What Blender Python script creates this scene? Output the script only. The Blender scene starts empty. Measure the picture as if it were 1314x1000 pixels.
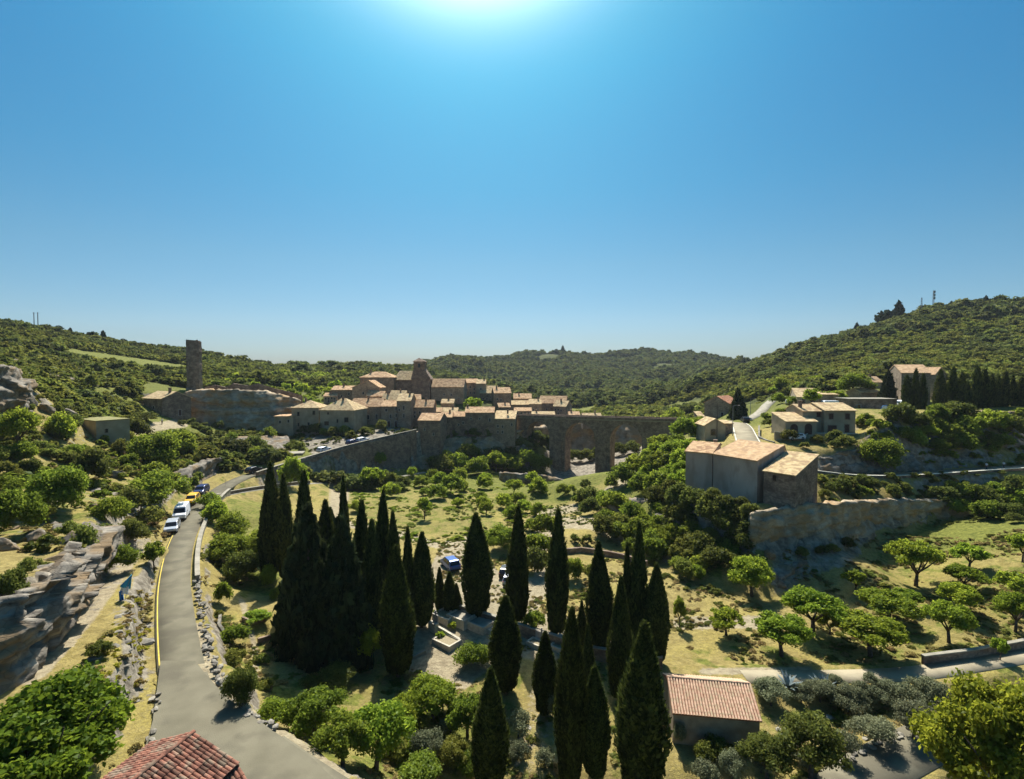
import bpy, bmesh, math, random
import numpy as np
from mathutils import Vector, Matrix
from mathutils.geometry import delaunay_2d_cdt
R = math.radians
SC = bpy.context.scene
COL = SC.collection

# ------------------------------------------------------------------ camera
F = 657.0                      # focal length in photograph pixels (1314 wide -> 90 degrees)
TH = math.atan((500 - 478) / F)   # slight downward pitch
CT, ST = math.cos(TH), math.sin(TH)
cam_d = bpy.data.cameras.new('camera'); cam = bpy.data.objects.new('camera', cam_d); COL.objects.link(cam)
cam_d.sensor_fit = 'HORIZONTAL'; cam_d.angle = 2 * math.atan(657.0 / F)
cam_d.clip_start = 0.5; cam_d.clip_end = 6000
cam.location = (0, 0, 0); cam.rotation_euler = (math.pi / 2 - TH, 0, 0)
SC.camera = cam

# ------------------------------------------------------------------ light
SUN_EL, SUN_AZ = 51.0, -4.5     # azimuth measured from the view direction (+Y), positive to the right
sd = Vector((math.sin(R(SUN_AZ)) * math.cos(R(SUN_EL)), math.cos(R(SUN_AZ)) * math.cos(R(SUN_EL)), math.sin(R(SUN_EL))))
W_ = bpy.data.worlds.new('World'); SC.world = W_; W_.use_nodes = True
nt = W_.node_tree; nt.nodes.clear()
n_out = nt.nodes.new('ShaderNodeOutputWorld'); n_bg = nt.nodes.new('ShaderNodeBackground')
n_sky = nt.nodes.new('ShaderNodeTexSky'); n_sky.sky_type = 'NISHITA'; n_sky.sun_disc = False
n_sky.sun_elevation = R(SUN_EL); n_sky.sun_rotation = R(SUN_AZ)
n_sky.altitude = 200; n_sky.air_density = 1.0; n_sky.dust_density = 0.9; n_sky.ozone_density = 2.2
n_hsv = nt.nodes.new('ShaderNodeHueSaturation'); n_hsv.inputs['Saturation'].default_value = 1.3
n_hsv.inputs['Hue'].default_value = 0.487
nt.links.new(n_sky.outputs[0], n_hsv.inputs['Color'])
n_tc = nt.nodes.new('ShaderNodeTexCoord'); n_sp = nt.nodes.new('ShaderNodeSeparateXYZ'); nt.links.new(n_tc.outputs['Generated'], n_sp.inputs[0])
n_tr = nt.nodes.new('ShaderNodeValToRGB'); el = n_tr.color_ramp.elements; el[0].position = 0.0; el[0].color = (.60, .78, 1.06, 1); el[1].position = 1.0; el[1].color = (.33, .96, 1.16, 1)
for p_, c_ in ((.07, (.68, .84, 1.0, 1)), (.20, (.66, .94, 1.0, 1)), (.33, (.44, .99, 1.09, 1)), (.50, (.31, 1.03, 1.20, 1))):
    e_ = el.new(p_); e_.color = c_
nt.links.new(n_sp.outputs['Z'], n_tr.inputs[0])
n_mu = nt.nodes.new('ShaderNodeMixRGB'); n_mu.blend_type = 'MULTIPLY'; n_mu.inputs[0].default_value = 1; nt.links.new(n_hsv.outputs[0], n_mu.inputs[1]); nt.links.new(n_tr.outputs[0], n_mu.inputs[2])
nt.links.new(n_mu.outputs[0], n_bg.inputs['Color'])
# the bright aureole round the sun
n_nm = nt.nodes.new('ShaderNodeVectorMath'); n_nm.operation = 'NORMALIZE'; nt.links.new(n_tc.outputs['Generated'], n_nm.inputs[0])
n_dt = nt.nodes.new('ShaderNodeVectorMath'); n_dt.operation = 'DOT_PRODUCT'; n_dt.inputs[1].default_value = sd; nt.links.new(n_nm.outputs[0], n_dt.inputs[0])
n_cl = nt.nodes.new('ShaderNodeMath'); n_cl.operation = 'MAXIMUM'; n_cl.inputs[1].default_value = 0; nt.links.new(n_dt.outputs['Value'], n_cl.inputs[0])
n_pw = nt.nodes.new('ShaderNodeMath'); n_pw.operation = 'POWER'; n_pw.inputs[1].default_value = 95; nt.links.new(n_cl.outputs[0], n_pw.inputs[0])
n_ps = nt.nodes.new('ShaderNodeMath'); n_ps.operation = 'MULTIPLY'; n_ps.inputs[1].default_value = 15.0; nt.links.new(n_pw.outputs[0], n_ps.inputs[0])
n_b2 = nt.nodes.new('ShaderNodeBackground'); n_b2.inputs['Color'].default_value = (1.0, .90, .84, 1); nt.links.new(n_ps.outputs[0], n_b2.inputs['Strength']); n_ad = nt.nodes.new('ShaderNodeAddShader')
n_bg.inputs['Strength'].default_value = 0.055
n_p3 = nt.nodes.new('ShaderNodeMath'); n_p3.operation = 'POWER'; n_p3.inputs[1].default_value = 12; nt.links.new(n_cl.outputs[0], n_p3.inputs[0])
n_s3 = nt.nodes.new('ShaderNodeMath'); n_s3.operation = 'MULTIPLY'; n_s3.inputs[1].default_value = .20; nt.links.new(n_p3.outputs[0], n_s3.inputs[0])
n_b3 = nt.nodes.new('ShaderNodeBackground'); n_b3.inputs['Color'].default_value = (.18, .85, .80, 1); nt.links.new(n_s3.outputs[0], n_b3.inputs['Strength']); n_a2 = nt.nodes.new('ShaderNodeAddShader')
nt.links.new(n_bg.outputs[0], n_ad.inputs[0]); nt.links.new(n_b2.outputs[0], n_ad.inputs[1]); nt.links.new(n_ad.outputs[0], n_a2.inputs[0]); nt.links.new(n_b3.outputs[0], n_a2.inputs[1]); nt.links.new(n_a2.outputs[0], n_out.inputs['Surface'])
sun_d = bpy.data.lights.new('sun', 'SUN'); sun_d.energy = 5.0; sun_d.angle = R(0.53); sun_d.color = (1.0, 0.95, 0.86)
sun = bpy.data.objects.new('sun', sun_d); COL.objects.link(sun)
sun.rotation_euler = sd.to_track_quat('Z', 'Y').to_euler(); sun.location = (0, 0, 120)
SC.view_settings.view_transform = 'Standard'; SC.view_settings.look = 'None'
SC.view_settings.exposure = 0.65; SC.view_settings.gamma = 1.0
SC.view_settings.use_curve_mapping = False
SC.render.engine = 'CYCLES'
SC.cycles.use_denoising = True
SC.cycles.max_bounces = 6; SC.cycles.diffuse_bounces = 4; SC.cycles.glossy_bounces = 2
SC.cycles.transmission_bounces = 3; SC.cycles.volume_bounces = 0; SC.cycles.transparent_max_bounces = 4
SC.cycles.sample_clamp_indirect = 4

# ------------------------------------------------------------------ projection helpers
def P(px, py, Y):
    xc = (px - 657.0) / F; yc = (500.0 - py) / F
    dy = CT + yc * ST; dz = -ST + yc * CT; s = Y / dy
    return Vector((xc * s, Y, dz * s))
def PZ(px, py, z):
    xc = (px - 657.0) / F; yc = (500.0 - py) / F
    dy = CT + yc * ST; dz = -ST + yc * CT; s = z / dz
    return Vector((xc * s, dy * s, z))
def proj(X, Y, Z):
    d = Y * CT - Z * ST; u = Y * ST + Z * CT
    return 657.0 + F * X / d, 500.0 - F * u / d

# ------------------------------------------------------------------ numpy noise
_rs = np.random.RandomState(7)
_PERM = _rs.rand(256, 256)
def vnoise(x, y):
    xi = np.floor(x).astype(int); yi = np.floor(y).astype(int)
    fx = x - xi; fy = y - yi; fx = fx * fx * (3 - 2 * fx); fy = fy * fy * (3 - 2 * fy)
    a = _PERM[xi & 255, yi & 255]; b = _PERM[(xi + 1) & 255, yi & 255]
    c = _PERM[xi & 255, (yi + 1) & 255]; d = _PERM[(xi + 1) & 255, (yi + 1) & 255]
    return (a * (1 - fx) + b * fx) * (1 - fy) + (c * (1 - fx) + d * fx) * fy
def fbm(x, y, o=4, lac=2.07, g=0.5):
    s = 0; a = 1; t = 0
    for i in range(o):
        s = s + a * vnoise(x + 17.3 * i, y - 9.1 * i); t += a; x = x * lac; y = y * lac; a *= g
    return s / t - 0.5

# ------------------------------------------------------------------ object helpers
def tag(o, label=None, cat=None, group=None, kind=None):
    if label: o['label'] = label
    if cat: o['category'] = cat
    if group: o['group'] = group
    if kind: o['kind'] = kind
    return o
def empty(name, loc, rz=0.0):
    o = bpy.data.objects.new(name, None); COL.objects.link(o); o.empty_display_size = .3
    o.location = loc; o.rotation_euler = (0, 0, rz); return o
def mesh_np(name, V, Fc, mat=None, smooth=False):
    """V (n,3); Fc (m,4) or (m,3) int array"""
    me = bpy.data.meshes.new(name); V = np.asarray(V, dtype=np.float32); Fc = np.asarray(Fc, dtype=np.int32)
    k = Fc.shape[1]; m = len(Fc)
    me.vertices.add(len(V)); me.vertices.foreach_set('co', V.ravel())
    me.loops.add(m * k); me.loops.foreach_set('vertex_index', Fc.ravel())
    me.polygons.add(m); me.polygons.foreach_set('loop_start', np.arange(0, m * k, k, dtype=np.int32))
    me.polygons.foreach_set('loop_total', np.full(m, k, dtype=np.int32))
    if smooth: me.polygons.foreach_set('use_smooth', np.ones(m, dtype=bool))
    me.update(calc_edges=True)
    if mat: me.materials.append(mat)
    return me
def obj(name, me, parent=None):
    o = bpy.data.objects.new(name, me); COL.objects.link(o)
    if parent: o.parent = parent
    return o
class MB:
    def __init__(s): s.v = []; s.f = []
    def add(s, vs, fs):
        b = len(s.v); s.v += [tuple(v) for v in vs]; s.f += [tuple(b + i for i in f) for f in fs]
    def box(s, c, d, rz=0.0, tilt=0.0):
        hx, hy, hz = d[0] / 2, d[1] / 2, d[2] / 2; cs, sn = math.cos(rz), math.sin(rz); vs = []
        for z in (-hz, hz):
            for x, y in ((-hx, -hy), (hx, -hy), (hx, hy), (-hx, hy)):
                zz = z + x * tilt
                vs.append((c[0] + x * cs - y * sn, c[1] + x * sn + y * cs, c[2] + zz))
        s.add(vs, [(3, 2, 1, 0), (4, 5, 6, 7), (0, 1, 5, 4), (1, 2, 6, 5), (2, 3, 7, 6), (3, 0, 4, 7)])
    def poly_prism(s, pts, off):
        """closed planar polygon pts (3D list, CCW seen from +off side) thickened by -off"""
        n = len(pts); o = Vector(off)
        a = [Vector(p) for p in pts]; b = [p - o for p in a]
        s.add(a + b, [tuple(range(n)), tuple(range(2 * n - 1, n - 1, -1))] + [(i, n + i, n + (i + 1) % n, (i + 1) % n) for i in range(n)])
    def tube(s, pts, rad, n=6, cap=True):
        rings = []; base = len(s.v)
        for i, p in enumerate(pts):
            p = Vector(p); q = Vector(pts[min(i + 1, len(pts) - 1)]) - Vector(pts[max(i - 1, 0)])
            q.normalize(); a = q.orthogonal().normalized() if abs(q.z) < .99 else Vector((1, 0, 0)); a = (a - q * a.dot(q)).normalized(); b = q.cross(a)
            r = rad[i] if hasattr(rad, '__len__') else rad
            for k in range(n):
                t = 2 * math.pi * k / n; s.v.append(tuple(p + (a * math.cos(t) + b * math.sin(t)) * r))
        for i in range(len(pts) - 1):
            for k in range(n):
                s.f.append((base + i * n + k, base + i * n + (k + 1) % n, base + (i + 1) * n + (k + 1) % n, base + (i + 1) * n + k))
        if cap:
            s.f.append(tuple(base + n - 1 - k for k in range(n))); e = base + (len(pts) - 1) * n; s.f.append(tuple(e + k for k in range(n)))
    def build(s, name, mat, parent=None, smooth=False, bevel=0):
        me = bpy.data.meshes.new(name); me.from_pydata(s.v, [], s.f); me.update()
        if mat: me.materials.append(mat)
        if smooth: me.polygons.foreach_set('use_smooth', [True] * len(me.polygons))
        o = obj(name, me, parent)
        if bevel:
            m = o.modifiers.new('bevel', 'BEVEL'); m.width = bevel; m.segments = 2; m.limit_method = 'ANGLE'
        return o

# ------------------------------------------------------------------ materials
MATS = {}
def nmat(name, col, col2=None, scale=1.0, rough=0.9, bump=0.0, bscale=None, detail=6, contrast=(0.35, 0.65), spec=0.2, metal=0.0, col3=None, s3=0.15, objrand=0.0, stretch=(1, 1, 1), bdist=0.05):
    m = bpy.data.materials.new(name); m.use_nodes = True; t = m.node_tree; N = t.nodes; L = t.links
    b = N['Principled BSDF']; b.inputs['Roughness'].default_value = rough; b.inputs['Specular IOR Level'].default_value = spec; b.inputs['Metallic'].default_value = metal
    tc = N.new('ShaderNodeTexCoord'); mp = N.new('ShaderNodeMapping'); mp.inputs['Scale'].default_value = stretch
    g = N.new('ShaderNodeNewGeometry'); L.new(g.outputs['Position'], mp.inputs['Vector'])
    out = None
    if col2 is None: b.inputs['Base Color'].default_value = (*col, 1)
    else:
        no = N.new('ShaderNodeTexNoise'); no.inputs['Scale'].default_value = scale; no.inputs['Detail'].default_value = detail
        L.new(mp.outputs[0], no.inputs['Vector'])
        cr = N.new('ShaderNodeValToRGB'); cr.color_ramp.elements[0].position = contrast[0]; cr.color_ramp.elements[1].position = contrast[1]
        cr.color_ramp.elements[0].color = (*col, 1); cr.color_ramp.elements[1].color = (*col2, 1); L.new(no.outputs['Fac'], cr.inputs[0]); out = cr.outputs[0]
        if col3:
            n3 = N.new('ShaderNodeTexNoise'); n3.inputs['Scale'].default_value = s3; n3.inputs['Detail'].default_value = 4; L.new(mp.outputs[0], n3.inputs['Vector'])
            r3 = N.new('ShaderNodeValToRGB'); r3.color_ramp.elements[0].position = .48; r3.color_ramp.elements[1].position = .62; L.new(n3.outputs['Fac'], r3.inputs[0])
            mx = N.new('ShaderNodeMixRGB'); mx.inputs[2].default_value = (*col3, 1); L.new(r3.outputs[0], mx.inputs[0]); L.new(out, mx.inputs[1]); out = mx.outputs[0]
        if objrand:
            oi = N.new('ShaderNodeObjectInfo'); ma = N.new('ShaderNodeMapRange'); ma.inputs[3].default_value = 1 - objrand; ma.inputs[4].default_value = 1 + objrand
            L.new(oi.outputs['Random'], ma.inputs[0]); hs = N.new('ShaderNodeHueSaturation'); L.new(ma.outputs[0], hs.inputs['Value']); L.new(out, hs.inputs['Color']); out = hs.outputs[0]
        L.new(out, b.inputs['Base Color'])
    if bump:
        nb = N.new('ShaderNodeTexNoise'); nb.inputs['Scale'].default_value = bscale or scale * 3; nb.inputs['Detail'].default_value = 5; L.new(mp.outputs[0], nb.inputs['Vector'])
        bp = N.new('ShaderNodeBump'); bp.inputs['Strength'].default_value = bump; bp.inputs['Distance'].default_value = bdist
        L.new(nb.outputs['Fac'], bp.inputs['Height']); L.new(bp.outputs[0], b.inputs['Normal'])
    MATS[name] = m; return m
def leafmat(name, dark, light, trans=0.35, rand=0.22, hue=0.012):
    m = bpy.data.materials.new(name); m.use_nodes = True; t = m.node_tree; N = t.nodes; L = t.links; N.clear()
    o = N.new('ShaderNodeOutputMaterial'); a = N.new('ShaderNodeAttribute'); a.attribute_name = 'tint'
    mx = N.new('ShaderNodeMixRGB'); mx.inputs[1].default_value = (*dark, 1); mx.inputs[2].default_value = (*light, 1); L.new(a.outputs['Fac'], mx.inputs[0])
    oi = N.new('ShaderNodeObjectInfo'); hs = N.new('ShaderNodeHueSaturation')
    mr = N.new('ShaderNodeMapRange'); mr.inputs[3].default_value = 1 - rand; mr.inputs[4].default_value = 1 + rand; L.new(oi.outputs['Random'], mr.inputs[0]); L.new(mr.outputs[0], hs.inputs['Value'])
    mh = N.new('ShaderNodeMath'); mh.operation = 'MULTIPLY'; mh.inputs[1].default_value = 7.31; L.new(oi.outputs['Random'], mh.inputs[0])
    fr = N.new('ShaderNodeMath'); fr.operation = 'FRACT'; L.new(mh.outputs[0], fr.inputs[0])
    m2 = N.new('ShaderNodeMapRange'); m2.inputs[3].default_value = .5 - hue; m2.inputs[4].default_value = .5 + hue; L.new(fr.outputs[0], m2.inputs[0]); L.new(m2.outputs[0], hs.inputs['Hue'])
    L.new(mx.outputs[0], hs.inputs['Color'])
    d = N.new('ShaderNodeBsdfDiffuse'); tr = N.new('ShaderNodeBsdfTranslucent'); ms = N.new('ShaderNodeMixShader'); ms.inputs[0].default_value = trans
    gl = N.new('ShaderNodeBsdfGlossy'); gl.inputs['Roughness'].default_value = .45; gl.inputs['Color'].default_value = (.9, .95, 1, 1); m3 = N.new('ShaderNodeMixShader'); m3.inputs[0].default_value = .004
    hy = N.new('ShaderNodeHueSaturation'); hy.inputs['Hue'].default_value = .482; hy.inputs['Value'].default_value = 1.5; L.new(hs.outputs[0], hy.inputs['Color'])
    L.new(hs.outputs[0], d.inputs[0]); L.new(hy.outputs[0], tr.inputs[0]); L.new(d.outputs[0], ms.inputs[1]); L.new(tr.outputs[0], ms.inputs[2])
    L.new(ms.outputs[0], m3.inputs[1]); L.new(gl.outputs[0], m3.inputs[2]); L.new(m3.outputs[0], o.inputs['Surface']); MATS[name] = m; return m

M_leaf = leafmat('leaf_green', (.095, .135, .016), (.19, .25, .030), .54)
M_lime = leafmat('leaf_lime', (.13, .19, .018), (.24, .32, .034), .56)
M_oak = leafmat('leaf_oak', (.068, .088, .018), (.125, .15, .030), .46)
M_olive = leafmat('leaf_olive', (.11, .125, .065), (.22, .235, .13), .3)
M_cyp = leafmat('leaf_cypress', (.022, .034, .009), (.078, .102, .022), .24, .2)
M_fir = leafmat('leaf_fir', (.018, .030, .012), (.052, .072, .026), .18, .2)
M_scrub = leafmat('leaf_scrub', (.095, .115, .022), (.175, .20, .038), .48, .35, .02)
M_far = leafmat('leaf_far', (.065, .085, .024), (.120, .142, .036), .42, .35, .02)
M_bark = nmat('bark', (.06, .045, .035), (.13, .10, .075), 6, .95, .6)
M_rock = nmat('limestone', (.22, .175, .115), (.42, .34, .235), .45, .95, .7, 2.2, 8, (.36, .62), col3=(.36, .24, .12), s3=.22, bdist=.12, stretch=(1, 1, .6))
M_rockg = nmat('grey_limestone', (.12, .105, .085), (.28, .25, .20), .9, .95, .7, 3, 8, (.36, .62), col3=(.21, .15, .085), s3=.35, bdist=.12, stretch=(1, 1, .8))
M_stone = nmat('dry_stone', (.15, .135, .11), (.31, .285, .23), 1.3, .95, .8, 5, 8, objrand=.25)
M_stone_d = nmat('stone_wall_dark', (.15, .105, .078), (.29, .215, .155), .7, .95, .6, 5, 8, bdist=.08)
def add_masonry(m, sc=2.6, k=.55, stretch=(1, 1, 1.7)):
    t = m.node_tree; N = t.nodes; L = t.links; b = N['Principled BSDF']; src = b.inputs['Base Color'].links[0].from_socket
    g = N.new('ShaderNodeNewGeometry'); mp = N.new('ShaderNodeMapping'); mp.inputs['Scale'].default_value = stretch; L.new(g.outputs['Position'], mp.inputs[0])
    v = N.new('ShaderNodeTexVoronoi'); v.inputs['Scale'].default_value = sc; v.inputs['Randomness'].default_value = .85; L.new(mp.outputs[0], v.inputs['Vector'])
    e = N.new('ShaderNodeTexVoronoi'); e.feature = 'DISTANCE_TO_EDGE'; e.inputs['Scale'].default_value = sc; e.inputs['Randomness'].default_value = .85; L.new(mp.outputs[0], e.inputs['Vector'])
    sp = N.new('ShaderNodeSeparateColor'); L.new(v.outputs['Color'], sp.inputs[0]); mr = N.new('ShaderNodeMapRange'); mr.inputs[3].default_value = 1 - k; mr.inputs[4].default_value = 1 + k; L.new(sp.outputs[0], mr.inputs[0])
    er = N.new('ShaderNodeMapRange'); er.inputs[2].default_value = .06; er.inputs[3].default_value = .74; er.inputs[4].default_value = 1; L.new(e.outputs['Distance'], er.inputs[0])
    mu = N.new('ShaderNodeMath'); mu.operation = 'MULTIPLY'; L.new(mr.outputs[0], mu.inputs[0]); L.new(er.outputs[0], mu.inputs[1]); hs = N.new('ShaderNodeHueSaturation'); L.new(mu.outputs[0], hs.inputs['Value']); L.new(src, hs.inputs['Color']); L.new(hs.outputs[0], b.inputs['Base Color'])
    bp = N.new('ShaderNodeBump'); bp.inputs['Strength'].default_value = .8; bp.inputs['Distance'].default_value = .05; L.new(er.outputs[0], bp.inputs['Height'])
    if b.inputs['Normal'].links: L.new(b.inputs['Normal'].links[0].from_socket, bp.inputs['Normal'])
    L.new(bp.outputs[0], b.inputs['Normal']); return m
add_masonry(M_stone_d, 2.6, .26)
M_plast = nmat('render_grey', (.36, .28, .22), (.52, .42, .34), .3, .95, .5, 5, 10, (.3, .7), col3=(.34, .26, .20), s3=.5, objrand=.05, stretch=(1, 1, .45))
M_plast2 = nmat('render_beige', (.29, .235, .155), (.42, .345, .235), .5, .95, .4, 4, 6, objrand=.12)
M_plast3 = nmat('render_brown', (.22, .165, .115), (.36, .28, .195), .5, .95, .7, 3, 6, objrand=.15); add_masonry(M_plast3, 3.2, .3)
M_asph = nmat('asphalt', (.135, .122, .082), (.19, .172, .118), .45, .95, .4, 14, 10, (.3, .7), col3=(.12, .108, .075), s3=.35)
M_conc = nmat('pale_concrete', (.24, .22, .17), (.36, .33, .26), .8, .95, .3, 9, 8)
M_white = nmat('white_paint', (.55, .52, .42), (.7, .67, .55), 3, .8)
M_yel = nmat('yellow_paint', (.50, .38, .05), (.62, .48, .09), 3, .8)
M_shut = nmat('shutter_brown', (.055, .028, .022), (.09, .045, .032), 3, .7)
M_frame = nmat('pale_surround', (.30, .28, .25), (.4, .37, .33), 3, .8)
M_glass = nmat('window_glass', (.012, .014, .018), rough=.15, spec=.5)
M_dark = nmat('dark_metal', (.03, .03, .032), rough=.6)
M_steel = nmat('grey_metal', (.22, .22, .22), (.3, .3, .3), 3, rough=.5)
M_tyre = nmat('rubber', (.012, .012, .012), rough=.8)
M_lamp = nmat('headlight_glass', (.6, .6, .62), rough=.2, spec=.6)
add_masonry(M_rock, .8, .16, (1, 1, 2.4)); add_masonry(M_rockg, 1.0, .18, (1, 1, 2.2))
def tilemat(name, c1, c2, c3, wave=True):
    m = nmat(name, c1, c2, 1.4, .9, 0, None, 8, (.38, .6), col3=c3, s3=.9)
    t = m.node_tree; N = t.nodes; L = t.links; b = N['Principled BSDF']
    if wave:
        uv = N.new('ShaderNodeUVMap'); w = N.new('ShaderNodeTexWave'); w.wave_type = 'BANDS'; w.bands_direction = 'X'; w.inputs['Scale'].default_value = 1.5; w.inputs['Distortion'].default_value = .3
        L.new(uv.outputs[0], w.inputs['Vector']); bp = N.new('ShaderNodeBump'); bp.inputs['Strength'].default_value = .9; bp.inputs['Distance'].default_value = .08
        L.new(w.outputs['Fac'], bp.inputs['Height']); L.new(bp.outputs[0], b.inputs['Normal'])
    return m
M_tile = tilemat('old_tiles', (.50, .31, .16), (.70, .48, .27), (.38, .22, .12))
M_tile2 = tilemat('ochre_tiles', (.52, .34, .18), (.66, .45, .26), (.44, .28, .16))
M_tile3 = tilemat('sandy_tiles', (.52, .38, .19), (.70, .54, .30), (.40, .27, .15))
M_tiler = tilemat('red_tiles', (.42, .18, .10), (.58, .29, .16), (.36, .17, .1))
M_redtile = nmat('clay_red_tile', (.12, .050, .034), (.28, .125, .08), 2.6, .9, .5, 20, 8, (.36, .62), col3=(.22, .16, .11), s3=1.6, objrand=.45)
M_shedtile = nmat('clay_orange_tile', (.54, .32, .21), (.70, .47, .32), 2.6, .85, 0, 20, 6, (.35, .62), col3=(.50, .38, .24), s3=2.4, objrand=.2)
# ------------------------------------------------------------------ terrain: irregular triangulation of surveyed points
TP = """
-260,1500,30 100,1400,24 657,1400,28 1200,1400,28 2200,1400,28 -900,1500,24
330,1010,31.5 455,1000,34.5 500,985,39 560,990,41 640,990,41 740,990,41.5 900,990,41.2 1000,990,41 1100,990,41.7 1180,955,44.7 1314,935,46.5
560,930,46 640,930,46.5 700,900,49.5 820,900,49.5 900,945,45.3
1314,835,57 1250,852,54.7 1180,863,53.5 1090,868,52.5 1000,866,52.8 880,866,52.6
1314,870,52.5 1200,890,50.5 1100,900,49.5
860,800,63.5 940,800,63.3 1000,797,63.6 900,770,69.7 880,742,76.5 1000,765,71.5 1100,772,69 1200,772,67.5 1314,770,63.5 1314,690,77.5 1250,690,82 1200,690,88 1130,722,82 1050,745,74 990,772,71 
1420,760,62 1420,650,85 1500,850,56 1600,640,90 1600,760,66
850,725,83 790,705,91 740,655,118 800,667,105 940,722,80 850,692,91 900,692,84.5 930,667,88 880,652,93 820,652,105 860,640,100 800,603,135 820,620,120 870,600,112 840,578,131 870,562,137
600,720,83.5 640,760,72 560,760,71.5 560,800,63 600,860,54 500,865,53.8 440,860,53.5 700,830,58.5 780,840,57 700,760,71.5 760,740,76.5 700,700,90
400,905,46 350,905,43.5 330,880,47 300,835,53 280,800,55.5 350,770,68 300,752,70.5 270,722,74 300,682,89 320,645,108 380,662,100 440,760,71 430,700,86
430,642,118 500,642,120 560,642,121 650,632,136 550,692,94.5 480,682,98 600,670,105 640,655,118 700,640,128
725,614,169 775,612,164 690,607,174 640,602,174 580,612,158 740,600,182
425,625,138 480,618,148 530,612,156 
300,575,150 350,587,146 330,598,134
160,556,125 200,549,140 230,541,158 200,592,120 250,571,141 100,582,98 140,590,100 100,542,113 60,521,108 0,561,85 50,580,85 100,612,84 60,621,74 0,621,72 180,600,106 125,560,112
0,500,97 0,471,103 -150,480,90 -150,560,75 -300,600,55 -150,640,60
60,491,140 150,501,160 200,501,172 100,481,172 40,470,165 
300,496,222 400,500,240 400,481,320 300,481,260 200,471,232 100,451,222 0,441,192 -200,440,150 -200,400,230
0,408,262 100,424,290 200,443,320 300,463,370 400,470,430 450,471,470 500,471,520 560,468,650 -200,380,240 -500,400,160 -500,500,80
480,481,380 560,490,400 620,500,340
380,520,192 450,521,198 480,512,202 540,501,228 580,506,226 640,511,228 700,526,236 720,531,242 400,512,215 
380,559,168 450,556,171 500,546,180 530,553,172
700,511,420 800,506,420 650,491,600 750,491,600 850,491,600 920,491,455 860,521,300 900,526,232 800,526,300 740,526,290
600,464,850 640,458,900 690,453,950 740,455,950 800,452,950 850,449,980 900,453,950 950,460,900 700,470,800 800,470,800 880,470,760
960,462,600 1000,455,480 1040,446,430 1080,438,380 1120,423,352 1160,406,350 1200,393,358 1250,390,368 1314,388,370 1450,380,360 1700,400,330
1050,471,262 1150,456,262 1250,456,242 1314,441,262 1314,486,196 1200,481,200 1100,491,190 1000,496,215 960,480,330 1450,450,230
950,521,172 1000,521,150 1080,526,136 1180,521,146 1280,513,150 1240,512,165 1420,510,150 1600,520,140 
1040,535,125 1100,535,125 
1150,533,121
"""
TW = [(-60, 2, -24), (-30, 2, -26), (-12, 2, -28), (10, 2, -33), (40, 2, -33), (90, 2, -33), (-150, 5, -20), (200, 5, -30),
      (20, 200, -33), (45, 195, -30), (10, 230, -30), (60, 250, -24), (-10, 260, -28), (90, 200, -16), (30, 300, -24), (45, 178, -30), (58, 140, -17),
      (-400, 1100, -20), (0, 1150, -30), (400, 1100, -20), (-300, 600, -25), (-150, 520, -20), (250, 560, -10), (500, 700, 0), (-1300, 1650, -20), (1300, 1650, -20), (-1300, 0, 30), (1300, 0, 20), (0, 1650, -30), (-600, 300, 40), (-900, 900, -10), (800, 400, 40), (1000, 900, 0), (600, 150, 5),
      (-1400, -40, 20), (1400, -40, 20), (0, -40, -30), (-1400, 1750, -20), (1400, 1750, -20), (-100, -40, -24), (200, -40, -30)]
def pl(s): return [P(*[float(q) for q in t.split(',')]) for t in s.split()]
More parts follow.
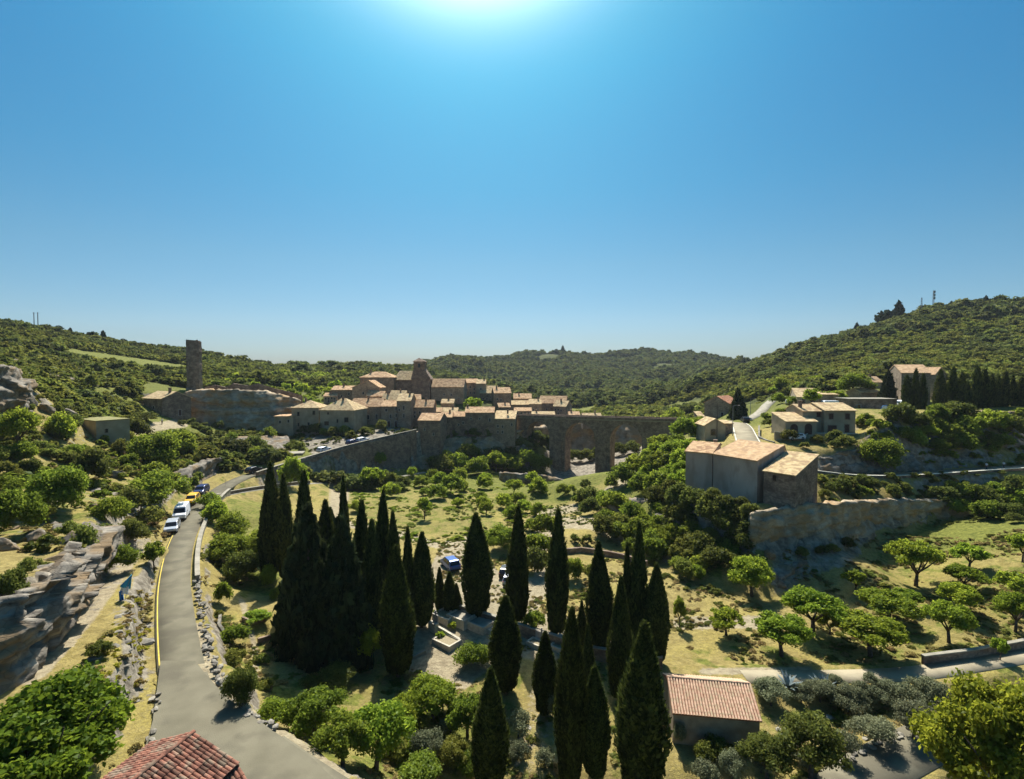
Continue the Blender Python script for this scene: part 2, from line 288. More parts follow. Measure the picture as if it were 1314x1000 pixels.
BRK = [
 # left road verges, outer bank and inner bank
 pl("0,1130,24 165,985,32.7 185,930,36.5 199,860,43 201,800,50.7 206,740,62.5 215,690,77 235,655,92 262,630,107 300,608,121 345,596,131 390,584,141 440,570,153 490,559,162 530,551,168"),
 pl("440,1010,32 350,945,35.8 297,900,39.4 267,860,43.4 251,800,51 246,750,60.5 254,700,74 268,662,90 286,638,104 309,621,115.3 345,608,125 388,594,134.8 432,580,146 482,568,156.5 532,556,163.5"),
 # rubble bank top, path
 pl("150,905,35 166,840,41.7 172,790,48.4 178,750,55.5 186,715,64.5 198,690,73.5"),
 pl("30,875,36.4 66,850,38.9 105,800,45.5 140,760,53 175,712,65.5 200,686,75"),
 # left cliff base and top
 pl("-120,950,32 -10,900,34.5 40,865,37.5 90,800,46 122,752,54 150,718,62.5 188,672,80.5 228,641,98 262,615,115 300,597,128"),
 pl("-120,790,35 -5,770,39 25,760,40.5 48,733,42.5 88,720,49 102,690,55 137,658,67 180,638,85 216,620,99 240,603,112 272,592,124 292,590,131"),
 pl("-120,700,52 0,692,54 40,680,58 66,664,62"),
 # castle rock
 pl("228,546,164 262,549,166 302,553,168 350,563,166 378,560,170"),
 pl("230,507,171 262,502,176 302,503,178 345,512,181 384,521,186"),
 # ramp wall foot
 # foot of the ramp wall
 pl("345,624,124.3 390,610,135.2 434,613.5,146.8 484,609,156.8 532,602,163.4"),
 # village cliff
 pl("545,603,164 585,604,168 622,600,172 660,602,176"),
 pl("540,566,172 585,563,176 622,561,180 662,556,184"),
 # right big cliff foot and top
 pl("968,706,77 1050,700,81 1120,688,88 1200,670,95 1260,663,98.5 1330,660,99 1500,650,100"),
 pl("972,657,79.5 1040,647,84.5 1120,642,91.5 1200,642,98 1260,648,100.5 1330,640,101.5 1500,630,103"),
 # cliff road outer and inner verge
 pl("1034,606,94.5 1100,614,97 1170,613,101 1240,608,104 1330,602,107 1500,595,110"),
 [p + Vector((0, 4.6, 0)) for p in pl("1034,606,94.5 1100,614,97 1170,613,101 1240,608,104 1330,602,107 1500,595,110")],
 # upper cliff brow on the right
 pl("1035,578,104 1095,574,105.5 1125,546,111 1160,531,115.5 1200,536,118 1240,528,122 1330,531,123 1500,530,125"),
 # terrace of the two storey house
 pl("985,562,111 1040,559,113 1100,557,113.5 1118,545,116"),
 # stone houses: foot and back terrace
 pl("878,620,92 915,636,86 960,646,83 1010,640,88"),
 pl("905,590,100 935,592,99.5 985,596,98.5 1025,600,97"),
 # right road from the houses to the bridge
 pl("938,594,98 945,570,106 948,545,142 935,537,152"),
 pl("990,588,98.5 985,575,102 970,545,142 976,533,156 1000,512,185"),
]
def build_tin():
    co = []; ed = []
    for t in TP.split():
        a = [float(q) for q in t.split(',')]; co.append(P(*a))
    for w in TW: co.append(Vector(w))
    for b in BRK:
        i0 = len(co); co.extend(b); ed += [(i0 + k, i0 + k + 1) for k in range(len(b) - 1)]
    vin = [Vector((c.x, c.y)) for c in co]
    vo, eo, fo, ov, oe, of = delaunay_2d_cdt(vin, ed, [], 0, 1e-4)
    z = np.zeros(len(vo))
    for i, v in enumerate(vo):
        if ov[i]: z[i] = sum(co[k].z for k in ov[i]) / len(ov[i])
        else:   # crossing made by the triangulation: nearest original
            z[i] = min(co, key=lambda c: (c.x - v.x) ** 2 + (c.y - v.y) ** 2).z
    return np.array([(v.x, v.y) for v in vo]), z, fo
TV, TZ, TF = build_tin()
class Grid:
    def __init__(s, x0, x1, y0, y1, d):
        s.x0, s.y0, s.d = x0, y0, d; s.nx = int((x1 - x0) / d) + 1; s.ny = int((y1 - y0) / d) + 1
        s.X, s.Y = np.meshgrid(x0 + d * np.arange(s.nx), y0 + d * np.arange(s.ny)); s.Z = np.full(s.X.shape, -30.0)
    def raster(s):
        for f in TF:
            a, b, c = TV[f[0]], TV[f[1]], TV[f[2]]; za, zb, zc = TZ[f[0]], TZ[f[1]], TZ[f[2]]
            i0 = max(0, int((min(a[0], b[0], c[0]) - s.x0) / s.d)); i1 = min(s.nx, int((max(a[0], b[0], c[0]) - s.x0) / s.d) + 2)
            j0 = max(0, int((min(a[1], b[1], c[1]) - s.y0) / s.d)); j1 = min(s.ny, int((max(a[1], b[1], c[1]) - s.y0) / s.d) + 2)
            if i1 <= i0 or j1 <= j0: continue
            x = s.X[j0:j1, i0:i1]; y = s.Y[j0:j1, i0:i1]
            den = (b[1] - c[1]) * (a[0] - c[0]) + (c[0] - b[0]) * (a[1] - c[1])
            if abs(den) < 1e-9: continue
            u = ((b[1] - c[1]) * (x - c[0]) + (c[0] - b[0]) * (y - c[1])) / den; v = ((c[1] - a[1]) * (x - c[0]) + (a[0] - c[0]) * (y - c[1])) / den
            w = 1 - u - v; m = (u >= -1e-6) & (v >= -1e-6) & (w >= -1e-6)
            s.Z[j0:j1, i0:i1][m] = (u * za + v * zb + w * zc)[m]
    def blur(s, n):
        for _ in range(n):
            p = np.pad(s.Z, 1, mode='edge')
            s.Z = (4 * s.Z + 2 * (p[:-2, 1:-1] + p[2:, 1:-1] + p[1:-1, :-2] + p[1:-1, 2:]) + p[:-2, :-2] + p[2:, 2:] + p[:-2, 2:] + p[2:, :-2]) / 16
    def at(s, x, y):
        fx = np.clip((x - s.x0) / s.d, 0, s.nx - 1.001); fy = np.clip((y - s.y0) / s.d, 0, s.ny - 1.001)
        i = fx.astype(int); j = fy.astype(int); u = fx - i; v = fy - j; Z = s.Z
        return (Z[j, i] * (1 - u) + Z[j, i + 1] * u) * (1 - v) + (Z[j + 1, i] * (1 - u) + Z[j + 1, i + 1] * u) * v
GA = Grid(-150, 170, 0, 250, 0.5); GA.raster(); GA.blur(3)
GB = Grid(-1380, 1380, -30, 1700, 4.0); GB.raster(); GB.blur(2)
GB.Z -= 3.5 * np.clip((GB.Y - 190) / 80, 0, 1)
GB.Z += fbm(GB.X / 90, GB.Y / 90, 4) * np.clip((GB.Y - 250) / 300, 0, 1) * 26
GA.Z += fbm(GA.X / 9, GA.Y / 9, 4) * 1.1

# ------------------------------------------------------------------ roads as centre lines (left and right verge given)
def densify(pts, step):
    out = [pts[0]]
    for a, b in zip(pts, pts[1:]):
        n = max(1, int((b - a).length / step))
        out += [a.lerp(b, (k + 1) / n) for k in range(n)]
    return out
def smoothline(pts, it=2):
    for _ in range(it):
        q = [pts[0]]
        for a, b in zip(pts, pts[1:]): q += [a.lerp(b, .25), a.lerp(b, .75)]
        q.append(pts[-1]); pts = q
    return pts
def edge_pair(cpts, w):
    L, Rr = [], []
    for i, p in enumerate(cpts):
        d = cpts[min(i + 1, len(cpts) - 1)] - cpts[max(i - 1, 0)]; n = Vector((-d.y, d.x, 0)).normalized()
        ww = w[i] if hasattr(w, '__len__') else w
        L.append(p + n * ww / 2); Rr.append(p - n * ww / 2)
    return L, Rr
def flatten(cpts, hw, soft=2.0, sink=0.10, G=None):
    G = G or GA
    best = np.full(G.Z.shape, 1e9); zz = np.zeros(G.Z.shape)
    for a, b in zip(cpts, cpts[1:]):
        m = hw + soft + 1
        i0 = max(0, int((min(a.x, b.x) - m - G.x0) / G.d)); i1 = min(G.nx, int((max(a.x, b.x) + m - G.x0) / G.d) + 2)
        j0 = max(0, int((min(a.y, b.y) - m - G.y0) / G.d)); j1 = min(G.ny, int((max(a.y, b.y) + m - G.y0) / G.d) + 2)
        if i1 <= i0 or j1 <= j0: continue
        x = G.X[j0:j1, i0:i1]; y = G.Y[j0:j1, i0:i1]; d = b - a; l2 = d.x ** 2 + d.y ** 2 + 1e-9
        t = np.clip(((x - a.x) * d.x + (y - a.y) * d.y) / l2, 0, 1); dist = np.hypot(x - a.x - t * d.x, y - a.y - t * d.y)
        B = best[j0:j1, i0:i1]; k = dist < B; B[k] = dist[k]; zz[j0:j1, i0:i1][k] = (a.z + t * d.z)[k]
    w = np.clip((hw + soft - best) / soft, 0, 1); w = w * w * (3 - 2 * w)
    G.Z = G.Z * (1 - w) + (zz - sink) * w
ROADS = {}
def road(name, cpts, w, soft=2.0):
    c = smoothline(cpts, 2); ROADS[name] = (c, w); hw = (max(w) if hasattr(w, '__len__') else w) / 2
    flatten(c, hw + .7, soft, .22 if name in ('village_road', 'road_branch') else .06); return c
RL = [PZ(243, 897, -25.29)] + pl("233,862,43.1 225,800,51 222,745,61.5 231,695,75.5 250,660,91 273,634,105.5 304,615,118 345,602,128 389,589,138 436,575,149.5 486,563.5,159.5 531,553.5,166")
RIGHT_ARM = [PZ(318, 975, -25.31), PZ(365, 1012, -25.4), PZ(450, 1070, -25.8)]
c_main = road('village_road', RL, 3.4, 1.4)
c_arm = road('road_branch', RIGHT_ARM, 4.6, 1.4)
c_right = road('bridge_road', [PZ(966, 580, -15.0), PZ(957, 560, -14.6), PZ(952, 546, -14.4), P(940, 540, 153)], 5.0, 1.5)
c_up = road('hill_lane', [P(957, 539.5, 150), P(976, 530, 160), P(985, 518, 178), P(1000, 508, 200)], 3.0, 2)
c_cliff = road('cliff_road', [p + Vector((0, 2.3, 0)) for p in pl("1034,606,94.5 1100,614,97 1170,613,101 1240,608,104 1330,602,107 1500,595,110")], 4.2, .8)
c_low = road('valley_lane', [PZ(1420, 822, -31), PZ(1314, 842, -31), PZ(1250, 853, -31.1), PZ(1180, 864, -31.3), PZ(1100, 868, -31.4), PZ(1000, 868, -31.4), PZ(955, 868, -31.4)], 2.3, 1.5)
c_bot = road('lower_lane', [PZ(1000, 1080, -32.6), PZ(1085, 1010, -32.6), PZ(1160, 965, -32.4), PZ(1250, 925, -32), PZ(1400, 905, -31.5)], 4.2, 1.5)
c_foot = road('foot_path', pl("262,642,101.5 300,633,110 345,626,118 400,620,131 460,618,143 500,614,149 545,606,157"), 1.9, .8)
c_walk = road('left_track', pl("20,885,35.6 66,856,38.9 105,806,45.5 140,764,53 172,720,64 190,702,70.5"), 1.8, 1.0)

flatten([PZ(240, 880, -25.2), PZ(240, 900, -25.2), PZ(250, 960, -25.22), PZ(300, 1010, -25.25)], 3.6, 1.5, .34)
_yc = np.array([p.y for p in c_main]); _xc = np.array([p.x for p in c_main])
_m = (GA.Y > 119) & (GA.Y < 167); _o = GA.X - np.interp(GA.Y, _yc, _xc); _zf = np.interp(GA.Y, [110, 124, 135, 146, 156, 165, 180], [-25, -27.6, -27.1, -30.2, -31.2, -30.8, -30.5])
GA.Z = np.where(_m & (_o > 3.0) & (_o < 10), np.minimum(GA.Z, _zf), GA.Z)
PATHS = [  # bare earth paths: pixel polyline on the valley floor, width in metres
 (["300,745,70", "330,700,83"], 1.2)]
def H(x, y):
    x = np.asarray(x, float); y = np.asarray(y, float)
    ina = (x > -149) & (x < 169) & (y > 0.5) & (y < 249)
    za = GA.at(x, y); zb = GB.at(x, y)
    # fade the fine grid into the coarse one near its border
    e = np.minimum(np.minimum(x + 149, 169 - x), 249 - y); k = np.clip(e / 14, 0, 1)
    return np.where(ina, za * k + zb * (1 - k), zb)
def h1(x, y): return float(H(np.array([x]), np.array([y]))[0])
_YS = np.geomspace(14, 1400, 5200)
def ground(px, py, ymin=14):
    xc = (px - 657.0) / F; yc = (500.0 - py) / F; dy = CT + yc * ST; dz = -ST + yc * CT
    X = xc / dy * _YS; Z = dz / dy * _YS; h = H(X, _YS)
    k = np.where((Z < h) & (_YS > ymin))[0]
    if len(k) == 0: i = len(_YS) - 1
    else: i = k[0]
    return Vector((X[i], _YS[i], h[i]))

def inpoly(px, py, poly):
    r = np.zeros(px.shape, bool); n = len(poly)
    for i in range(n):
        x1, y1 = poly[i]; x2, y2 = poly[(i + 1) % n]
        c = ((y1 > py) != (y2 > py)) & (px < (x2 - x1) * (py - y1) / (y2 - y1 + 1e-12) + x1); r ^= c
    return r
def plist(s): return [tuple(float(q) for q in t.split(',')) for t in s.split()]
def plinedist(px, py, pts):
    d = np.full(px.shape, 1e9)
    for (ax, ay), (bx, by) in zip(pts, pts[1:]):
        dx, dy = bx - ax, by - ay; t = np.clip(((px - ax) * dx + (py - ay) * dy) / (dx * dx + dy * dy), 0, 1)
        d = np.minimum(d, np.hypot(px - ax - t * dx, py - ay - t * dy))
    return d
# terrain mesh
NU, NV = 660, 640
U = np.linspace(-1.75, 1.75, NU); Yv = np.concatenate([np.linspace(2, 15, 12, endpoint=False), np.geomspace(15, 1680, NV - 12)])
UU, YY = np.meshgrid(U, Yv); XX = UU * (YY + 6)
ZZ = H(XX, YY)
gy, gx = np.gradient(ZZ); sl = np.abs(np.gradient(ZZ, axis=0) / np.gradient(YY, axis=0)); sx = np.abs(np.gradient(ZZ, axis=1) / np.gradient(XX, axis=1))
slope = np.hypot(sl, sx)
roadmask = np.zeros(ZZ.shape)
for c, w in ROADS.values():
    pts = [(p.x, p.y) for p in c]; sel = (YY < 260)
    d = np.full(ZZ.shape, 1e9); d[sel] = plinedist(XX[sel], YY[sel], pts)
    roadmask = np.maximum(roadmask, np.clip(1 - (d - 3.0) / .8, 0, 1))
ZZ += fbm(XX / 1.6, YY / 1.6, 4) * (0.22 + 1.2 * np.clip(slope - .7, 0, 1)) * (1 - roadmask) * (YY < 300)
PX, PY = proj(XX, YY, ZZ)
def zone(s, ylo=0, yhi=1e9, soft=0): return inpoly(PX, PY, plist(s)) & (YY > ylo) & (YY < yhi)
green = np.zeros(ZZ.shape); dirt = np.zeros(ZZ.shape); rock = np.zeros(ZZ.shape); wood = np.zeros(ZZ.shape)
for s, v in (("490,625 590,612 650,640 640,700 560,690 520,690 480,670 430,650", .46), ("560,585 830,585 720,650 650,640", .6),
             ("900,830 1314,790 1314,860 870,875 865,830", .35), ("1120,700 1200,668 1330,650 1330,700 1240,735 1160,740", .68), ("1100,720 1330,700 1330,790 1180,860 1080,860", .42),
             ("285,640 370,640 380,760 310,770 270,720", .55), ("330,880 560,840 640,900 650,1000 420,1000", .45), ("250,780 340,780 345,900 300,880", .35),
             ("0,560 240,560 240,660 0,700", .4), ("780,560 960,590 1000,760 860,730 780,640", .6), ("620,860 860,850 860,1000 600,1000", .3), ("960,870 1314,860 1314,1000 960,1000", .35)):
    green[zone(s, 0, 190)] = v
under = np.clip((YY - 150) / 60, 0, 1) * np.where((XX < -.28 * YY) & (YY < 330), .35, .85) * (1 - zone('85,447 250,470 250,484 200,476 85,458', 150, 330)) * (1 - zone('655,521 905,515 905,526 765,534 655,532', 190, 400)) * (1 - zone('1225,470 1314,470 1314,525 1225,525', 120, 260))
hill = np.clip((YY - 95) / 60, 0, 1) * np.where(np.abs(XX) > 0, 1, 0)
green = np.maximum(green, hill * .75)
green[zone("650,510 760,520 760,535 650,530", 200, 330)] = .9
for s, v in (("575,690 610,688 640,735 700,745 690,790 640,850 590,850 560,790 540,745", .95), ("540,780 620,790 640,850 590,890 520,860", .9),
             ("420,618 452,620 440,690 418,680", .7), ("865,793 1010,790 1010,806 865,808", .8), ("90,800 180,690 200,690 120,800 60,870 20,885", .7),
             ("150,550 240,535 240,548 160,560", .9), ("1005,530 1110,545 1100,556 1000,562", .6), ("600,770 800,800 800,850 640,850", .6), ("680,860 720,860 730,1000 650,1000", .45)):
    dirt[zone(s, 0, 190)] = v
for s, w in (("560,700 530,690 490,680 440,672", 5), ("700,760 690,720 700,690 720,670 760,672 800,690 860,716", 9), ("680,700 690,680 700,660", 8), ("700,665 690,660 750,650 800,618 815,600", 6),
             ("285,650 275,700 300,740", 3), ("310,770 325,820 330,880 320,900", 5), ("870,800 1000,798", 9), ("1040,860 900,862", 5)):
    d = plinedist(PX, PY, plist(s)); k = np.clip(1.4 - d / w, 0, 1) * ((YY < 190) & (YY > 20)); dirt = np.maximum(dirt, k * .9)
# pale gravel verge along the near bend
vp = [(p.x, p.y) for p in edge_pair(smoothline([Vector(p) for p in pl("440,1010,32 350,945,35.8 297,900,39.4 267,860,43.4 251,800,51")], 2), .1)[0]]
sel = (YY < 60); dv = np.full(ZZ.shape, 1e9); dv[sel] = plinedist(XX[sel], YY[sel], vp); dirt = np.maximum(dirt, np.clip(1.3 - dv / .8, 0, 1))
rock = np.clip((slope - .85) / .5, 0, 1) * (YY < 260)
rock[zone('380,556 530,548 530,556 400,586', 130, 185)] = .7; rock[zone('700,540 860,540 860,620 700,620', 168, 215)] = .75
for s, v in (("0,500 70,500 130,560 130,640 0,700", .35), ("60,690 140,640 220,640 160,760 90,820", .4), ("140,780 200,700 205,900 160,900", .45), ("100,690 215,610 225,640 120,770", .3), ("985,700 1120,690 1100,720 990,770", .6), ("1040,590 1100,590 1100,612 1040,604", .6)):
    rock = np.maximum(rock, zone(s, 0, 190) * v * .9)
def soften(a, n=5):
    for _ in range(n):
        p = np.pad(a, 1, mode='edge'); a = (2 * p[1:-1, 1:-1] + p[:-2, 1:-1] + p[2:, 1:-1] + p[1:-1, :-2] + p[1:-1, 2:]) / 6
    return a
green = soften(green, 12); dirt = soften(dirt, 3); rock = soften(rock, 3)
V = np.stack([XX, YY, ZZ], -1).reshape(-1, 3)
st = rock.reshape(-1) > .4
V[:, 1] -= np.where(st & (V[:, 1] < 200), fbm(V[:, 0] / 3 + 3, V[:, 2] / 1.3, 4) * 1.6, 0)
idx = np.arange(NU * NV).reshape(NV, NU)
Fc = np.stack([idx[:-1, :-1], idx[:-1, 1:], idx[1:, 1:], idx[1:, :-1]], -1).reshape(-1, 4)

def ground_material():
    m = bpy.data.materials.new('ground'); m.use_nodes = True; t = m.node_tree; N = t.nodes; L = t.links; b = N['Principled BSDF']
    b.inputs['Roughness'].default_value = .95; b.inputs['Specular IOR Level'].default_value = .1
    g = N.new('ShaderNodeNewGeometry'); pos = g.outputs['Position']
    def noise(sc, det=6, rough=.55):
        n = N.new('ShaderNodeTexNoise'); n.inputs['Scale'].default_value = sc; n.inputs['Detail'].default_value = det; n.inputs['Roughness'].default_value = rough; L.new(pos, n.inputs['Vector']); return n.outputs['Fac']
    def ramp(src, a, ca, bb, cb):
        r = N.new('ShaderNodeValToRGB'); e = r.color_ramp.elements; e[0].position = a; e[1].position = bb; e[0].color = (*ca, 1); e[1].color = (*cb, 1); L.new(src, r.inputs[0]); return r.outputs[0]
    def mix(f, a, c):
        x = N.new('ShaderNodeMixRGB'); L.new(f, x.inputs[0]); L.new(a, x.inputs[1]); L.new(c, x.inputs[2]); return x.outputs[0]
    def math_(op, a, c):
        x = N.new('ShaderNodeMath'); x.operation = op
        for i, q in enumerate((a, c)):
            if isinstance(q, (int, float)): x.inputs[i].default_value = q
            else: L.new(q, x.inputs[i])
        x.use_clamp = True; return x.outputs[0]
    def attr(n):
        a = N.new('ShaderNodeAttribute'); a.attribute_name = n; return a.outputs['Fac']
    dry = ramp(noise(1.1, 8, .65), .38, (.20, .155, .05), .62, (.37, .295, .105))
    dry = mix(ramp(noise(.16, 4), .45, (0, 0, 0), .6, (1, 1, 1)), dry, ramp(noise(2.5, 8, .7), .38, (.25, .20, .055), .62, (.40, .33, .10)))
    dry = mix(ramp(noise(4.2, 10, .75), .46, (0, 0, 0), .60, (.75, .75, .75)), dry, ramp(noise(9, 6, .7), .35, (.13, .105, .04), .65, (.30, .25, .11)))
    gr = ramp(noise(1.7, 8, .7), .38, (.085, .098, .020), .64, (.21, .215, .045))
    di = ramp(noise(1.5, 8, .6), .35, (.25, .205, .13), .65, (.40, .34, .22))
    ro = ramp(noise(.9, 8, .6), .38, (.14, .12, .09), .62, (.34, .30, .23))
    n1 = noise(.45, 7, .6)
    gf = math_('ADD', attr('green'), math_('MULTIPLY', math_('SUBTRACT', n1, .5), 2.4)); 
    gfac = ramp(gf, .38, (0, 0, 0), .62, (1, 1, 1))
    c = mix(gfac, dry, gr)
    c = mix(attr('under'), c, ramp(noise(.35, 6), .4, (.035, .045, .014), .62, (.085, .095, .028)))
    n2 = noise(1.9, 6, .65)
    df = ramp(math_('ADD', attr('dirt'), math_('MULTIPLY', math_('SUBTRACT', n2, .5), 1.2)), .42, (0, 0, 0), .62, (1, 1, 1)); c = mix(df, c, di)
    rf = ramp(math_('ADD', attr('rock'), math_('MULTIPLY', math_('SUBTRACT', noise(.8, 7, .65), .5), 1.8)), .42, (0, 0, 0), .58, (1, 1, 1)); c = mix(rf, c, ro)
    L.new(c, b.inputs['Base Color'])
    bp = N.new('ShaderNodeBump'); bp.inputs['Strength'].default_value = 1.0; bp.inputs['Distance'].default_value = .24; L.new(noise(2.6, 8, .7), bp.inputs['Height']); L.new(bp.outputs[0], b.inputs['Normal'])
    return m
M_ground = ground_material()
me = mesh_np('ground', V, Fc, M_ground, True)
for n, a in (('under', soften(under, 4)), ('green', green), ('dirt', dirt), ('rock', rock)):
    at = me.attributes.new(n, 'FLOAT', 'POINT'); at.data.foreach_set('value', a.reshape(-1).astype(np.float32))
tag(obj('ground', me), kind='structure')

# ------------------------------------------------------------------ road surfaces
def strip(name, c, w, mat, dz=0.0, skirt=.3, step=1.0, label=None):
    c = densify(c, step); Lp, Rp = edge_pair(c, w); v = []; f = []
    for a, b in zip(Lp, Rp):
        v += [(a.x, a.y, a.z + dz - skirt), (a.x, a.y, a.z + dz), ((a.x + b.x) / 2, (a.y + b.y) / 2, (a.z + b.z) / 2 + dz + .008), (b.x, b.y, b.z + dz), (b.x, b.y, b.z + dz - skirt)]
    for i in range(len(c) - 1):
        for k in range(4): f.append((i * 5 + k + 1, i * 5 + k, (i + 1) * 5 + k, (i + 1) * 5 + k + 1))
    o = obj(name, mesh_np(name, v, f, mat, False)); tag(o, kind='structure'); return o
strip('road', c_main, 3.4, M_asph)
strip('road', c_arm, 5.2, M_asph, .004)
M_asph2 = nmat('asphalt_pale', (.24, .205, .135), (.34, .295, .20), .5, .9, .3, 12, 8)
ap = [PZ(a_, b_, -25.235) for a_, b_ in ((196, 925), (186, 960), (176, 1020), (330, 1080), (470, 1040), (400, 972), (345, 934), (292, 896), (268, 870), (250, 848), (206, 848))]
apm = MB(); apm.poly_prism(ap[::-1], (0, 0, .25)); apm.f = [f for f in apm.f]; tag(apm.build('road', M_asph), kind='structure')
strip('road', c_right, 5.0, M_asph2); strip('road', c_up, 3.0, M_conc)
strip('road', c_cliff, 4.2, M_asph2); strip('road', c_low, 2.3, M_asph2); strip('road', c_bot, 4.2, M_asph)
strip('path', c_foot, 1.9, M_conc)
def line_on(name, c, off, w, mat, i0=0, i1=None, parent=None):
    c = densify(c, 1.0)[i0:i1]; Lp, Rp = edge_pair(c, 2 * abs(off)); e = Lp if off > 0 else Rp; ctr = [Vector((p.x, p.y, p.z)) for p in e]
    l, r = edge_pair(ctr, w); v = []; f = []
    for a, b in zip(l, r): v += [(a.x, a.y, a.z + .012), (b.x, b.y, b.z + .012)]
    for i in range(len(ctr) - 1): f.append((2 * i + 1, 2 * i, 2 * i + 2, 2 * i + 3))
    o = obj(name, mesh_np(name, v, f, mat)); tag(o, kind='structure'); return o
line_on('road_edge_line', c_main, 1.52, .11, M_yel, 6, 46)
line_on('road_edge_line', c_right, 2.25, .22, M_white); line_on('road_edge_line', c_right, -2.25, .22, M_white)
# ------------------------------------------------------------------ cliffs: strips between a foot line and a brow line, broken up in 3-D
def cliff(name, foot, brow, nv=26, step=.45, amp=1.3, mat=None, overhang=0.0, lip=2.5, seed=0, strat=.5, blk=.55):
    def resample(p, n):
        L = [0]
        for a, b in zip(p, p[1:]): L.append(L[-1] + (b - a).length)
        out = []
        for i in range(n):
            s = L[-1] * i / (n - 1); k = max(j for j in range(len(L)) if L[j] <= s + 1e-9); k = min(k, len(p) - 2)
            out.append(p[k].lerp(p[k + 1], (s - L[k]) / max(1e-6, L[k + 1] - L[k])))
        return out
    ln = sum((b - a).length for a, b in zip(foot, foot[1:])); nu = max(8, int(ln / step))
    A = np.array(resample(foot, nu)); B = np.array(resample(brow, nu))
    A[:, 2] -= 1.2
    T = np.linspace(0, 1, nv)
    tang = np.gradient(A, axis=0); out = np.stack([tang[:, 1], -tang[:, 0], np.zeros(nu)], -1); out /= np.linalg.norm(out, axis=1, keepdims=True) + 1e-9
    rows = []
    for t in T:
        p = A * (1 - t) + B * t; p[:, 2] = A[:, 2] + (B[:, 2] - A[:, 2]) * t
        w = (1 - t) * 0.0 + t
        d = fbm(p[:, 0] / 5 + seed + p[:, 1] / 7, p[:, 2] / 4 + seed, 5) * 2 * amp
        d = d + fbm(p[:, 0] / 1.7 + seed + p[:, 1] / 1.7, p[:, 2] / 1.1 - seed, 4) * 1.3 * amp
        sa = np.arange(nu) * step; wv = fbm(p[:, 0] / 2.5, p[:, 2] / 2.5 + seed, 3) * 2.2; zi = np.floor(p[:, 2] / (1.15 * blk ** .5 + .4) + wv * .5).astype(int); si = np.floor(sa / (1.9 * blk ** .5 + .5) + wv + zi * .37).astype(int)
        d = d + (_PERM[si & 255, zi & 255] - .5) * 1.25 * blk
        led = np.floor((p[:, 2] + fbm(p[:, 0] / 6, p[:, 1] / 6 + seed, 2) * 2) / 1.7); d = d + (_PERM[(led.astype(int) * 7 + seed) & 255, 3] - .5) * strat * 2
        crack = np.abs(fbm(p[:, 0] / 3.1 + p[:, 1] / 3.1 + 9 + seed, p[:, 2] / 9, 3)); d = d - np.clip(.05 - crack, 0, 1) * 12 * amp * .6
        d = d + overhang * math.sin(math.pi * min(1, t * 1.0)) * 0 + overhang * t ** 1.5
        rows.append(p + out * d[:, None])
    # lip runs back into the hill
    last = rows[-1]; dd = -out
    for k in range(1, 4):
        q = last + dd * (lip * k / 3); q[:, 2] = np.maximum(H(q[:, 0], q[:, 1]) - .35 * k / 3 * 1.5, last[:, 2] - 2 * k / 3) if k > 1 else last[:, 2] + .1; rows.append(q)
    last[:, 2] += fbm(last[:, 0] / 2, last[:, 1] / 2, 3) * 1.2
    V0 = np.stack(rows, 0); e = np.minimum(np.arange(nu), nu - 1 - np.arange(nu)); tp = np.clip(1 - e / 5, 0, 1) ** 2 * 3.0
    V0 = V0 - out[None] * tp[None, :, None]; V0[:, :, 2] -= tp[None] * .25; q_ = V0[-3:]; V0[-3:, :, 2] += (_PERM[np.floor(q_[:, :, 0] / 1.3 + fbm(q_[:, :, 0] / 2, q_[:, :, 1] / 2, 2) * 2).astype(int) & 255, np.floor(q_[:, :, 1] / 1.1).astype(int) & 255] - .5) * .9 * blk; rows = list(V0)
    V = np.stack(rows, 0); n = V.shape[0]
    idx = np.arange(n * nu).reshape(n, nu)
    Fq = np.stack([idx[:-1, :-1], idx[:-1, 1:], idx[1:, 1:], idx[1:, :-1]], -1).reshape(-1, 4)
    o = obj(name, mesh_np(name, V.reshape(-1, 3), Fq, mat or M_rock, False)); tag(o, kind='structure'); return o
cliff('cliff', pl("950,712,77.5 968,706,76.6 1050,700,80.5 1120,688,87.5 1200,670,94.5 1260,664,98 1330,661,98.5 1500,650,99.5"),
      pl("955,660,81 972,655,78.3 1040,645,83 1120,641,90.5 1200,641,97 1260,647,100 1330,640,101 1500,630,102.5"), 34, .4, .8, M_rock, .9, 3, 3)
cliff('cliff', pl("1034,606,99.3 1100,613,101.5 1170,612,105.6 1240,607,108.6 1330,601,111.6 1500,595,114"),
      pl("1040,590,103 1095,576,105.5 1128,549,110.5 1160,531,115 1200,535,117.5 1240,528,121.5 1330,530,122.5 1500,530,124"), 34, .45, 1.1, M_rockg, 0, 3, 5)
cliff('rock_shelf', pl("985,770,70.5 1010,750,73 1040,730,76.5 1080,714,81.5 1112,703,86.5"), pl("985,745,73 1010,728,75 1040,714,78.5 1080,704,83 1112,697,87.5"), 10, .4, .5, M_rockg, .2, 3, 8)
cliff('castle_rock', pl("226,546,164 262,549,165.5 302,553,167 345,563,166 385,560,171"),
      pl("229,504,168 262,500,171 302,500,173 340,502,176 388,513,180"), 40, .5, .7, M_rock, 0, 2.5, 11, .6, .8)
cliff('castle_rock', pl("292,602,132 315,597,136 345,588,140 380,578,149"), pl("288,566,149 310,562,153 345,560,158 380,560,161"), 20, .5, 1.3, M_rockg, 0, 4, 13)
cliff('village_cliff', pl("520,606,160 545,606,162 585,607,166 622,603,170 662,604,174 700,606,185"), pl("520,568,166 542,566,170 585,563,174 622,561,178 662,553,184 705,545,196"), 26, .55, 1.4, M_rock, .4, 4, 17)
cliff('village_cliff', pl("680,608,196 740,606,198 800,596,194 850,590,188"), pl("680,546,206 740,543,208 800,542,204 850,542,198"), 24, .7, 1.6, M_rock, 0, 6, 19)
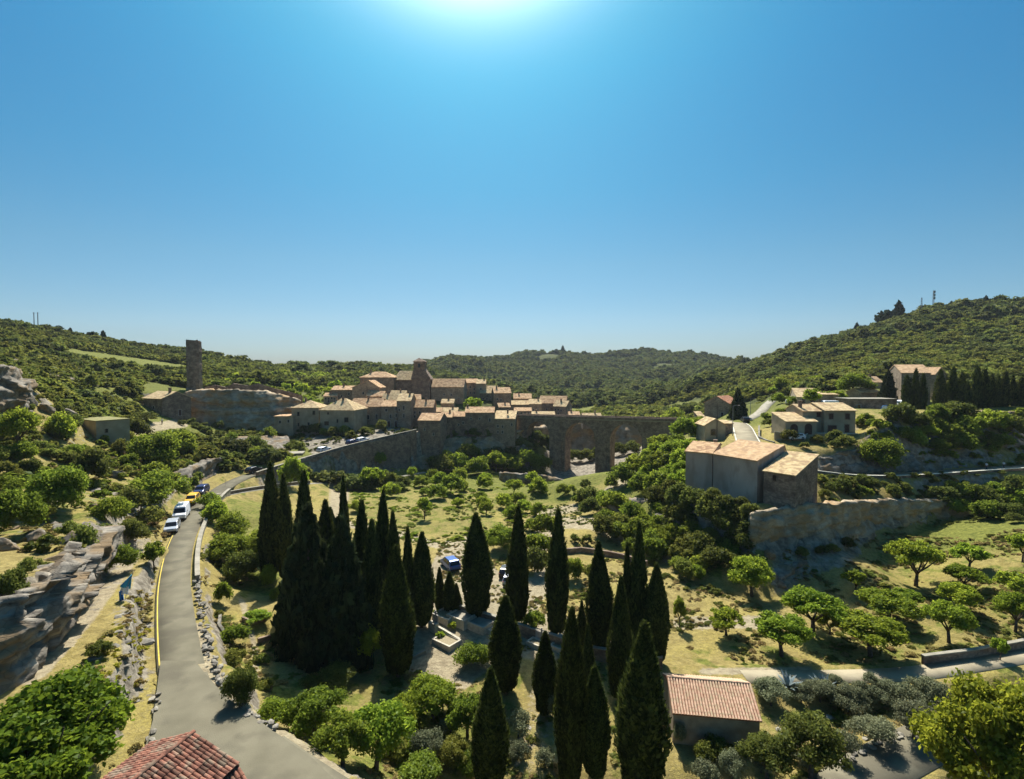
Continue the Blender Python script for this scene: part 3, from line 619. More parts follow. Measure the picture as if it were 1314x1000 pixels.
cliff('cliff', pl("-120,950,31.5 -10,905,34 40,868,37 90,803,45.5 122,754,53.5 142,728,59.5"),
      pl("-140,790,35 -5,768,38 25,758,40 46,732,42 88,719,48.3 102,689,54.5 122,672,61"), 52, .26, 1.1, M_rockg, 1.8, 3.2, 29, .9, 1.5)
cliff('cliff', pl("232,640,98.5 262,617,113 292,602,126 306,596,132"), pl("238,603,107 266,590,118 285,586,124 300,588,130"), 18, .4, .9, M_rockg, .4, 3, 31)
cliff('rock_band', pl("-60,565,80 0,548,88 28,535,95 36,528,97"),
      pl("-60,478,83 0,470,91 22,474,98 34,500,101"), 34, .3, 1.2, M_rockg, .8, 3, 37, .9, 1.4)
cliff('rock_band', pl("0,640,70 60,640,72 120,640,76"), pl("0,625,72 60,624,75 120,622,80"), 8, .4, .7, M_rockg, .1, 2, 41)
cliff('rock_band', pl("55,489,134 110,499,150 150,505,162 178,508,170"), pl("55,479,138 110,488,153 150,494,165 178,500,172"), 8, .6, 1.0, M_rockg, .1, 2, 43)
cliff('rock_band', pl("640,616,150 700,620,150 720,626,146"), pl("640,606,152 700,610,152 722,618,148"), 7, .5, .6, M_rockg, .1, 2, 47)
cliff('rock_band', pl("770,640,110 800,652,107 850,655,101 900,662,93 935,680,86"), pl("770,632,112 800,640,109 850,640,103 900,644,95 937,660,88"), 9, .45, .7, M_rockg, .1, 2, 53)

# ------------------------------------------------------------------ walls along a line (each a thing)
def wall_line(name, pts, th, h, mat, label, cat='wall', depth=1.0, coping=None, group=None, follow=False, ctop=.12):
    """pts = top line; body reaches h below it (depth extra underground)"""
    m = MB(); c = densify(pts, 2.0); Lp, Rp = edge_pair(c, th)
    for i in range(len(c)):
        for q in (Lp[i], Rp[i]):
            zb = q.z - h - depth
            m.v.append((q.x, q.y, zb)); m.v.append((q.x, q.y, q.z + (fbm(np.array([q.x * 1.3]), np.array([q.y * 1.3]), 2)[0] * .12 if not coping else 0)))
    for i in range(len(c) - 1):
        a, b = 4 * i, 4 * i + 4
        m.f += [(a, a + 1, b + 1, b), (b + 2, b + 3, a + 3, a + 2), (a + 1, a + 3, b + 3, b + 1)]
    m.f += [(0, 2, 3, 1), (b, b + 1, b + 3, b + 2)]
    if coping:
        t = empty(name, c[0]); tag(t, label, cat, group); o = m.build('wall_body', mat); o.parent = t; o.matrix_parent_inverse = Matrix.Translation(-c[0])
        k = MB(); L2, R2 = edge_pair([p + Vector((0, 0, ctop)) for p in c], th + .14)
        for i in range(len(c)):
            for q in (L2[i], R2[i]): k.v.append((q.x, q.y, q.z - ctop + .004)); k.v.append((q.x, q.y, q.z))
        for i in range(len(c) - 1):
            a, b = 4 * i, 4 * i + 4; k.f += [(a, a + 1, b + 1, b), (b + 2, b + 3, a + 3, a + 2), (a + 1, a + 3, b + 3, b + 1), (a, b, b + 2, a + 2)]
        k.f += [(0, 2, 3, 1), (b, b + 1, b + 3, b + 2)]
        o2 = k.build('coping', coping); o2.parent = t; o2.matrix_parent_inverse = Matrix.Translation(-c[0]); return t
    o = m.build(name, mat); tag(o, label, cat, group); return o
# the ramp's great retaining wall (parapet on the valley side of the road)
LL, RR = edge_pair(c_main, 3.4 + .5)
i0 = min(range(len(RR)), key=lambda i: (RR[i] - P(335, 612, 121)).length)
par = [p + Vector((0, 0, .75)) for p in RR[i0:]]
wall_line('retaining_wall', par, .45, 9.0, M_stone_d, 'tall dark stone retaining wall carrying the ramp road up to the village', 'retaining wall', 1, M_conc)
cliff('retaining_wall', pl("345,624,123.5 390,611,134.4 430,616,145.8 480,612,155.4 532,605,162.4"), [p + Vector((.35, -.28, -.35)) for p in par[::max(1, len(par) // 12)]], 22, .5, .03, M_stone_d, 0, .25, 3, 0, 0)
# parapet along the bend by the bushes
i1 = min(range(len(RR)), key=lambda i: abs(RR[i].y - 62)); i2 = min(range(len(RR)), key=lambda i: abs(RR[i].y - 110))
wall_line('parapet_wall', [p + Vector((.55, 0, .55)) for p in RR[i1:i2]], .42, 1.6, M_stone, 'low pale parapet wall on the outer side of the road bend', 'parapet wall', 1.2, M_conc)
wall_line('parapet_wall', [p + Vector((.2, .9, .5)) for p in c_foot[1:14]], .4, 2.2, M_stone_d, 'low wall beside the sloping path below the ramp road', 'parapet wall', .8, M_conc)
# cliff road parapet
Lc, Rc = edge_pair(c_cliff, 4.2 + .4)
wall_line('parapet_wall', [p + Vector((0, 0, .42)) for p in Rc], .32, 1.3, M_stone_d, 'long pale topped parapet of the road along the right hand cliff', 'parapet wall', .8, M_white, ctop=.1)
wall_line('concrete_wall', [PZ(1184, 842, -30.4), PZ(1250, 834, -30.3), PZ(1314, 822, -30.2), PZ(1400, 806, -30.1)], .3, .9, M_stone_d, 'low straight concrete wall at the lower edge of the orchard', 'wall', .6, M_conc)
wall_line('terrace_wall', pl("935,577,102 1030,580,104 1070,578,105.3 1098,579,105.4"), .5, 2.4, M_stone, 'long dry stone terrace wall between the cliff road and the two storey house', 'terrace wall', 1.5)
wall_line('garden_wall', pl("974,546,128 974,560,114 985,565,110 994,567,108.5"), .4, 1.6, M_stone, 'curved rubble garden wall at the corner of the bridge road', 'garden wall', 1)
wall_line('terrace_wall', pl("994,554,110.5 1030,561,110.5 1036,556,111.5 1100,557,112.6"), .4, 2.2, M_plast2, 'rendered terrace wall in front of the two storey house', 'terrace wall', 1.2, M_white)
wall_line('garden_wall', pl("962,534,158 972,524,170 978,518,180"), .4, 1, M_stone, 'low stone wall climbing beside the hill lane', 'garden wall', .8)
wall_line('terrace_wall', [ground(a, b) + Vector((0, 0, .9)) for a, b in ((725, 711), (745, 709), (770, 712), (800, 718), (830, 727))], .5, 1.2, M_stone_d, 'dark dry stone terrace wall below the zigzag path', 'terrace wall', 1)
wall_line('terrace_wall', [ground(a, b) + Vector((0, 0, .6)) for a, b in ((331, 826), (345, 822), (362, 818))], .3, .7, M_stone_d, 'short straight stone edging on the terrace left of the cypresses', 'terrace wall', 1)
wall_line('terrace_wall', [ground(a, b) + Vector((0, 0, .5)) for a, b in ((311, 797), (322, 801), (338, 797), (346, 790))], .3, .7, M_stone_d, 'curved stone edging round a green bed', 'terrace wall', 1)
wall_line('terrace_wall', [ground(a, b) + Vector((0, 0, .5)) for a, b in ((283, 793), (281, 806), (287, 815))], .3, .7, M_stone, 'small curved dry stone wall below the road bend', 'terrace wall', 1)
wall_line('ruined_wall', pl("263,497,174 276,494,175 290,497,175.5 300,492,176 318,495,177 332,492,178 350,498,180 372,503,182 388,508,184"), .9, 2.0, M_stone_d, 'ruined rampart on top of the castle rock', 'ruined wall', 2)
wall_line('field_wall', pl("50,483,150 100,487,160 140,492,172 170,497,182 190,498,190"), .6, 1.2, M_stone, 'long dry stone wall crossing the left hillside', 'field wall', 1)

# ------------------------------------------------------------------ houses
def roof_mesh(name, polys, mat, parent, th=.16):
    """polys: list of quads (eave-left, eave-right, ridge-right, ridge-left) with outward-up normal; thickness downward; uv runs along the eave"""
    v = []; f = []; uv = []
    for q in polys:
        a = [Vector(p) for p in q]; n = (a[1] - a[0]).cross(a[-1] - a[0]).normalized()
        if n.z < 0: a.reverse(); n = -n
        b = [p - n * th for p in a]; s = len(v); k = len(a); v += a + b
        f.append(tuple(s + i for i in range(k))); f.append(tuple(s + k + i for i in reversed(range(k))))
        f += [(s + i, s + k + i, s + k + (i + 1) % k, s + (i + 1) % k) for i in range(k)]
        ev = Vector(q[1]) - Vector(q[0]); ev.normalize()
        for face in f[-(k + 2):]:
            for i in face: uv.append((v[i].dot(ev), v[i].z))
    me = bpy.data.meshes.new(name); me.from_pydata([tuple(x) for x in v], [], f); me.materials.append(mat)
    ul = me.uv_layers.new(name='uv'); ul.data.foreach_set('uv', np.array(uv, dtype=np.float32).ravel()); me.update()
    o = obj(name, me, parent); return o
def window(parent, x, z, w, h, y=0.0, shutter=None, frame=M_frame, side='front', W=0, D=0, glass=M_glass, label=None, nm='window'):
    """a recessed opening shown by a proud surround with a dark pane behind; local coordinates, facade at y=0 facing -y"""
    def pt(u, v, zz):
        if side == 'front': return (u, y + v, zz)
        if side == 'right': return (W - v + y, u, zz)
        return (v + y, D - u, zz)
    def bx(m, u0, u1, v0, v1, z0, z1):
        vs = [pt(u, v, zz) for zz in (z0, z1) for u, v in ((u0, v0), (u1, v0), (u1, v1), (u0, v1))]
        m.add(vs, [(3, 2, 1, 0), (4, 5, 6, 7), (0, 1, 5, 4), (1, 2, 6, 5), (2, 3, 7, 6), (3, 0, 4, 7)])
    t = .14
    m = MB(); x0, x1, z0, z1 = x - w / 2, x + w / 2, z - h / 2, z + h / 2
    bx(m, x0 - t, x0, -.05, .02, z0 - t, z1 + t); bx(m, x1, x1 + t, -.05, .02, z0 - t, z1 + t); bx(m, x0, x1, -.05, .02, z1, z1 + t); bx(m, x0, x1, -.07, .02, z0 - t, z0)
    f = m.build(nm, frame, parent)
    g = MB()
    if shutter:
        bx(g, x0 + .01, x - .01, -.035, -.008, z0 + .01, z1 - .01); bx(g, x + .01, x1 - .01, -.035, -.008, z0 + .01, z1 - .01); g.build('shutter', shutter, f)
    else:
        bx(g, x0, x1, -.02, -.005, z0, z1); g.build('pane', glass, f)
    return f
def house(pA, pB, zE, zB, D, rise, roof, wall_m, roof_m, label, name='house', wins=(), shutter=None, ridge=.5, over=.35, group=None, chim=(), cat='house', frame=M_frame, riseL=0, gover=.15):
    """pA/pB: left and right front eave corners (x,y); zE eave height; zB foot; D depth away from the facade
       roof: 'gable' (ridge parallel to the facade), 'gablef' (gable faces front), 'hip', 'shed' (rises to the back), 'flat'"""
    A = Vector((pA[0], pA[1])); B = Vector((pB[0], pB[1])); d = B - A; W = d.length; rz = math.atan2(d.y, d.x)
    t = empty(name, (A.x, A.y, zB), rz); tag(t, label, cat, group); h = zE - zB; dn = -3.0
    m = MB(); v = [(0, 0), (W, 0), (W, D), (0, D)]
    def ring(z): return [(x, y, z) for x, y in v]
    rt = -.05
    if roof == 'gable':
        yr = D * ridge; bz = h + riseL
        m.add([(0, 0, dn), (W, 0, dn), (W, D, dn), (0, D, dn), (0, 0, h + rt), (W, 0, h + rt), (W, D, bz + rt), (0, D, bz + rt), (0, yr, h + rise + rt), (W, yr, h + rise + rt)],
              [(0, 1, 5, 4), (2, 3, 7, 6), (1, 2, 6, 9, 5), (3, 0, 4, 8, 7), (0, 3, 2, 1)])
        e = rise / yr * over; e2 = (rise - riseL) / (D - yr) * over
        polys = [[(-gover, -over, h - e), (W + gover, -over, h - e), (W + gover, yr, h + rise), (-gover, yr, h + rise)], [(W + gover, D + over, bz - e2), (-gover, D + over, bz - e2), (-gover, yr + .002, h + rise), (W + gover, yr + .002, h + rise)]]
    elif roof == 'gablef':
        xr = W * ridge
        m.add([(0, 0, dn), (W, 0, dn), (W, D, dn), (0, D, dn), (0, 0, h + rt), (W, 0, h + rt), (W, D, h + rt), (0, D, h + rt), (xr, 0, h + rise + rt), (xr, D, h + rise + rt)],
              [(0, 1, 5, 8, 4), (1, 2, 6, 5), (2, 3, 7, 9, 6), (3, 0, 4, 7), (0, 3, 2, 1)])
        e = rise / xr * over; e2 = rise / (W - xr) * over
        polys = [[(-over, D + .15, h - e), (-over, -.15, h - e), (xr, -.15, h + rise), (xr, D + .15, h + rise)], [(W + over, -.15, h - e2), (W + over, D + .15, h - e2), (xr + .002, D + .15, h + rise), (xr + .002, -.15, h + rise)]]
    elif roof == 'hip':
        m.add(ring(dn) + ring(h + rt), [(0, 1, 5, 4), (1, 2, 6, 5), (2, 3, 7, 6), (3, 0, 4, 7), (0, 3, 2, 1), (4, 5, 6, 7)])
        k = min(W, D) / 2 * .95; o = over; a = (-o, -o, h - .1); b = (W + o, -o, h - .1); c = (W + o, D + o, h - .1); dd = (-o, D + o, h - .1)
        if W >= D: r1 = (k, D / 2, h + rise); r2 = (W - k, D / 2, h + rise); polys = [[a, b, r2, r1], [c, dd, r1, r2], [b, c, r2], [dd, a, r1]]
        else: r1 = (W / 2, k, h + rise); r2 = (W / 2, D - k, h + rise); polys = [[a, b, r1], [c, dd, r2], [b, c, r2, r1], [dd, a, r1, r2]]
    elif roof == 'shed':
        m.add(ring(dn) + [(0, 0, h + rt), (W, 0, h + rt), (W, D, h + rise + rt), (0, D, h + rise + rt)], [(0, 1, 5, 4), (1, 2, 6, 5), (2, 3, 7, 6), (3, 0, 4, 7), (0, 3, 2, 1)])
        e = rise / D * over; polys = [[(-.15, -over, h - e), (W + .15, -over, h - e), (W + .15, D + .1, h + rise + .03), (-.15, D + .1, h + rise + .03)]]
    else:
        m.add(ring(dn) + ring(h), [(0, 1, 5, 4), (1, 2, 6, 5), (2, 3, 7, 6), (3, 0, 4, 7), (0, 3, 2, 1), (4, 5, 6, 7)])
        polys = [[(-.12, -.12, h + .16), (W + .12, -.12, h + .16), (W + .12, D + .12, h + .16), (-.12, D + .12, h + .16)]]
    m.build('wall', wall_m, t)
    rf = roof_mesh('roof', polys, roof_m, t)
    for (cx, cy, ch) in chim:
        k = MB(); zz = h + rise * (1 - abs(cy - (ridge if roof == 'gable' else .5)) * 1.2); k.box((W * cx, D * cy, zz + ch / 2 - .3), (.55, .7, ch + .6)); k.box((W * cx, D * cy, zz + ch + .05), (.75, .9, .12)); k.build('chimney', M_stone_d, rf)
    for w in wins:
        sd_ = w[5] if len(w) > 5 else 'front'; nm = w[4] if len(w) > 4 else 'window'
        base = W if sd_ == 'front' else D
        window(t, w[0] * base, w[1] * h, w[2], w[3], 0, shutter if nm == 'window' else (M_shut if nm == 'door' else None), frame, sd_, W, D, nm=nm)
    return t
def H_px(lx, rx, eave, base, Y, D, top, roof, wm, rm, label, yaw=0, **k):
    """place by where the facade stands: left/right, eave, foot and roof-top heights as surveyed at distance Y"""
    a = P(lx, eave, Y); b = P(rx, eave, Y); zb = P((lx + rx) / 2, base, Y).z; c = (a + b) / 2; W = (b - a).length
    dx = W / 2 * math.cos(yaw) ; dy = W / 2 * math.sin(yaw)
    A = (c.x - dx, c.y - dy); B = (c.x + dx, c.y + dy)
    back = {'gable': D * k.get('ridge', .5), 'shed': D, 'hip': D / 2, 'gablef': 0, 'flat': 0}[roof]
    rise = max(.15, P((lx + rx) / 2, top, Y + back).z - a.z) if roof != 'flat' else 0
    return house(A, B, a.z, zb, D, rise, roof, wm, rm, label, **k)
VG = 'old stone houses of the hilltop village'
S, B2, B3, G1 = M_stone_d, M_plast2, M_plast3, M_plast
_vr = random.Random(77)
def V(*a, **k):
    w = list(k.get('wins', ())); px = (a[1] - a[0]); used = [q[0] for q in w]
    for f in (.18, .4, .62, .84):
        if px > 16 and all(abs(f - u) > .16 for u in used) and _vr.random() < .75:
            w.append((f, _vr.uniform(.55, .7), .55, .85)); used.append(f)
            if _vr.random() < .4: w.append((f, .3, .55, .9))
    k['wins'] = w
    if 'chim' not in k and _vr.random() < .6: k['chim'] = ((_vr.uniform(.2, .8), _vr.uniform(.4, .5), .8),)
    k.setdefault('group', VG); return H_px(*a, **k)
V(352, 376, 534, 556, 168, 6, 533, 'shed', B2, M_tile, 'low beige annex left of the first cliff-top house', wins=[(.3, .65, .6, .9), (.75, .7, .6, .9)])
V(374, 409, 523, 557, 170, 9, 514, 'hip', B2, M_tile3, 'beige two storey house with low hipped roof, leftmost house of the village row', wins=[(.25, .75, .7, 1.3), (.25, .35, .6, 1.1), (.62, .38, .6, .9), (.82, .8, .8, 1.3)], frame=B3)
V(409, 455, 526, 558, 168, 11, 511, 'hip', B2, M_tile3, 'broad beige house with a big hipped roof and two chimneys above the ramp road', yaw=-.12, wins=[(.25, .85, .6, .7), (.2, .45, 1.5, 1.3), (.52, .55, .5, 1.2), (.78, .6, 1.3, 1.5)], chim=((.3, .45, .8), (.52, .4, .8)), frame=B3)
V(448, 489, 521, 546, 180, 8, 511, 'gable', B3, M_tile, 'long stone house with pale window surrounds beside the hipped roof house', yaw=-.1, wins=[(.3, .75, .55, .8), (.3, .4, .7, 1.6), (.6, .42, .7, 1.5), (.87, .45, .7, 1.6)])
V(489, 511, 521, 548, 177, 8, 514, 'gable', B3, M_tile, 'narrow stone house with two pale framed doors at street level', wins=[(.3, .8, .7, .9), (.55, .5, .6, 1.3), (.88, .88, .6, 1), (.88, .55, .6, 1.2), (.45, .14, .9, 2, 'door'), (.86, .14, .9, 2, 'door')])
V(509, 527, 514, 548, 177, 10, 505, 'gable', B3, M_tile3, 'tall narrow stone house with two windows above each other beside the framed doors', wins=[(.5, .72, .6, 1.3), (.5, .42, .6, 1.3)])
V(490, 512, 513, 522, 184, 6, 505, 'gable', B3, M_tile3, 'low pale roofed house tucked behind the narrow door house', wins=[(.5, .5, .6, .7)])
V(527, 556, 522, 540, 182, 7, 513, 'gable', B3, M_tile, 'stone house with concave pale roof left of the tall corner house', wins=[(.7, .5, .6, .9)])
V(536, 565, 539, 580, 166, 10, 530, 'gable', S, M_tile, 'tall dark corner house above the gorge at the head of the ramp', yaw=-.1, wins=[(.3, .7, .5, .7), (.7, .55, .5, .7)])
V(425, 452, 500, 517, 200, 8, 495, 'gable', B3, M_tile, 'small upper house at the left edge of the village with vertical drainpipe', wins=[(.5, .5, .5, .8)])
V(452, 487, 497, 515, 196, 9, 488, 'gablef', B3, M_tile, 'dark gabled house below the long upper roof', ridge=.6, wins=[(.8, .6, .7, 1)])
V(462, 505, 484, 506, 212, 10, 477, 'hip', B3, M_tile, 'wide upper house with a low hipped roof left of the church', wins=[(.3, .7, .5, .8)], chim=((.25, .4, 1.0),))
V(553, 595, 496, 522, 214, 9, 486, 'gable', B3, M_tile, 'large dark house with a broad roof right of the church', yaw=-.06, wins=[(.85, .35, .7, 1.5), (.4, .6, .5, .7)])
V(590, 612, 491, 510, 226, 8, 486, 'gable', B3, M_tile, 'dark house with thin roof line behind the fig tree', wins=[(.4, .5, .6, 1)])
V(611, 623, 492, 507, 224, 8, 487, 'gable', B2, M_tile3, 'small pale walled house at the end of the upper row', wins=[(.5, .5, .5, .9)])
V(616, 638, 504, 522, 222, 8, 495, 'gable', B3, M_tile3, 'low roofed house in the middle of the right cluster', ridge=.6)
V(634, 656, 504, 523, 214, 9, 497, 'gable', B3, M_tile, 'tall shaded house at the near corner of the right cluster', yaw=.15, wins=[(.4, .5, .5, 1)])
V(659, 682, 511, 522, 232, 8, 505, 'gable', B3, M_tile, 'small far house behind the right cluster roofs')
V(652, 680, 519, 534, 220, 8, 514, 'gable', B3, M_tile3, 'house with three small white windows near the bridge', wins=[(.3, .5, .5, .9), (.55, .5, .5, .9), (.8, .3, .5, .9)])
V(679, 695, 518, 534, 218, 9, 512, 'gable', B3, M_tile3, 'narrow house with chimney at the bridge head', wins=[(.35, .5, .5, .9), (.7, .5, .5, .9)], chim=((.75, .4, .9),))
V(691, 726, 517, 534, 234, 9, 508, 'gable', B3, M_tile, 'rightmost long house of the village with a steep pale roof', yaw=-.25, wins=[(.3, .5, .5, .9)])
V(681, 712, 532, 538, 205, 6, 528, 'gable', B3, M_tile3, 'low pale roof just behind the bridge parapet')
V(730, 744, 532, 538, 212, 5, 528, 'gable', B3, M_tile, 'tiny roof right of the village seen over the bridge')
V(748, 772, 535, 541, 200, 6, 530, 'gable', B3, M_tile3, 'low isolated pale roof seen over the middle of the bridge')
V(565, 580, 535, 562, 176, 7, 529, 'gable', S, M_tile, 'narrow gorge-side house right of the tall corner house', wins=[(.5, .6, .5, .7)])
V(580, 597, 534, 562, 178, 7, 528, 'gable', S, M_tile, 'second narrow gorge-side house right of the corner house', wins=[(.5, .6, .5, .7)])
V(555, 567, 528, 536, 188, 6, 523, 'gable', B3, M_tile, 'tiny roof wedged between the concave roof and the gorge houses')
V(567, 587, 528, 538, 188, 6, 523, 'gable', B3, M_tile3, 'low roof behind the gorge-side houses')
V(597, 634, 529, 563, 178, 8, 522, 'gable', S, M_tile, 'long gorge-side building with buttressed dark wall and wide roof', wins=[(.2, .75, .5, .6), (.5, .75, .5, .6), (.85, .7, .6, 1.2)], chim=((.05, .5, .7),))
V(634, 661, 537, 562, 178, 7, 527, 'shed', M_plast3, M_tile3, 'square end house with sloping roof where the bridge begins', yaw=-.1)

V(500, 520, 508, 520, 196, 6, 501, 'gable', B3, M_tile3, 'small pale roofed house below the church nave')
V(520, 540, 512, 524, 192, 6, 506, 'gable', B3, M_tile, 'low house below the church tower, left of the concave roof', yaw=.2)
V(470, 492, 508, 518, 192, 6, 502, 'gable', B3, M_tile, 'small house squeezed above the long row with pale surrounds')
V(566, 582, 517, 530, 200, 6, 512, 'gable', B3, M_tile3, 'house under the broad roofed house right of the church')
V(640, 655, 522, 532, 205, 6, 517, 'gable', B3, M_tile, 'little house between the corner house and the three window house', yaw=.2)
V(660, 682, 527, 536, 198, 6, 523, 'gable', B3, M_tile, 'low house at the very start of the viaduct')
V(709, 727, 521, 535, 226, 7, 514, 'gable', B3, M_tile3, 'house end on the right edge of the village', yaw=-.5)
V(415, 432, 508, 518, 198, 5, 504, 'gable', B3, M_tile, 'small ruined looking house above the big hipped roof')
# church: nave and square bell tower with buttressed foot
def church():
    t = empty('church', P(528, 512, 215)); tag(t, 'old stone church with a square bell tower crowning the village', 'church')
    o = t.location; L = lambda px, py, Y: P(px, py, Y) - o
    def blk(x0, x1, py0, py1, Y, D, nm, mat=S):
        a = P(x0, py0, Y) - o; b = P(x1, py1, Y) - o; m = MB(); m.box(((a.x + b.x) / 2, a.y + D / 2, (a.z + b.z) / 2), (b.x - a.x, D, abs(a.z - b.z))); return m.build(nm, mat, t)
    nv = blk(505, 530, 487, 520, 216, 9, 'nave')
    a = P(504, 487, 216) - o; b = P(531, 487, 216) - o; top = P(517, 476, 220.5) - o
    roof_mesh('roof', [[(a.x, a.y - .4, a.z - .2), (b.x, b.y - .4, b.z - .2), (b.x, a.y + 4.5, top.z), (a.x + 2, a.y + 4.5, top.z)], [(b.x, b.y + 9.4, b.z - .2), (a.x, a.y + 9.4, a.z - .2), (a.x + 2, a.y + 4.502, top.z), (b.x, a.y + 4.502, top.z)]], M_tile3, t)
    blk(528, 552, 487, 520, 214, 8, 'tower_base')
    m = MB(); p0 = P(527, 487, 213.9) - o; p1 = P(553, 487, 213.9) - o; q0 = P(530.5, 474, 214.5) - o; q1 = P(545, 474, 214.5) - o
    m.add([(p0.x, p0.y, p0.z), (p1.x, p1.y, p1.z), (p1.x, p1.y + 8, p1.z), (p0.x, p0.y + 8, p0.z), (q0.x, q0.y, q0.z), (q1.x, q1.y, q1.z), (q1.x, q1.y + 5, q1.z), (q0.x, q0.y + 5, q0.z)], [(0, 1, 5, 4), (1, 2, 6, 5), (2, 3, 7, 6), (3, 0, 4, 7), (4, 5, 6, 7)]); m.build('buttress', S, t)
    bt = blk(530.5, 545, 464, 475, 214.5, 4.8, 'bell_tower')
    # belfry opening and low pyramidal cap
    a = P(530.5, 464, 214.5) - o; b = P(545, 464, 214.5) - o; c = P(537.7, 459.3, 217) - o; e = .25
    roof_mesh('tower_roof', [[(a.x - e, a.y - e, a.z), (b.x + e, a.y - e, a.z), (c.x, c.y, c.z)], [(b.x + e, a.y - e, a.z), (b.x + e, a.y + 5, a.z), (c.x, c.y, c.z)], [(b.x + e, a.y + 5, a.z), (a.x - e, a.y + 5, a.z), (c.x, c.y, c.z)], [(a.x - e, a.y + 5, a.z), (a.x - e, a.y - e, a.z), (c.x, c.y, c.z)]], S, t)
    w = P(537.7, 469.5, 214.5) - o; m = MB(); m.box((w.x, w.y - .02, w.z), (.9, .08, 1.6)); m.build('belfry_opening', M_glass, t)
    w = P(515, 500, 216) - o; m = MB(); m.box((w.x, w.y - .02, w.z), (.6, .08, 1.6)); m.build('window', M_glass, t)
church()

# ruined castle tower: tall slender masonry shaft with a ragged top
def candela():
    c = P(250.5, 500, 180); t = empty('ruined_tower', c); tag(t, 'tall slender ruined stone tower standing on the castle rock', 'tower')
    n = 44; k = 8; top = P(250, 437, 180).z - c.z; w = (261 - 241) / F * 180 / 2 * .74; v = []; rng = np.random.RandomState(3)
    prof = [(-1, -.8), (-.1, -1), (.75, -1), (1, -.55), (.95, .6), (.5, 1), (-.6, 1), (-1, .3)]
    pr = []
    for a, b in zip(prof, prof[1:] + prof[:1]): pr += [(a[0] + (b[0] - a[0]) * i / 4, a[1] + (b[1] - a[1]) * i / 4) for i in range(4)]
    k = len(pr)
    for i in range(n + 1):
        z = -2 + (top + 2) * i / n
        for j, (x, y) in enumerate(pr):
            r = 1 + .06 * (rng.rand() - .5) + (.12 if i < 3 else 0); zz = z
            if i == n: zz = z + [.2, .1, -.2, -.5, -.1, .2, -.7, -1.2, -.9, -.3, 0, .2, .1, -.4, -.8, -.3][j // 2 % 16]
            wob = 1 - .05 * math.sin(i * .5) * (x > 0)
            v.append((x * w * r * wob, y * w * .9 * r, zz))
    f = [(i * k + j, i * k + (j + 1) % k, (i + 1) * k + (j + 1) % k, (i + 1) * k + j) for i in range(n) for j in range(k)]
    m = MB(); m.v = v; m.f = f + [tuple(n * k + j for j in range(k))]; m.build('shaft', M_stone_d, t)
    for i in range(10):
        rb = MB(); rb.box((rng.uniform(-3.2, 3), rng.uniform(-2.6, 1.5), .2), (rng.uniform(.5, 1.1), rng.uniform(.5, .9), rng.uniform(.4, .9)), rng.rand() * 3); rb.build('stone', M_stone, t, bevel=.08)
candela()

# left bank houses
def corner_house(corner, left, right, zE, zB, roof_m, label):
    pass
a = P(96.5, 539, 114); b = P(123, 541, 108.5)
house((a.x, a.y), (b.x, b.y), b.z, P(123, 575, 108.5).z, 6.2, 0, 'flat', B2, nmat('mossy_roof', (.16, .15, .06), (.26, .24, .09), 1.2), 'square flat roofed beige house on the left bank', wins=[(.35, .35, 1.4, 1.6), (.3, .62, .5, .8, 'window', 'right')], frame=B3)
a = P(184, 511, 160); b = P(208, 511, 155)
house((a.x, a.y), (b.x, b.y), b.z, P(208, 540, 155).z, 8.5, 1.9, 'gable', S, M_tile3, 'small stone house with a chimney left of the castle rock', ridge=.5, chim=((.8, .4, 1.3),), wins=[(.6, .3, .8, 1.8, 'door', 'right'), (.55, .55, .8, 1)], over=.5)
wall_line('parapet_wall', pl("152,556,118 165,551,126 180,547,134 205,545,144 215,545,148"), .35, 1.1, M_stone, 'low wall round the little car park on the left bank', 'parapet wall', 3.0)

# right bank: the cluster of stone houses over the cliff
a = PZ(915, 581.5, -14.6); b = PZ(972, 590.5, -14.6)
bl = Vector(((b.x - a.x), (b.y - a.y))).normalized(); nn = Vector((-bl.y, bl.x))
house((a.x, a.y), (b.x, b.y), -14.6, -21.4, 7.8, 2.0, 'gable', G1, M_tile2, 'tall blank grey rendered house with an orange ochre roof, middle of the cliff-edge cluster', ridge=.97, riseL=1.55, over=.3)
a2 = P(880, 578, 95); b2 = P(914, 583.5, 92.2)
house((a2.x, a2.y), (b2.x, b2.y), a2.z, -20.8, 6.0, 1.3, 'gable', G1, M_tile, 'lower grey house with a weathered brown roof, left end of the cliff-edge cluster', ridge=.8, riseL=.9, chim=((.8, .95, .5),))
a3 = PZ(980, 603, -16.0); b3 = PZ(1021, 609, -16.0)
house((a3.x, a3.y), (b3.x, b3.y), -16.0, -20.9, 8.6, 2.3, 'shed', M_stone_d, M_tile3, 'rubble stone house with a sandy tiled mono-pitch roof, right end of the cliff-edge cluster', wins=[(.35, .78, .55, .9)], frame=M_stone_d)
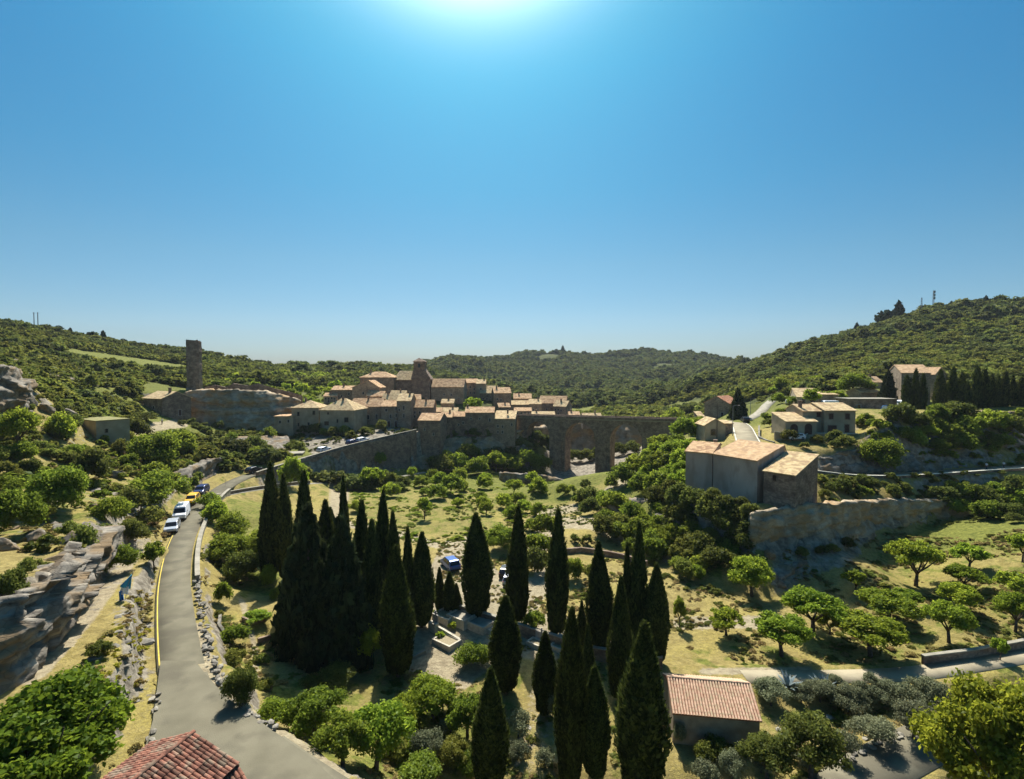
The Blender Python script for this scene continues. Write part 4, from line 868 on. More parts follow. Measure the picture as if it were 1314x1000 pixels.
# two storey house
t4 = H_px(1058, 1098, 526, 556, 113, 8, 516.5, 'gable', B2, M_tile3, 'two storey beige house with brown shutters on the right bank terrace', shutter=M_shut,
     wins=[(.22, .72, .95, 1.25), (.74, .72, .95, 1.25), (.26, .17, 1.9, 1.7), (.73, .2, .95, 1.7)], frame=B3, ridge=.6, over=.45)
H_px(1030, 1057.5, 527, 556, 114, 7, 518.5, 'gable', B2, M_tile3, 'upper left wing of the two storey house with one dark shutter', shutter=M_shut, wins=[(.75, .82, .9, 1.1)], frame=B3, ridge=.6, chim=((.12, .3, 1.2),))
def arch_door(parent, x, w, h, z0, mat, D=-.06):
    m = MB(); n = 8; pts = [(x - w / 2, D, z0), (x + w / 2, D, z0), (x + w / 2, D, z0 + h - w / 2)] + [(x + w / 2 * math.cos(a), D, z0 + h - w / 2 + w / 2 * math.sin(a)) for a in [math.pi * i / n for i in range(1, n)]] + [(x - w / 2, D, z0 + h - w / 2)]
    m.poly_prism(pts, (0, -.1, 0)); return m.build('arched_door', mat, parent)
t5 = H_px(1008, 1048, 540, 558, 111.2, 6, 529, 'shed', B2, M_tile3, 'low front wing of the two storey house with two arched doorways', over=.45)
arch_door(t5, 1.9, 1.6, 2.3, .05, M_shut); arch_door(t5, 5.0, 1.6, 2.4, .05, M_shut)
H_px(1024, 1050, 509, 521, 152, 9, 498, 'gable', B2, M_tile3, 'low beige bungalow with a long pale roof behind the two storey house', yaw=-.3, wins=[(.3, .5, 1, 1.5), (.7, .45, 1.2, 1.8)], ridge=.7)
H_px(1050, 1076, 506, 520, 150, 6, 503, 'shed', B3, M_tile3, 'pale roofed extension right of the bungalow')
H_px(1090, 1151, 512.5, 531, 137, 6, 512, 'flat', S, M_conc, 'long low dark garage block with a pale flat roof', wins=[(.2, .5, 1, 1)])
H_px(1111, 1133, 490, 500, 178, 7, 483, 'gable', B2, M_tile2, 'small house with orange tiled roof among the trees on the right', chim=((.6, .45, .9),))
H_px(1104, 1131, 503, 513, 158, 6, 498, 'gable', B3, M_tile3, 'low gabled outhouse below the small orange roofed house', yaw=.1)
t9 = H_px(1160, 1191, 478, 516, 150, 12, 468, 'gable', M_plast3, M_tile2, 'large grey villa behind the cypress row on the right bank', yaw=-.35, wins=[(.3, .75, .8, 1.3), (.7, .75, .8, 1.3), (.3, .35, .8, 1.3), (.6, .6, .7, 1.2, 'window', 'right')], frame=B3)
H_px(1201, 1214, 479, 512, 157, 9, 471, 'gablef', M_plast3, M_tile2, 'narrow grey wing right of the large villa', wins=[(.5, .6, .7, 1.2)], frame=B3)
house(tuple(P(904, 515, 176))[:2], tuple(P(935, 515, 170))[:2], P(904, 516, 176).z, P(920, 538, 173).z, 9, 2.2, 'gablef', M_plast3, M_tiler, 'dark stone house with a red tiled gable roof beyond the bridge', ridge=.52, wins=[(.75, .3, .8, 1.3)])
H_px(896, 904, 534, 540, 168, 4, 528, 'shed', B3, M_tile3, 'tiny lean-to with a pale roof beside the red roofed house')
H_px(905, 931, 545, 570, 122, 6, 537, 'gablef', B2, M_tile3, 'small beige house with a broad pale gable at the bridge end', over=.4, wins=[(.4, .6, 1.1, 1.3)], frame=B3)
H_px(930, 940, 543, 560, 124, 4, 539, 'shed', B3, M_tile3, 'little annex with a pale roof beside the road at the bridge end')
H_px(353, 387, 583, 596, 141.5, 4, 577, 'flat', B3, M_conc, 'low roadside garage with a wide dark door under the castle rock', yaw=.25, wins=[(.2, .4, .9, 1.2), (.86, .45, .7, 1), (.53, .35, 3.2, 2.2, 'garage_door')], frame=B2)

# ------------------------------------------------------------------ viaduct
def viaduct():
    a = P(662, 532.5, 186); b = P(902, 538.5, 155); zt = a.z; d = Vector((b.x - a.x, b.y - a.y)); Lx = d.length; rz = math.atan2(d.y, d.x)
    t = empty('viaduct', (a.x, a.y, 0), rz); tag(t, 'long dark stone viaduct with tall arches across the gorge', 'bridge')
    wz = lambda s: a.z + (b.z - a.z) * s / Lx
    def sx(px):     # distance along the bridge for a picture column
        lo, hi = 0, Lx
        for _ in range(40):
            m = (lo + hi) / 2; q = Vector((a.x, a.y)) + d * (m / Lx)
            if proj(q.x, q.y, a.z)[0] < px: lo = m
            else: hi = m
        return lo
    wd = 5.2; arches = [(sx(676), sx(705), .35), (sx(725), sx(764), 1), (sx(783), sx(824), 1)]
    zbot = -38.0; ring = .0
    # face outline with arches cut (front and back faces), built column by column
    n = 260; m = MB(); ss = sorted(set([Lx * i / n for i in range(n + 1)] + [q for A in arches for q in A[:2]]))
    def low(s):
        for x0, x1, k in arches:
            if x0 - 1e-6 <= s <= x1 + 1e-6:
                r = (x1 - x0) / 2; c = (x0 + x1) / 2; u = max(0, 1 - ((s - c) / r) ** 2)
                return wz(s) - 2.2 - r + r * math.sqrt(u), True
        return zbot, False
    zdeck = lambda s: wz(s) - .95
    for s0, s1 in zip(ss, ss[1:]):
        mid = (s0 + s1) / 2; isa = low(mid)[1]
        z0 = low(s0 + 1e-7)[0] if isa else zbot; z1 = low(s1 - 1e-7)[0] if isa else zbot
        if not isa: z0 = z1 = zbot
        m.add([(s0, 0, z0), (s1, 0, z1), (s1, 0, zdeck(s1)), (s0, 0, zdeck(s0)), (s0, wd, z0), (s1, wd, z1), (s1, wd, zdeck(s1)), (s0, wd, zdeck(s0))],
              [(0, 1, 2, 3), (5, 4, 7, 6), (4, 5, 1, 0), (3, 2, 6, 7)])
    for x0, x1, k in arches:
        for q, sgn in ((x0, 1), (x1, -1)):
            zt_ = wz(q) - 2.2 - (x1 - x0) / 2; vs = [(q, 0, zbot), (q, wd, zbot), (q, wd, zt_), (q, 0, zt_)]
            m.add(vs, [(3, 2, 1, 0) if sgn < 0 else (0, 1, 2, 3)])
    m.build('arches', M_stone_d, t)
    for x0, x1, k in arches:     # voussoir rings, slightly proud
        r = (x1 - x0) / 2; c = (x0 + x1) / 2; cz = wz(c) - 2.2 - r; q = MB(); nn_ = 26
        for i in range(nn_):
            a0 = math.pi * i / nn_ + .006; a1 = math.pi * (i + 1) / nn_ - .006
            vs = [(c + math.cos(aa) * rr, y, cz + math.sin(aa) * rr) for y in (-.10, .12) for rr, aa in ((r, a0), (r + .75, a0), (r + .75, a1), (r, a1))]
            q.add(vs, [(0, 1, 2, 3), (7, 6, 5, 4), (0, 4, 5, 1), (1, 5, 6, 2), (2, 6, 7, 3), (3, 7, 4, 0)])
        q.build('arch_ring', M_stone_d, t)
    # pier pilasters
    for px0, px1 in ((707, 724), (765.5, 782)):
        s0, s1 = sx(px0), sx(px1); q = MB(); c = (s0 + s1) / 2; w = (s1 - s0)
        q.box((c, -.22, (zbot + wz(c) - 9) / 2), (w * .62, .5, (wz(c) - 9 - zbot))); q.box((c, -.28, wz(c) - 8.85), (w * .75, .7, .3)); q.box((c, -.12, wz(c) - 5), (w * .5, .3, 7.6)); q.build('pier_pilaster', M_stone_d, t)
    q = MB(); q.add([(0, -.3, wz(0) - 1.1), (Lx, -.3, wz(Lx) - 1.1), (Lx, wd + .3, wz(Lx) - 1.1), (0, wd + .3, wz(0) - 1.1), (0, -.3, wz(0) - .85), (Lx, -.3, wz(Lx) - .85), (Lx, wd + .3, wz(Lx) - .85), (0, wd + .3, wz(0) - .85)], [(3, 2, 1, 0), (4, 5, 6, 7), (0, 1, 5, 4), (1, 2, 6, 5), (2, 3, 7, 6), (3, 0, 4, 7)]); q.build('deck', M_conc, t)
    for y in (-.2, wd + .2):
        q = MB(); q.add([(0, y - .2, wz(0) - .85), (Lx, y - .2, wz(Lx) - .85), (Lx, y + .2, wz(Lx) - .85), (0, y + .2, wz(0) - .85), (0, y - .2, wz(0)), (Lx, y - .2, wz(Lx)), (Lx, y + .2, wz(Lx)), (0, y + .2, wz(0))], [(3, 2, 1, 0), (4, 5, 6, 7), (0, 1, 5, 4), (1, 2, 6, 5), (2, 3, 7, 6), (3, 0, 4, 7)]); q.build('parapet', M_stone_d, t)
viaduct()
# ------------------------------------------------------------------ foliage meshes
def rdir(rng, n):
    v = rng.normal(size=(n, 3)); return v / np.linalg.norm(v, axis=1, keepdims=True)
def leaves(rng, C, Rd, n, size, asp=1.7, out_bias=.55, shell=.45, up=0.0, zmin=None, droop=0.0):
    """C (k,3) blob centres, Rd (k,3) blob radii -> diamond leaves in the outer shell of every blob"""
    w = (Rd.prod(1)) ** (2 / 3); k = rng.choice(len(C), n, p=w / w.sum()); d = rdir(rng, n)
    r = 1 - shell * rng.rand(n) ** 1.6; p = C[k] + d * Rd[k] * r[:, None]
    nrm = d * out_bias + rdir(rng, n) * (1 - out_bias * .5); nrm[:, 2] += .25; nrm /= np.linalg.norm(nrm, axis=1, keepdims=True)
    t = np.cross(nrm, rdir(rng, n)); t[:, 2] += up; t -= nrm * (t * nrm).sum(1, keepdims=True); t /= np.linalg.norm(t, axis=1, keepdims=True) + 1e-9; b = np.cross(nrm, t)
    s = size * (.6 + .8 * rng.rand(n))[:, None]; L = t * s * asp * .5; Bq = b * s * .5
    bend = nrm * s * .18
    V = np.stack([p - L, p + Bq + bend, p + L, p - Bq + bend], 1).reshape(-1, 3)
    Fq = np.arange(n * 4).reshape(n, 4); tint = np.repeat(np.clip(.5 + .5 * rng.normal(size=n) * .55 + (_PERM[k % 256, 5] - .5) * .5, 0, 1), 4)
    if zmin is not None:
        keep = p[:, 2] > zmin; Fq = Fq[keep]
        V = V.reshape(-1, 4, 3)[keep].reshape(-1, 3); tint = tint.reshape(-1, 4)[keep].ravel(); Fq = np.arange(len(V)).reshape(-1, 4)
    return V, Fq, tint
def ico_core(C, Rd, rng, k=.78):
    bm = bmesh.new(); bmesh.ops.create_icosphere(bm, subdivisions=1, radius=1); v0 = np.array([v.co for v in bm.verts]); f0 = np.array([[v.index for v in f.verts] for f in bm.faces]); bm.free()
    V = []; Fq = []
    for c, r in zip(C, Rd):
        V.append(c + v0 * r * k * (.85 + .3 * rng.rand(len(v0), 1))); Fq.append(f0 + len(v0) * (len(V) - 1))
    return np.concatenate(V), np.concatenate(Fq)
def leafmesh(name, parts, mat):
    Vs, Fs, Ts = [], [], []; o = 0
    for V, Fq, t in parts:
        if Fq.shape[1] == 3: Fq = np.concatenate([Fq, Fq[:, -1:]], 1)
        Vs.append(V); Fs.append(Fq + o); Ts.append(t); o += len(V)
    V = np.concatenate(Vs); Fq = np.concatenate(Fs); T = np.concatenate(Ts)
    me = bpy.data.meshes.new(name); tri = Fq[:, 2] == Fq[:, 3]; lens = np.where(tri, 3, 4).astype(np.int32)
    loops = np.concatenate([f[:l] for f, l in ((Fq[~tri], 4), (Fq[tri], 3)) for f in [f[:, :l].ravel()] for l in [len(f)]]) if False else None
    q = Fq[~tri].ravel(); r = Fq[tri][:, :3].ravel(); lv = np.concatenate([q, r]).astype(np.int32); nq, nr = (~tri).sum(), tri.sum()
    me.vertices.add(len(V)); me.vertices.foreach_set('co', V.astype(np.float32).ravel()); me.loops.add(len(lv)); me.loops.foreach_set('vertex_index', lv)
    me.polygons.add(nq + nr); me.polygons.foreach_set('loop_start', np.concatenate([np.arange(nq) * 4, nq * 4 + np.arange(nr) * 3]).astype(np.int32))
    me.polygons.foreach_set('loop_total', np.concatenate([np.full(nq, 4), np.full(nr, 3)]).astype(np.int32)); me.update(calc_edges=True)
    a = me.attributes.new('tint', 'FLOAT', 'POINT'); a.data.foreach_set('value', T.astype(np.float32)); me.materials.append(mat); return me
def crown_blobs(rng, n, w=.5, h=.45, cz=.45, r=(.08, .20), flat=.85, hollow=.5):
    d = rdir(rng, n); d[:, 2] = np.abs(d[:, 2]) * 1.1 - .32; rr = hollow + (1 - hollow) * rng.rand(n)
    C = d * rr[:, None] * np.array([w - r[0], w - r[0], h - r[0] * .6]); C[:, 2] += cz
    Rd = rng.uniform(r[0], r[1], (n, 1)) * np.array([1, 1, flat]); C[:, :2] *= (.85 + .3 * rng.rand(n, 1)); return C, Rd
def bush_mesh(name, seed, n, size, mat, nb=34, core=True, **k):
    rng = np.random.RandomState(seed); C, Rd = crown_blobs(rng, nb, **k); parts = []
    if core: cv, cf = ico_core(C, Rd, rng, .55); parts.append((cv, cf, np.full(len(cv), .7)))
    parts.append(leaves(rng, C, Rd, n, size, zmin=-.02, shell=.75, out_bias=.4)); 
    loose = leaves(rng, C, Rd * 1.3, n // 5, size, shell=.3, zmin=0); parts.append(loose)
    return leafmesh(name, parts, mat)
PROTO = {}
def proto(kind, lod, var):
    key = (kind, lod, var)
    if key in PROTO: return PROTO[key]
    n, sz = {'near': (9000, .030), 'mid': (3000, .048), 'far': (420, .11)}[lod]
    seed = var * 13 + len(kind)
    if kind == 'open':     # orchard crown: separate plates of foliage with gaps
        me = bush_mesh('crown', seed, n, sz * 1.05, M_lime, 34, True, w=.55, h=.38, cz=.66, r=(.07, .16), flat=.72, hollow=.45)
    elif kind == 'tree': me = bush_mesh('crown', seed, n, sz, M_leaf, 40, True, w=.5, h=.42, cz=.6, r=(.07, .17), hollow=.55)
    elif kind == 'olive': me = bush_mesh('crown', seed, int(n * .8), sz * .8, M_olive, 22, False, w=.5, h=.42, cz=.5, r=(.1, .18), hollow=.45)
    else: me = bush_mesh('bush', seed, n, sz, M_leaf, 36 if lod != 'far' else 16, True)
    PROTO[key] = me; return me
TRUNKS = {}
def trunk_mesh(var, low=False):
    if var in TRUNKS: return TRUNKS[var]
    rng = random.Random(var + 5); m = MB(); lean = (rng.uniform(-.06, .06), rng.uniform(-.06, .06))
    m.tube([(0, 0, -.12), (lean[0] * .4, lean[1] * .4, .12), (lean[0], lean[1], .32)], [.05, .036, .03], 7)
    for k in range(6):
        a = 2 * math.pi * k / 6 + rng.uniform(-.4, .4); l = rng.uniform(.25, .38)
        m.tube([(lean[0], lean[1], .28 + rng.uniform(-.03, .04)), (lean[0] + math.cos(a) * l * .45, lean[1] + math.sin(a) * l * .45, .45), (lean[0] + math.cos(a) * l, lean[1] + math.sin(a) * l, .62 + rng.uniform(0, .15))], [.024, .016, .006], 5)
    o = m.build('trunk', M_bark, None, True); me = o.data; bpy.data.objects.remove(o); TRUNKS[var] = me; return me
KM = {'leaf': ('bush', M_leaf), 'lime': ('bush', M_lime), 'oak': ('bush', M_oak), 'scrub': ('bush', M_scrub), 'olive': ('olive', M_olive), 'orchard': ('open', M_lime), 'tree': ('tree', M_leaf), 'limetree': ('tree', M_lime), 'darktree': ('tree', M_oak)}
VR = random.Random(11)
def setmat(o, m):
    o.material_slots[0].link = 'OBJECT'; o.material_slots[0].material = m
def plant(px, py, wpx, hpx, kind, label, group=None, name=None, lod=None, loc=None, cat=None, var=None, dz=0.0):
    g = loc or ground(px, py); w = wpx / F * g.y; h = hpx / F * g.y * (1.0 if g.y > 90 else 1.0 / (.45 + .55 * 1.0))
    base, mat = KM[kind]; lod = lod or ('near' if wpx > 42 else 'mid' if wpx > 15 else 'far'); v = var if var is not None else VR.randrange(3)
    me = proto(base, lod, v); rz = VR.uniform(0, 6.28)
    if base in ('open', 'tree'):
        t = empty(name or 'tree', g + Vector((0, 0, dz)), rz); tag(t, label, cat or 'tree', group)
        tr = obj('trunk', trunk_mesh(v), t); tr.scale = (w, w, h); c = obj('crown', me, t); c.scale = (w, w, h); setmat(c, mat); return t
    if base == 'olive' and wpx > 20:
        t = empty(name or 'olive_tree', g, rz); tag(t, label, cat or 'olive tree', group)
        tr = obj('trunk', trunk_mesh(v), t); tr.scale = (w * .8, w * .8, h * .75); c = obj('crown', me, t); c.scale = (w, w, h); return t
    o = obj(name or 'bush', me); o.location = g + Vector((0, 0, -.08 * h + dz)); o.rotation_euler = (0, 0, rz); o.scale = (w, w, h * 1.08); setmat(o, mat); tag(o, label, cat or 'bush', group); return o

# ------------------------------------------------------------------ cypresses
def cypress_mesh(seed, n, sz, slim=1.0):
    rng = np.random.RandomState(seed); V = []; 
    def prof(t): pk = .26 + .05 * (seed % 3); return np.where(t < pk, .58 + .42 * (np.maximum(t, 0) / pk) ** .75, np.clip(1 - (np.maximum(t - pk, 0) / (1.01 - pk)) ** (1.45 + .12 * (seed % 4)), 0, 1) ** .95) 
    # core spindle
    k, m = 14, 26; ang = np.linspace(0, 2 * np.pi, k, endpoint=False); cv = []
    for i in range(m + 1):
        t = i / m; r = prof(np.array([t]))[0] * .80 + .004
        for a in ang: q = r * (1 + .12 * (rng.rand() - .5)); cv.append((math.cos(a) * q, math.sin(a) * q, t * .985))
    cv = np.array(cv); cf = np.array([(i * k + j, i * k + (j + 1) % k, (i + 1) * k + (j + 1) % k, (i + 1) * k + j) for i in range(m) for j in range(k)])
    # tufts: flames pointing up, gathered in ridges
    t = rng.rand(n) ** 1.15; a = rng.rand(n) * 2 * np.pi; ridge = fbm(a * 2.2 + seed, t * 9 + seed, 3)
    r = prof(t) * (.80 + .22 * rng.rand(n) + ridge * .42) + .01
    ax = np.stack([np.cos(a), np.sin(a), np.zeros(n)], -1); p = ax * r[:, None]; p[:, 2] = t * .97
    # xy are later scaled by the radius, z by the height: keep leaves roughly isotropic through the aspect
    A = 9.0 / slim
    up = np.stack([np.cos(a) * .30, np.sin(a) * .30, np.full(n, 1.0)], -1) + rng.normal(size=(n, 3)) * .28
    sd_ = np.cross(up, ax + rng.normal(size=(n, 3)) * .5); sd_ /= np.linalg.norm(sd_, axis=1, keepdims=True) + 1e-9; s = sz * (.6 + .8 * rng.rand(n))[:, None]
    Lv = up * s * .85; Bv = sd_ * s * .34
    iso = np.array([1, 1, 1 / A]); q = np.stack([p - Lv * .5 * iso, p + Bv * iso, p + Lv * iso, p - Bv * iso], 1).reshape(-1, 3)
    tint = np.repeat(np.clip(.45 + .35 * rng.normal(size=n) + ridge * 1.2, 0, 1), 4)
    return leafmesh('crown', [(cv, cf, np.full(len(cv), .1)), (q, np.arange(4 * n).reshape(n, 4), tint)], M_cyp)
CYN = [cypress_mesh(s, 9000, .17) for s in (1, 2, 3)]; CYM = [cypress_mesh(s, 3600, .26) for s in (4, 5, 6)]; CYF = [cypress_mesh(s, 900, .5) for s in (7, 8)]
tm = MB(); tm.tube([(0, 0, -1.5), (0, 0, .4), (.03, 0, 3.0)], [.26, .2, .14], 8); _o = tm.build('trunk', M_bark, None, True); CYTR = _o.data; bpy.data.objects.remove(_o)
def cypress(px, base, top, half, label, group='cypresses of the cemetery', dark=None, loc=None, gap=.055, name='cypress_tree', k=0):
    g = loc or ground(px, base); d = g.y; zt = P(px, top, d).z; h = zt - g.z; r = half / F * d * 1.0
    src = CYN if half > 15 else CYM if half > 6 else CYF; t = empty(name, g, VR.uniform(0, 6.28)); t.rotation_euler = (VR.uniform(-.02, .02), VR.uniform(-.02, .02), t.rotation_euler[2]); tag(t, label, 'cypress', group)
    tr = obj('trunk', CYTR, t); tr.scale = (max(.5, r / 1.6),) * 2 + (h / 14,); c = obj('crown', src[(k or VR.randrange(9)) % len(src)], t); c.location = (0, 0, h * gap); c.scale = (r, r, h * (1 - gap)); return t
CY = [
 (613, 794, 656, 20, 'broad dark cypress with a rounded top standing right of the blue car'), (663, 803, 647, 15, 'tall slim cypress hiding the two parked cars'),
 (714, 818, 651, 15, 'tall needle-pointed cypress in the middle of the cemetery'), (770, 838, 692, 18, 'cypress with a forked tip, fourth of the right hand row'),
 (818, 842, 667, 13, 'tallest slim cypress of the right hand row'), (804, 838, 695, 8, 'thin cypress just left of the tallest one of the right hand row'),
 (843, 852, 719, 16, 'cypress at the right end of the cemetery row'), (794, 900, 736, 16, 'grey-green cypress in front of the right hand row'),
 (649, 888, 762, 21, 'short wide cypress beside the fig bush'), (699, 918, 808, 16, 'short round-topped cypress beside the sunlit dry clearing'),
 (731, 1010, 776, 22, 'very tall near cypress at the bottom centre'), (764, 1000, 852, 20, 'lower near cypress pressed against the very tall one'),
 (821, 1025, 792, 34, 'large near cypress with a ragged double top left of the shed'), (628, 1022, 852, 25, 'near cypress with a twin tip at the bottom centre left'),
 (511, 868, 697, 22, 'dense cypress with lighter edges in front of the left cluster'), (541, 806, 681, 17, 'cypress with a bare trunk foot beside the graves'),
 (490, 800, 626, 13, 'tall cypress behind the left cluster'), (508, 806, 653, 11, 'cypress between the tall ones of the left cluster'), (524, 812, 674, 10, 'narrow cypress at the right side of the left cluster'),
 (443, 770, 608, 9, 'slim cypress rising at the back of the left cluster'), (351, 742, 590, 13, 'leftmost tall cypress beside the ramp road'), (368, 748, 606, 12, 'second cypress from the left beside the ramp road'),
 (344, 740, 624, 12, 'lower cypress at the left edge of the cluster'), (392, 770, 602, 15, 'cypress with a blunt tip in the left cluster'), (418, 780, 640, 15, 'dark cypress in the heart of the left cluster'),
 (465, 800, 640, 15, 'broad cypress behind the fir in the left cluster'), (478, 815, 664, 14, 'cypress right of the big fir'), (459, 842, 726, 13, 'short cypress at the foot of the big fir'),
 (425, 700, 650, 8, 'small cypress top left of the pale path'), (564, 786, 727, 7, 'small slim cypress behind the graves'), (577, 788, 733, 9, 'small cypress beside the round-topped one'),
 (586, 789, 748, 7, 'smallest cypress behind the graves'), (745, 860, 770, 8, 'thin cypress behind the very tall near one'), (862, 700, 692, 4, 'tiny cypress tip among the shrubs'), (756, 905, 800, 9, 'thin pale cypress between the near ones')]
for i, (px, b, tp, hw, lb) in enumerate(CY):
    if hw > 4: cypress(px, b, tp, hw, lb)

# dark fir / cedar masses made of drooping tiers
def fir_mesh(seed, n=9000, size=.05, tiers=16, mat=None):
    rng = np.random.RandomState(seed); P_, Rr = [], []
    for i in range(tiers):
        t = i / tiers; rad = (1 - t) ** .8 * .5 + .02; nb = max(3, int(9 * (1 - t) + 3)); a0 = rng.rand() * 6
        for k in range(nb):
            a = a0 + 2 * math.pi * k / nb + rng.uniform(-.25, .25); rr = rad * rng.uniform(.55, .95)
            for s in (.45, .8, 1.0): P_.append((math.cos(a) * rr * s, math.sin(a) * rr * s, .06 + .92 * t + .015 - .05 * s * (1 - t))); Rr.append((.085 * (1.1 - t), .085 * (1.1 - t), .032))
    C = np.array(P_); Rd = np.array(Rr); parts = [leaves(rng, C, Rd, n, size, asp=2.2, shell=.9)]
    cv, cf = ico_core(C, Rd, rng, .8); parts.append((cv, cf, np.full(len(cv), .1))); return leafmesh('crown', parts, M_fir)
FIRS = [fir_mesh(3), fir_mesh(4, 2500, .09)]
def fir(px, base, top, half, label, group=None, lod=0, name='fir_tree', cat='fir'):
    g = ground(px, base); h = P(px, top, g.y).z - g.z; w = 2 * half / F * g.y; t = empty(name, g, VR.uniform(0, 6)); tag(t, label, cat, group)
    tr = obj('trunk', CYTR, t); tr.scale = (1.3, 1.3, h * .25); c = obj('crown', FIRS[lod], t); c.scale = (w, w, h * 1.0); return t
fir(398, 838, 640, 46, 'very large dark conifer with layered boughs at the left of the cemetery'); fir(440, 845, 655, 46, 'second large dark conifer merging with its neighbour left of the graves')
fir(384, 820, 668, 34, 'dark conifer on the left flank of the big conifers')
fir(947, 537, 497, 12, 'dark conifer beside the red roofed house', lod=1); fir(1139, 520, 474, 12, 'dark conifer left of the grey villa', lod=1)

# cypress rows on the right bank plateau
for i, (px, b, tp, hw) in enumerate([(1164, 518, 482, 6), (1173, 522, 474, 5), (1183, 522, 480, 5), (1206, 524, 473, 8), (1221, 524, 470, 7), (1233, 521, 478, 6), (1241, 519, 489, 4), (1250, 519, 468, 5), (1256, 519, 471, 4), (1264, 520, 474, 6), (1272, 520, 480, 5), (1280, 519, 482, 4), (1288, 519, 477, 6), (1300, 520, 482, 5), (1310, 520, 484, 6)]):
    lb = {0: 'dark cypress before the left corner of the grey villa', 3: 'broad cypress hiding the gap between the villa and its wing', 4: 'tall cypress right of the villa wing'}.get(i, '%s dark cypress from the left in the row along the cliff plateau' % ('first second third fourth fifth sixth seventh eighth ninth tenth eleventh twelfth thirteenth fourteenth fifteenth'.split()[i]))
    cypress(px, b, tp, hw, lb, 'cypresses in a row on the right cliff plateau', loc=P(px, b + 5, 135), name='cypress_tree', gap=.0)

ORD = ['first', 'second', 'third', 'fourth', 'fifth', 'sixth', 'seventh', 'eighth', 'ninth', 'tenth', 'eleventh', 'twelfth', 'thirteenth', 'fourteenth', 'fifteenth']
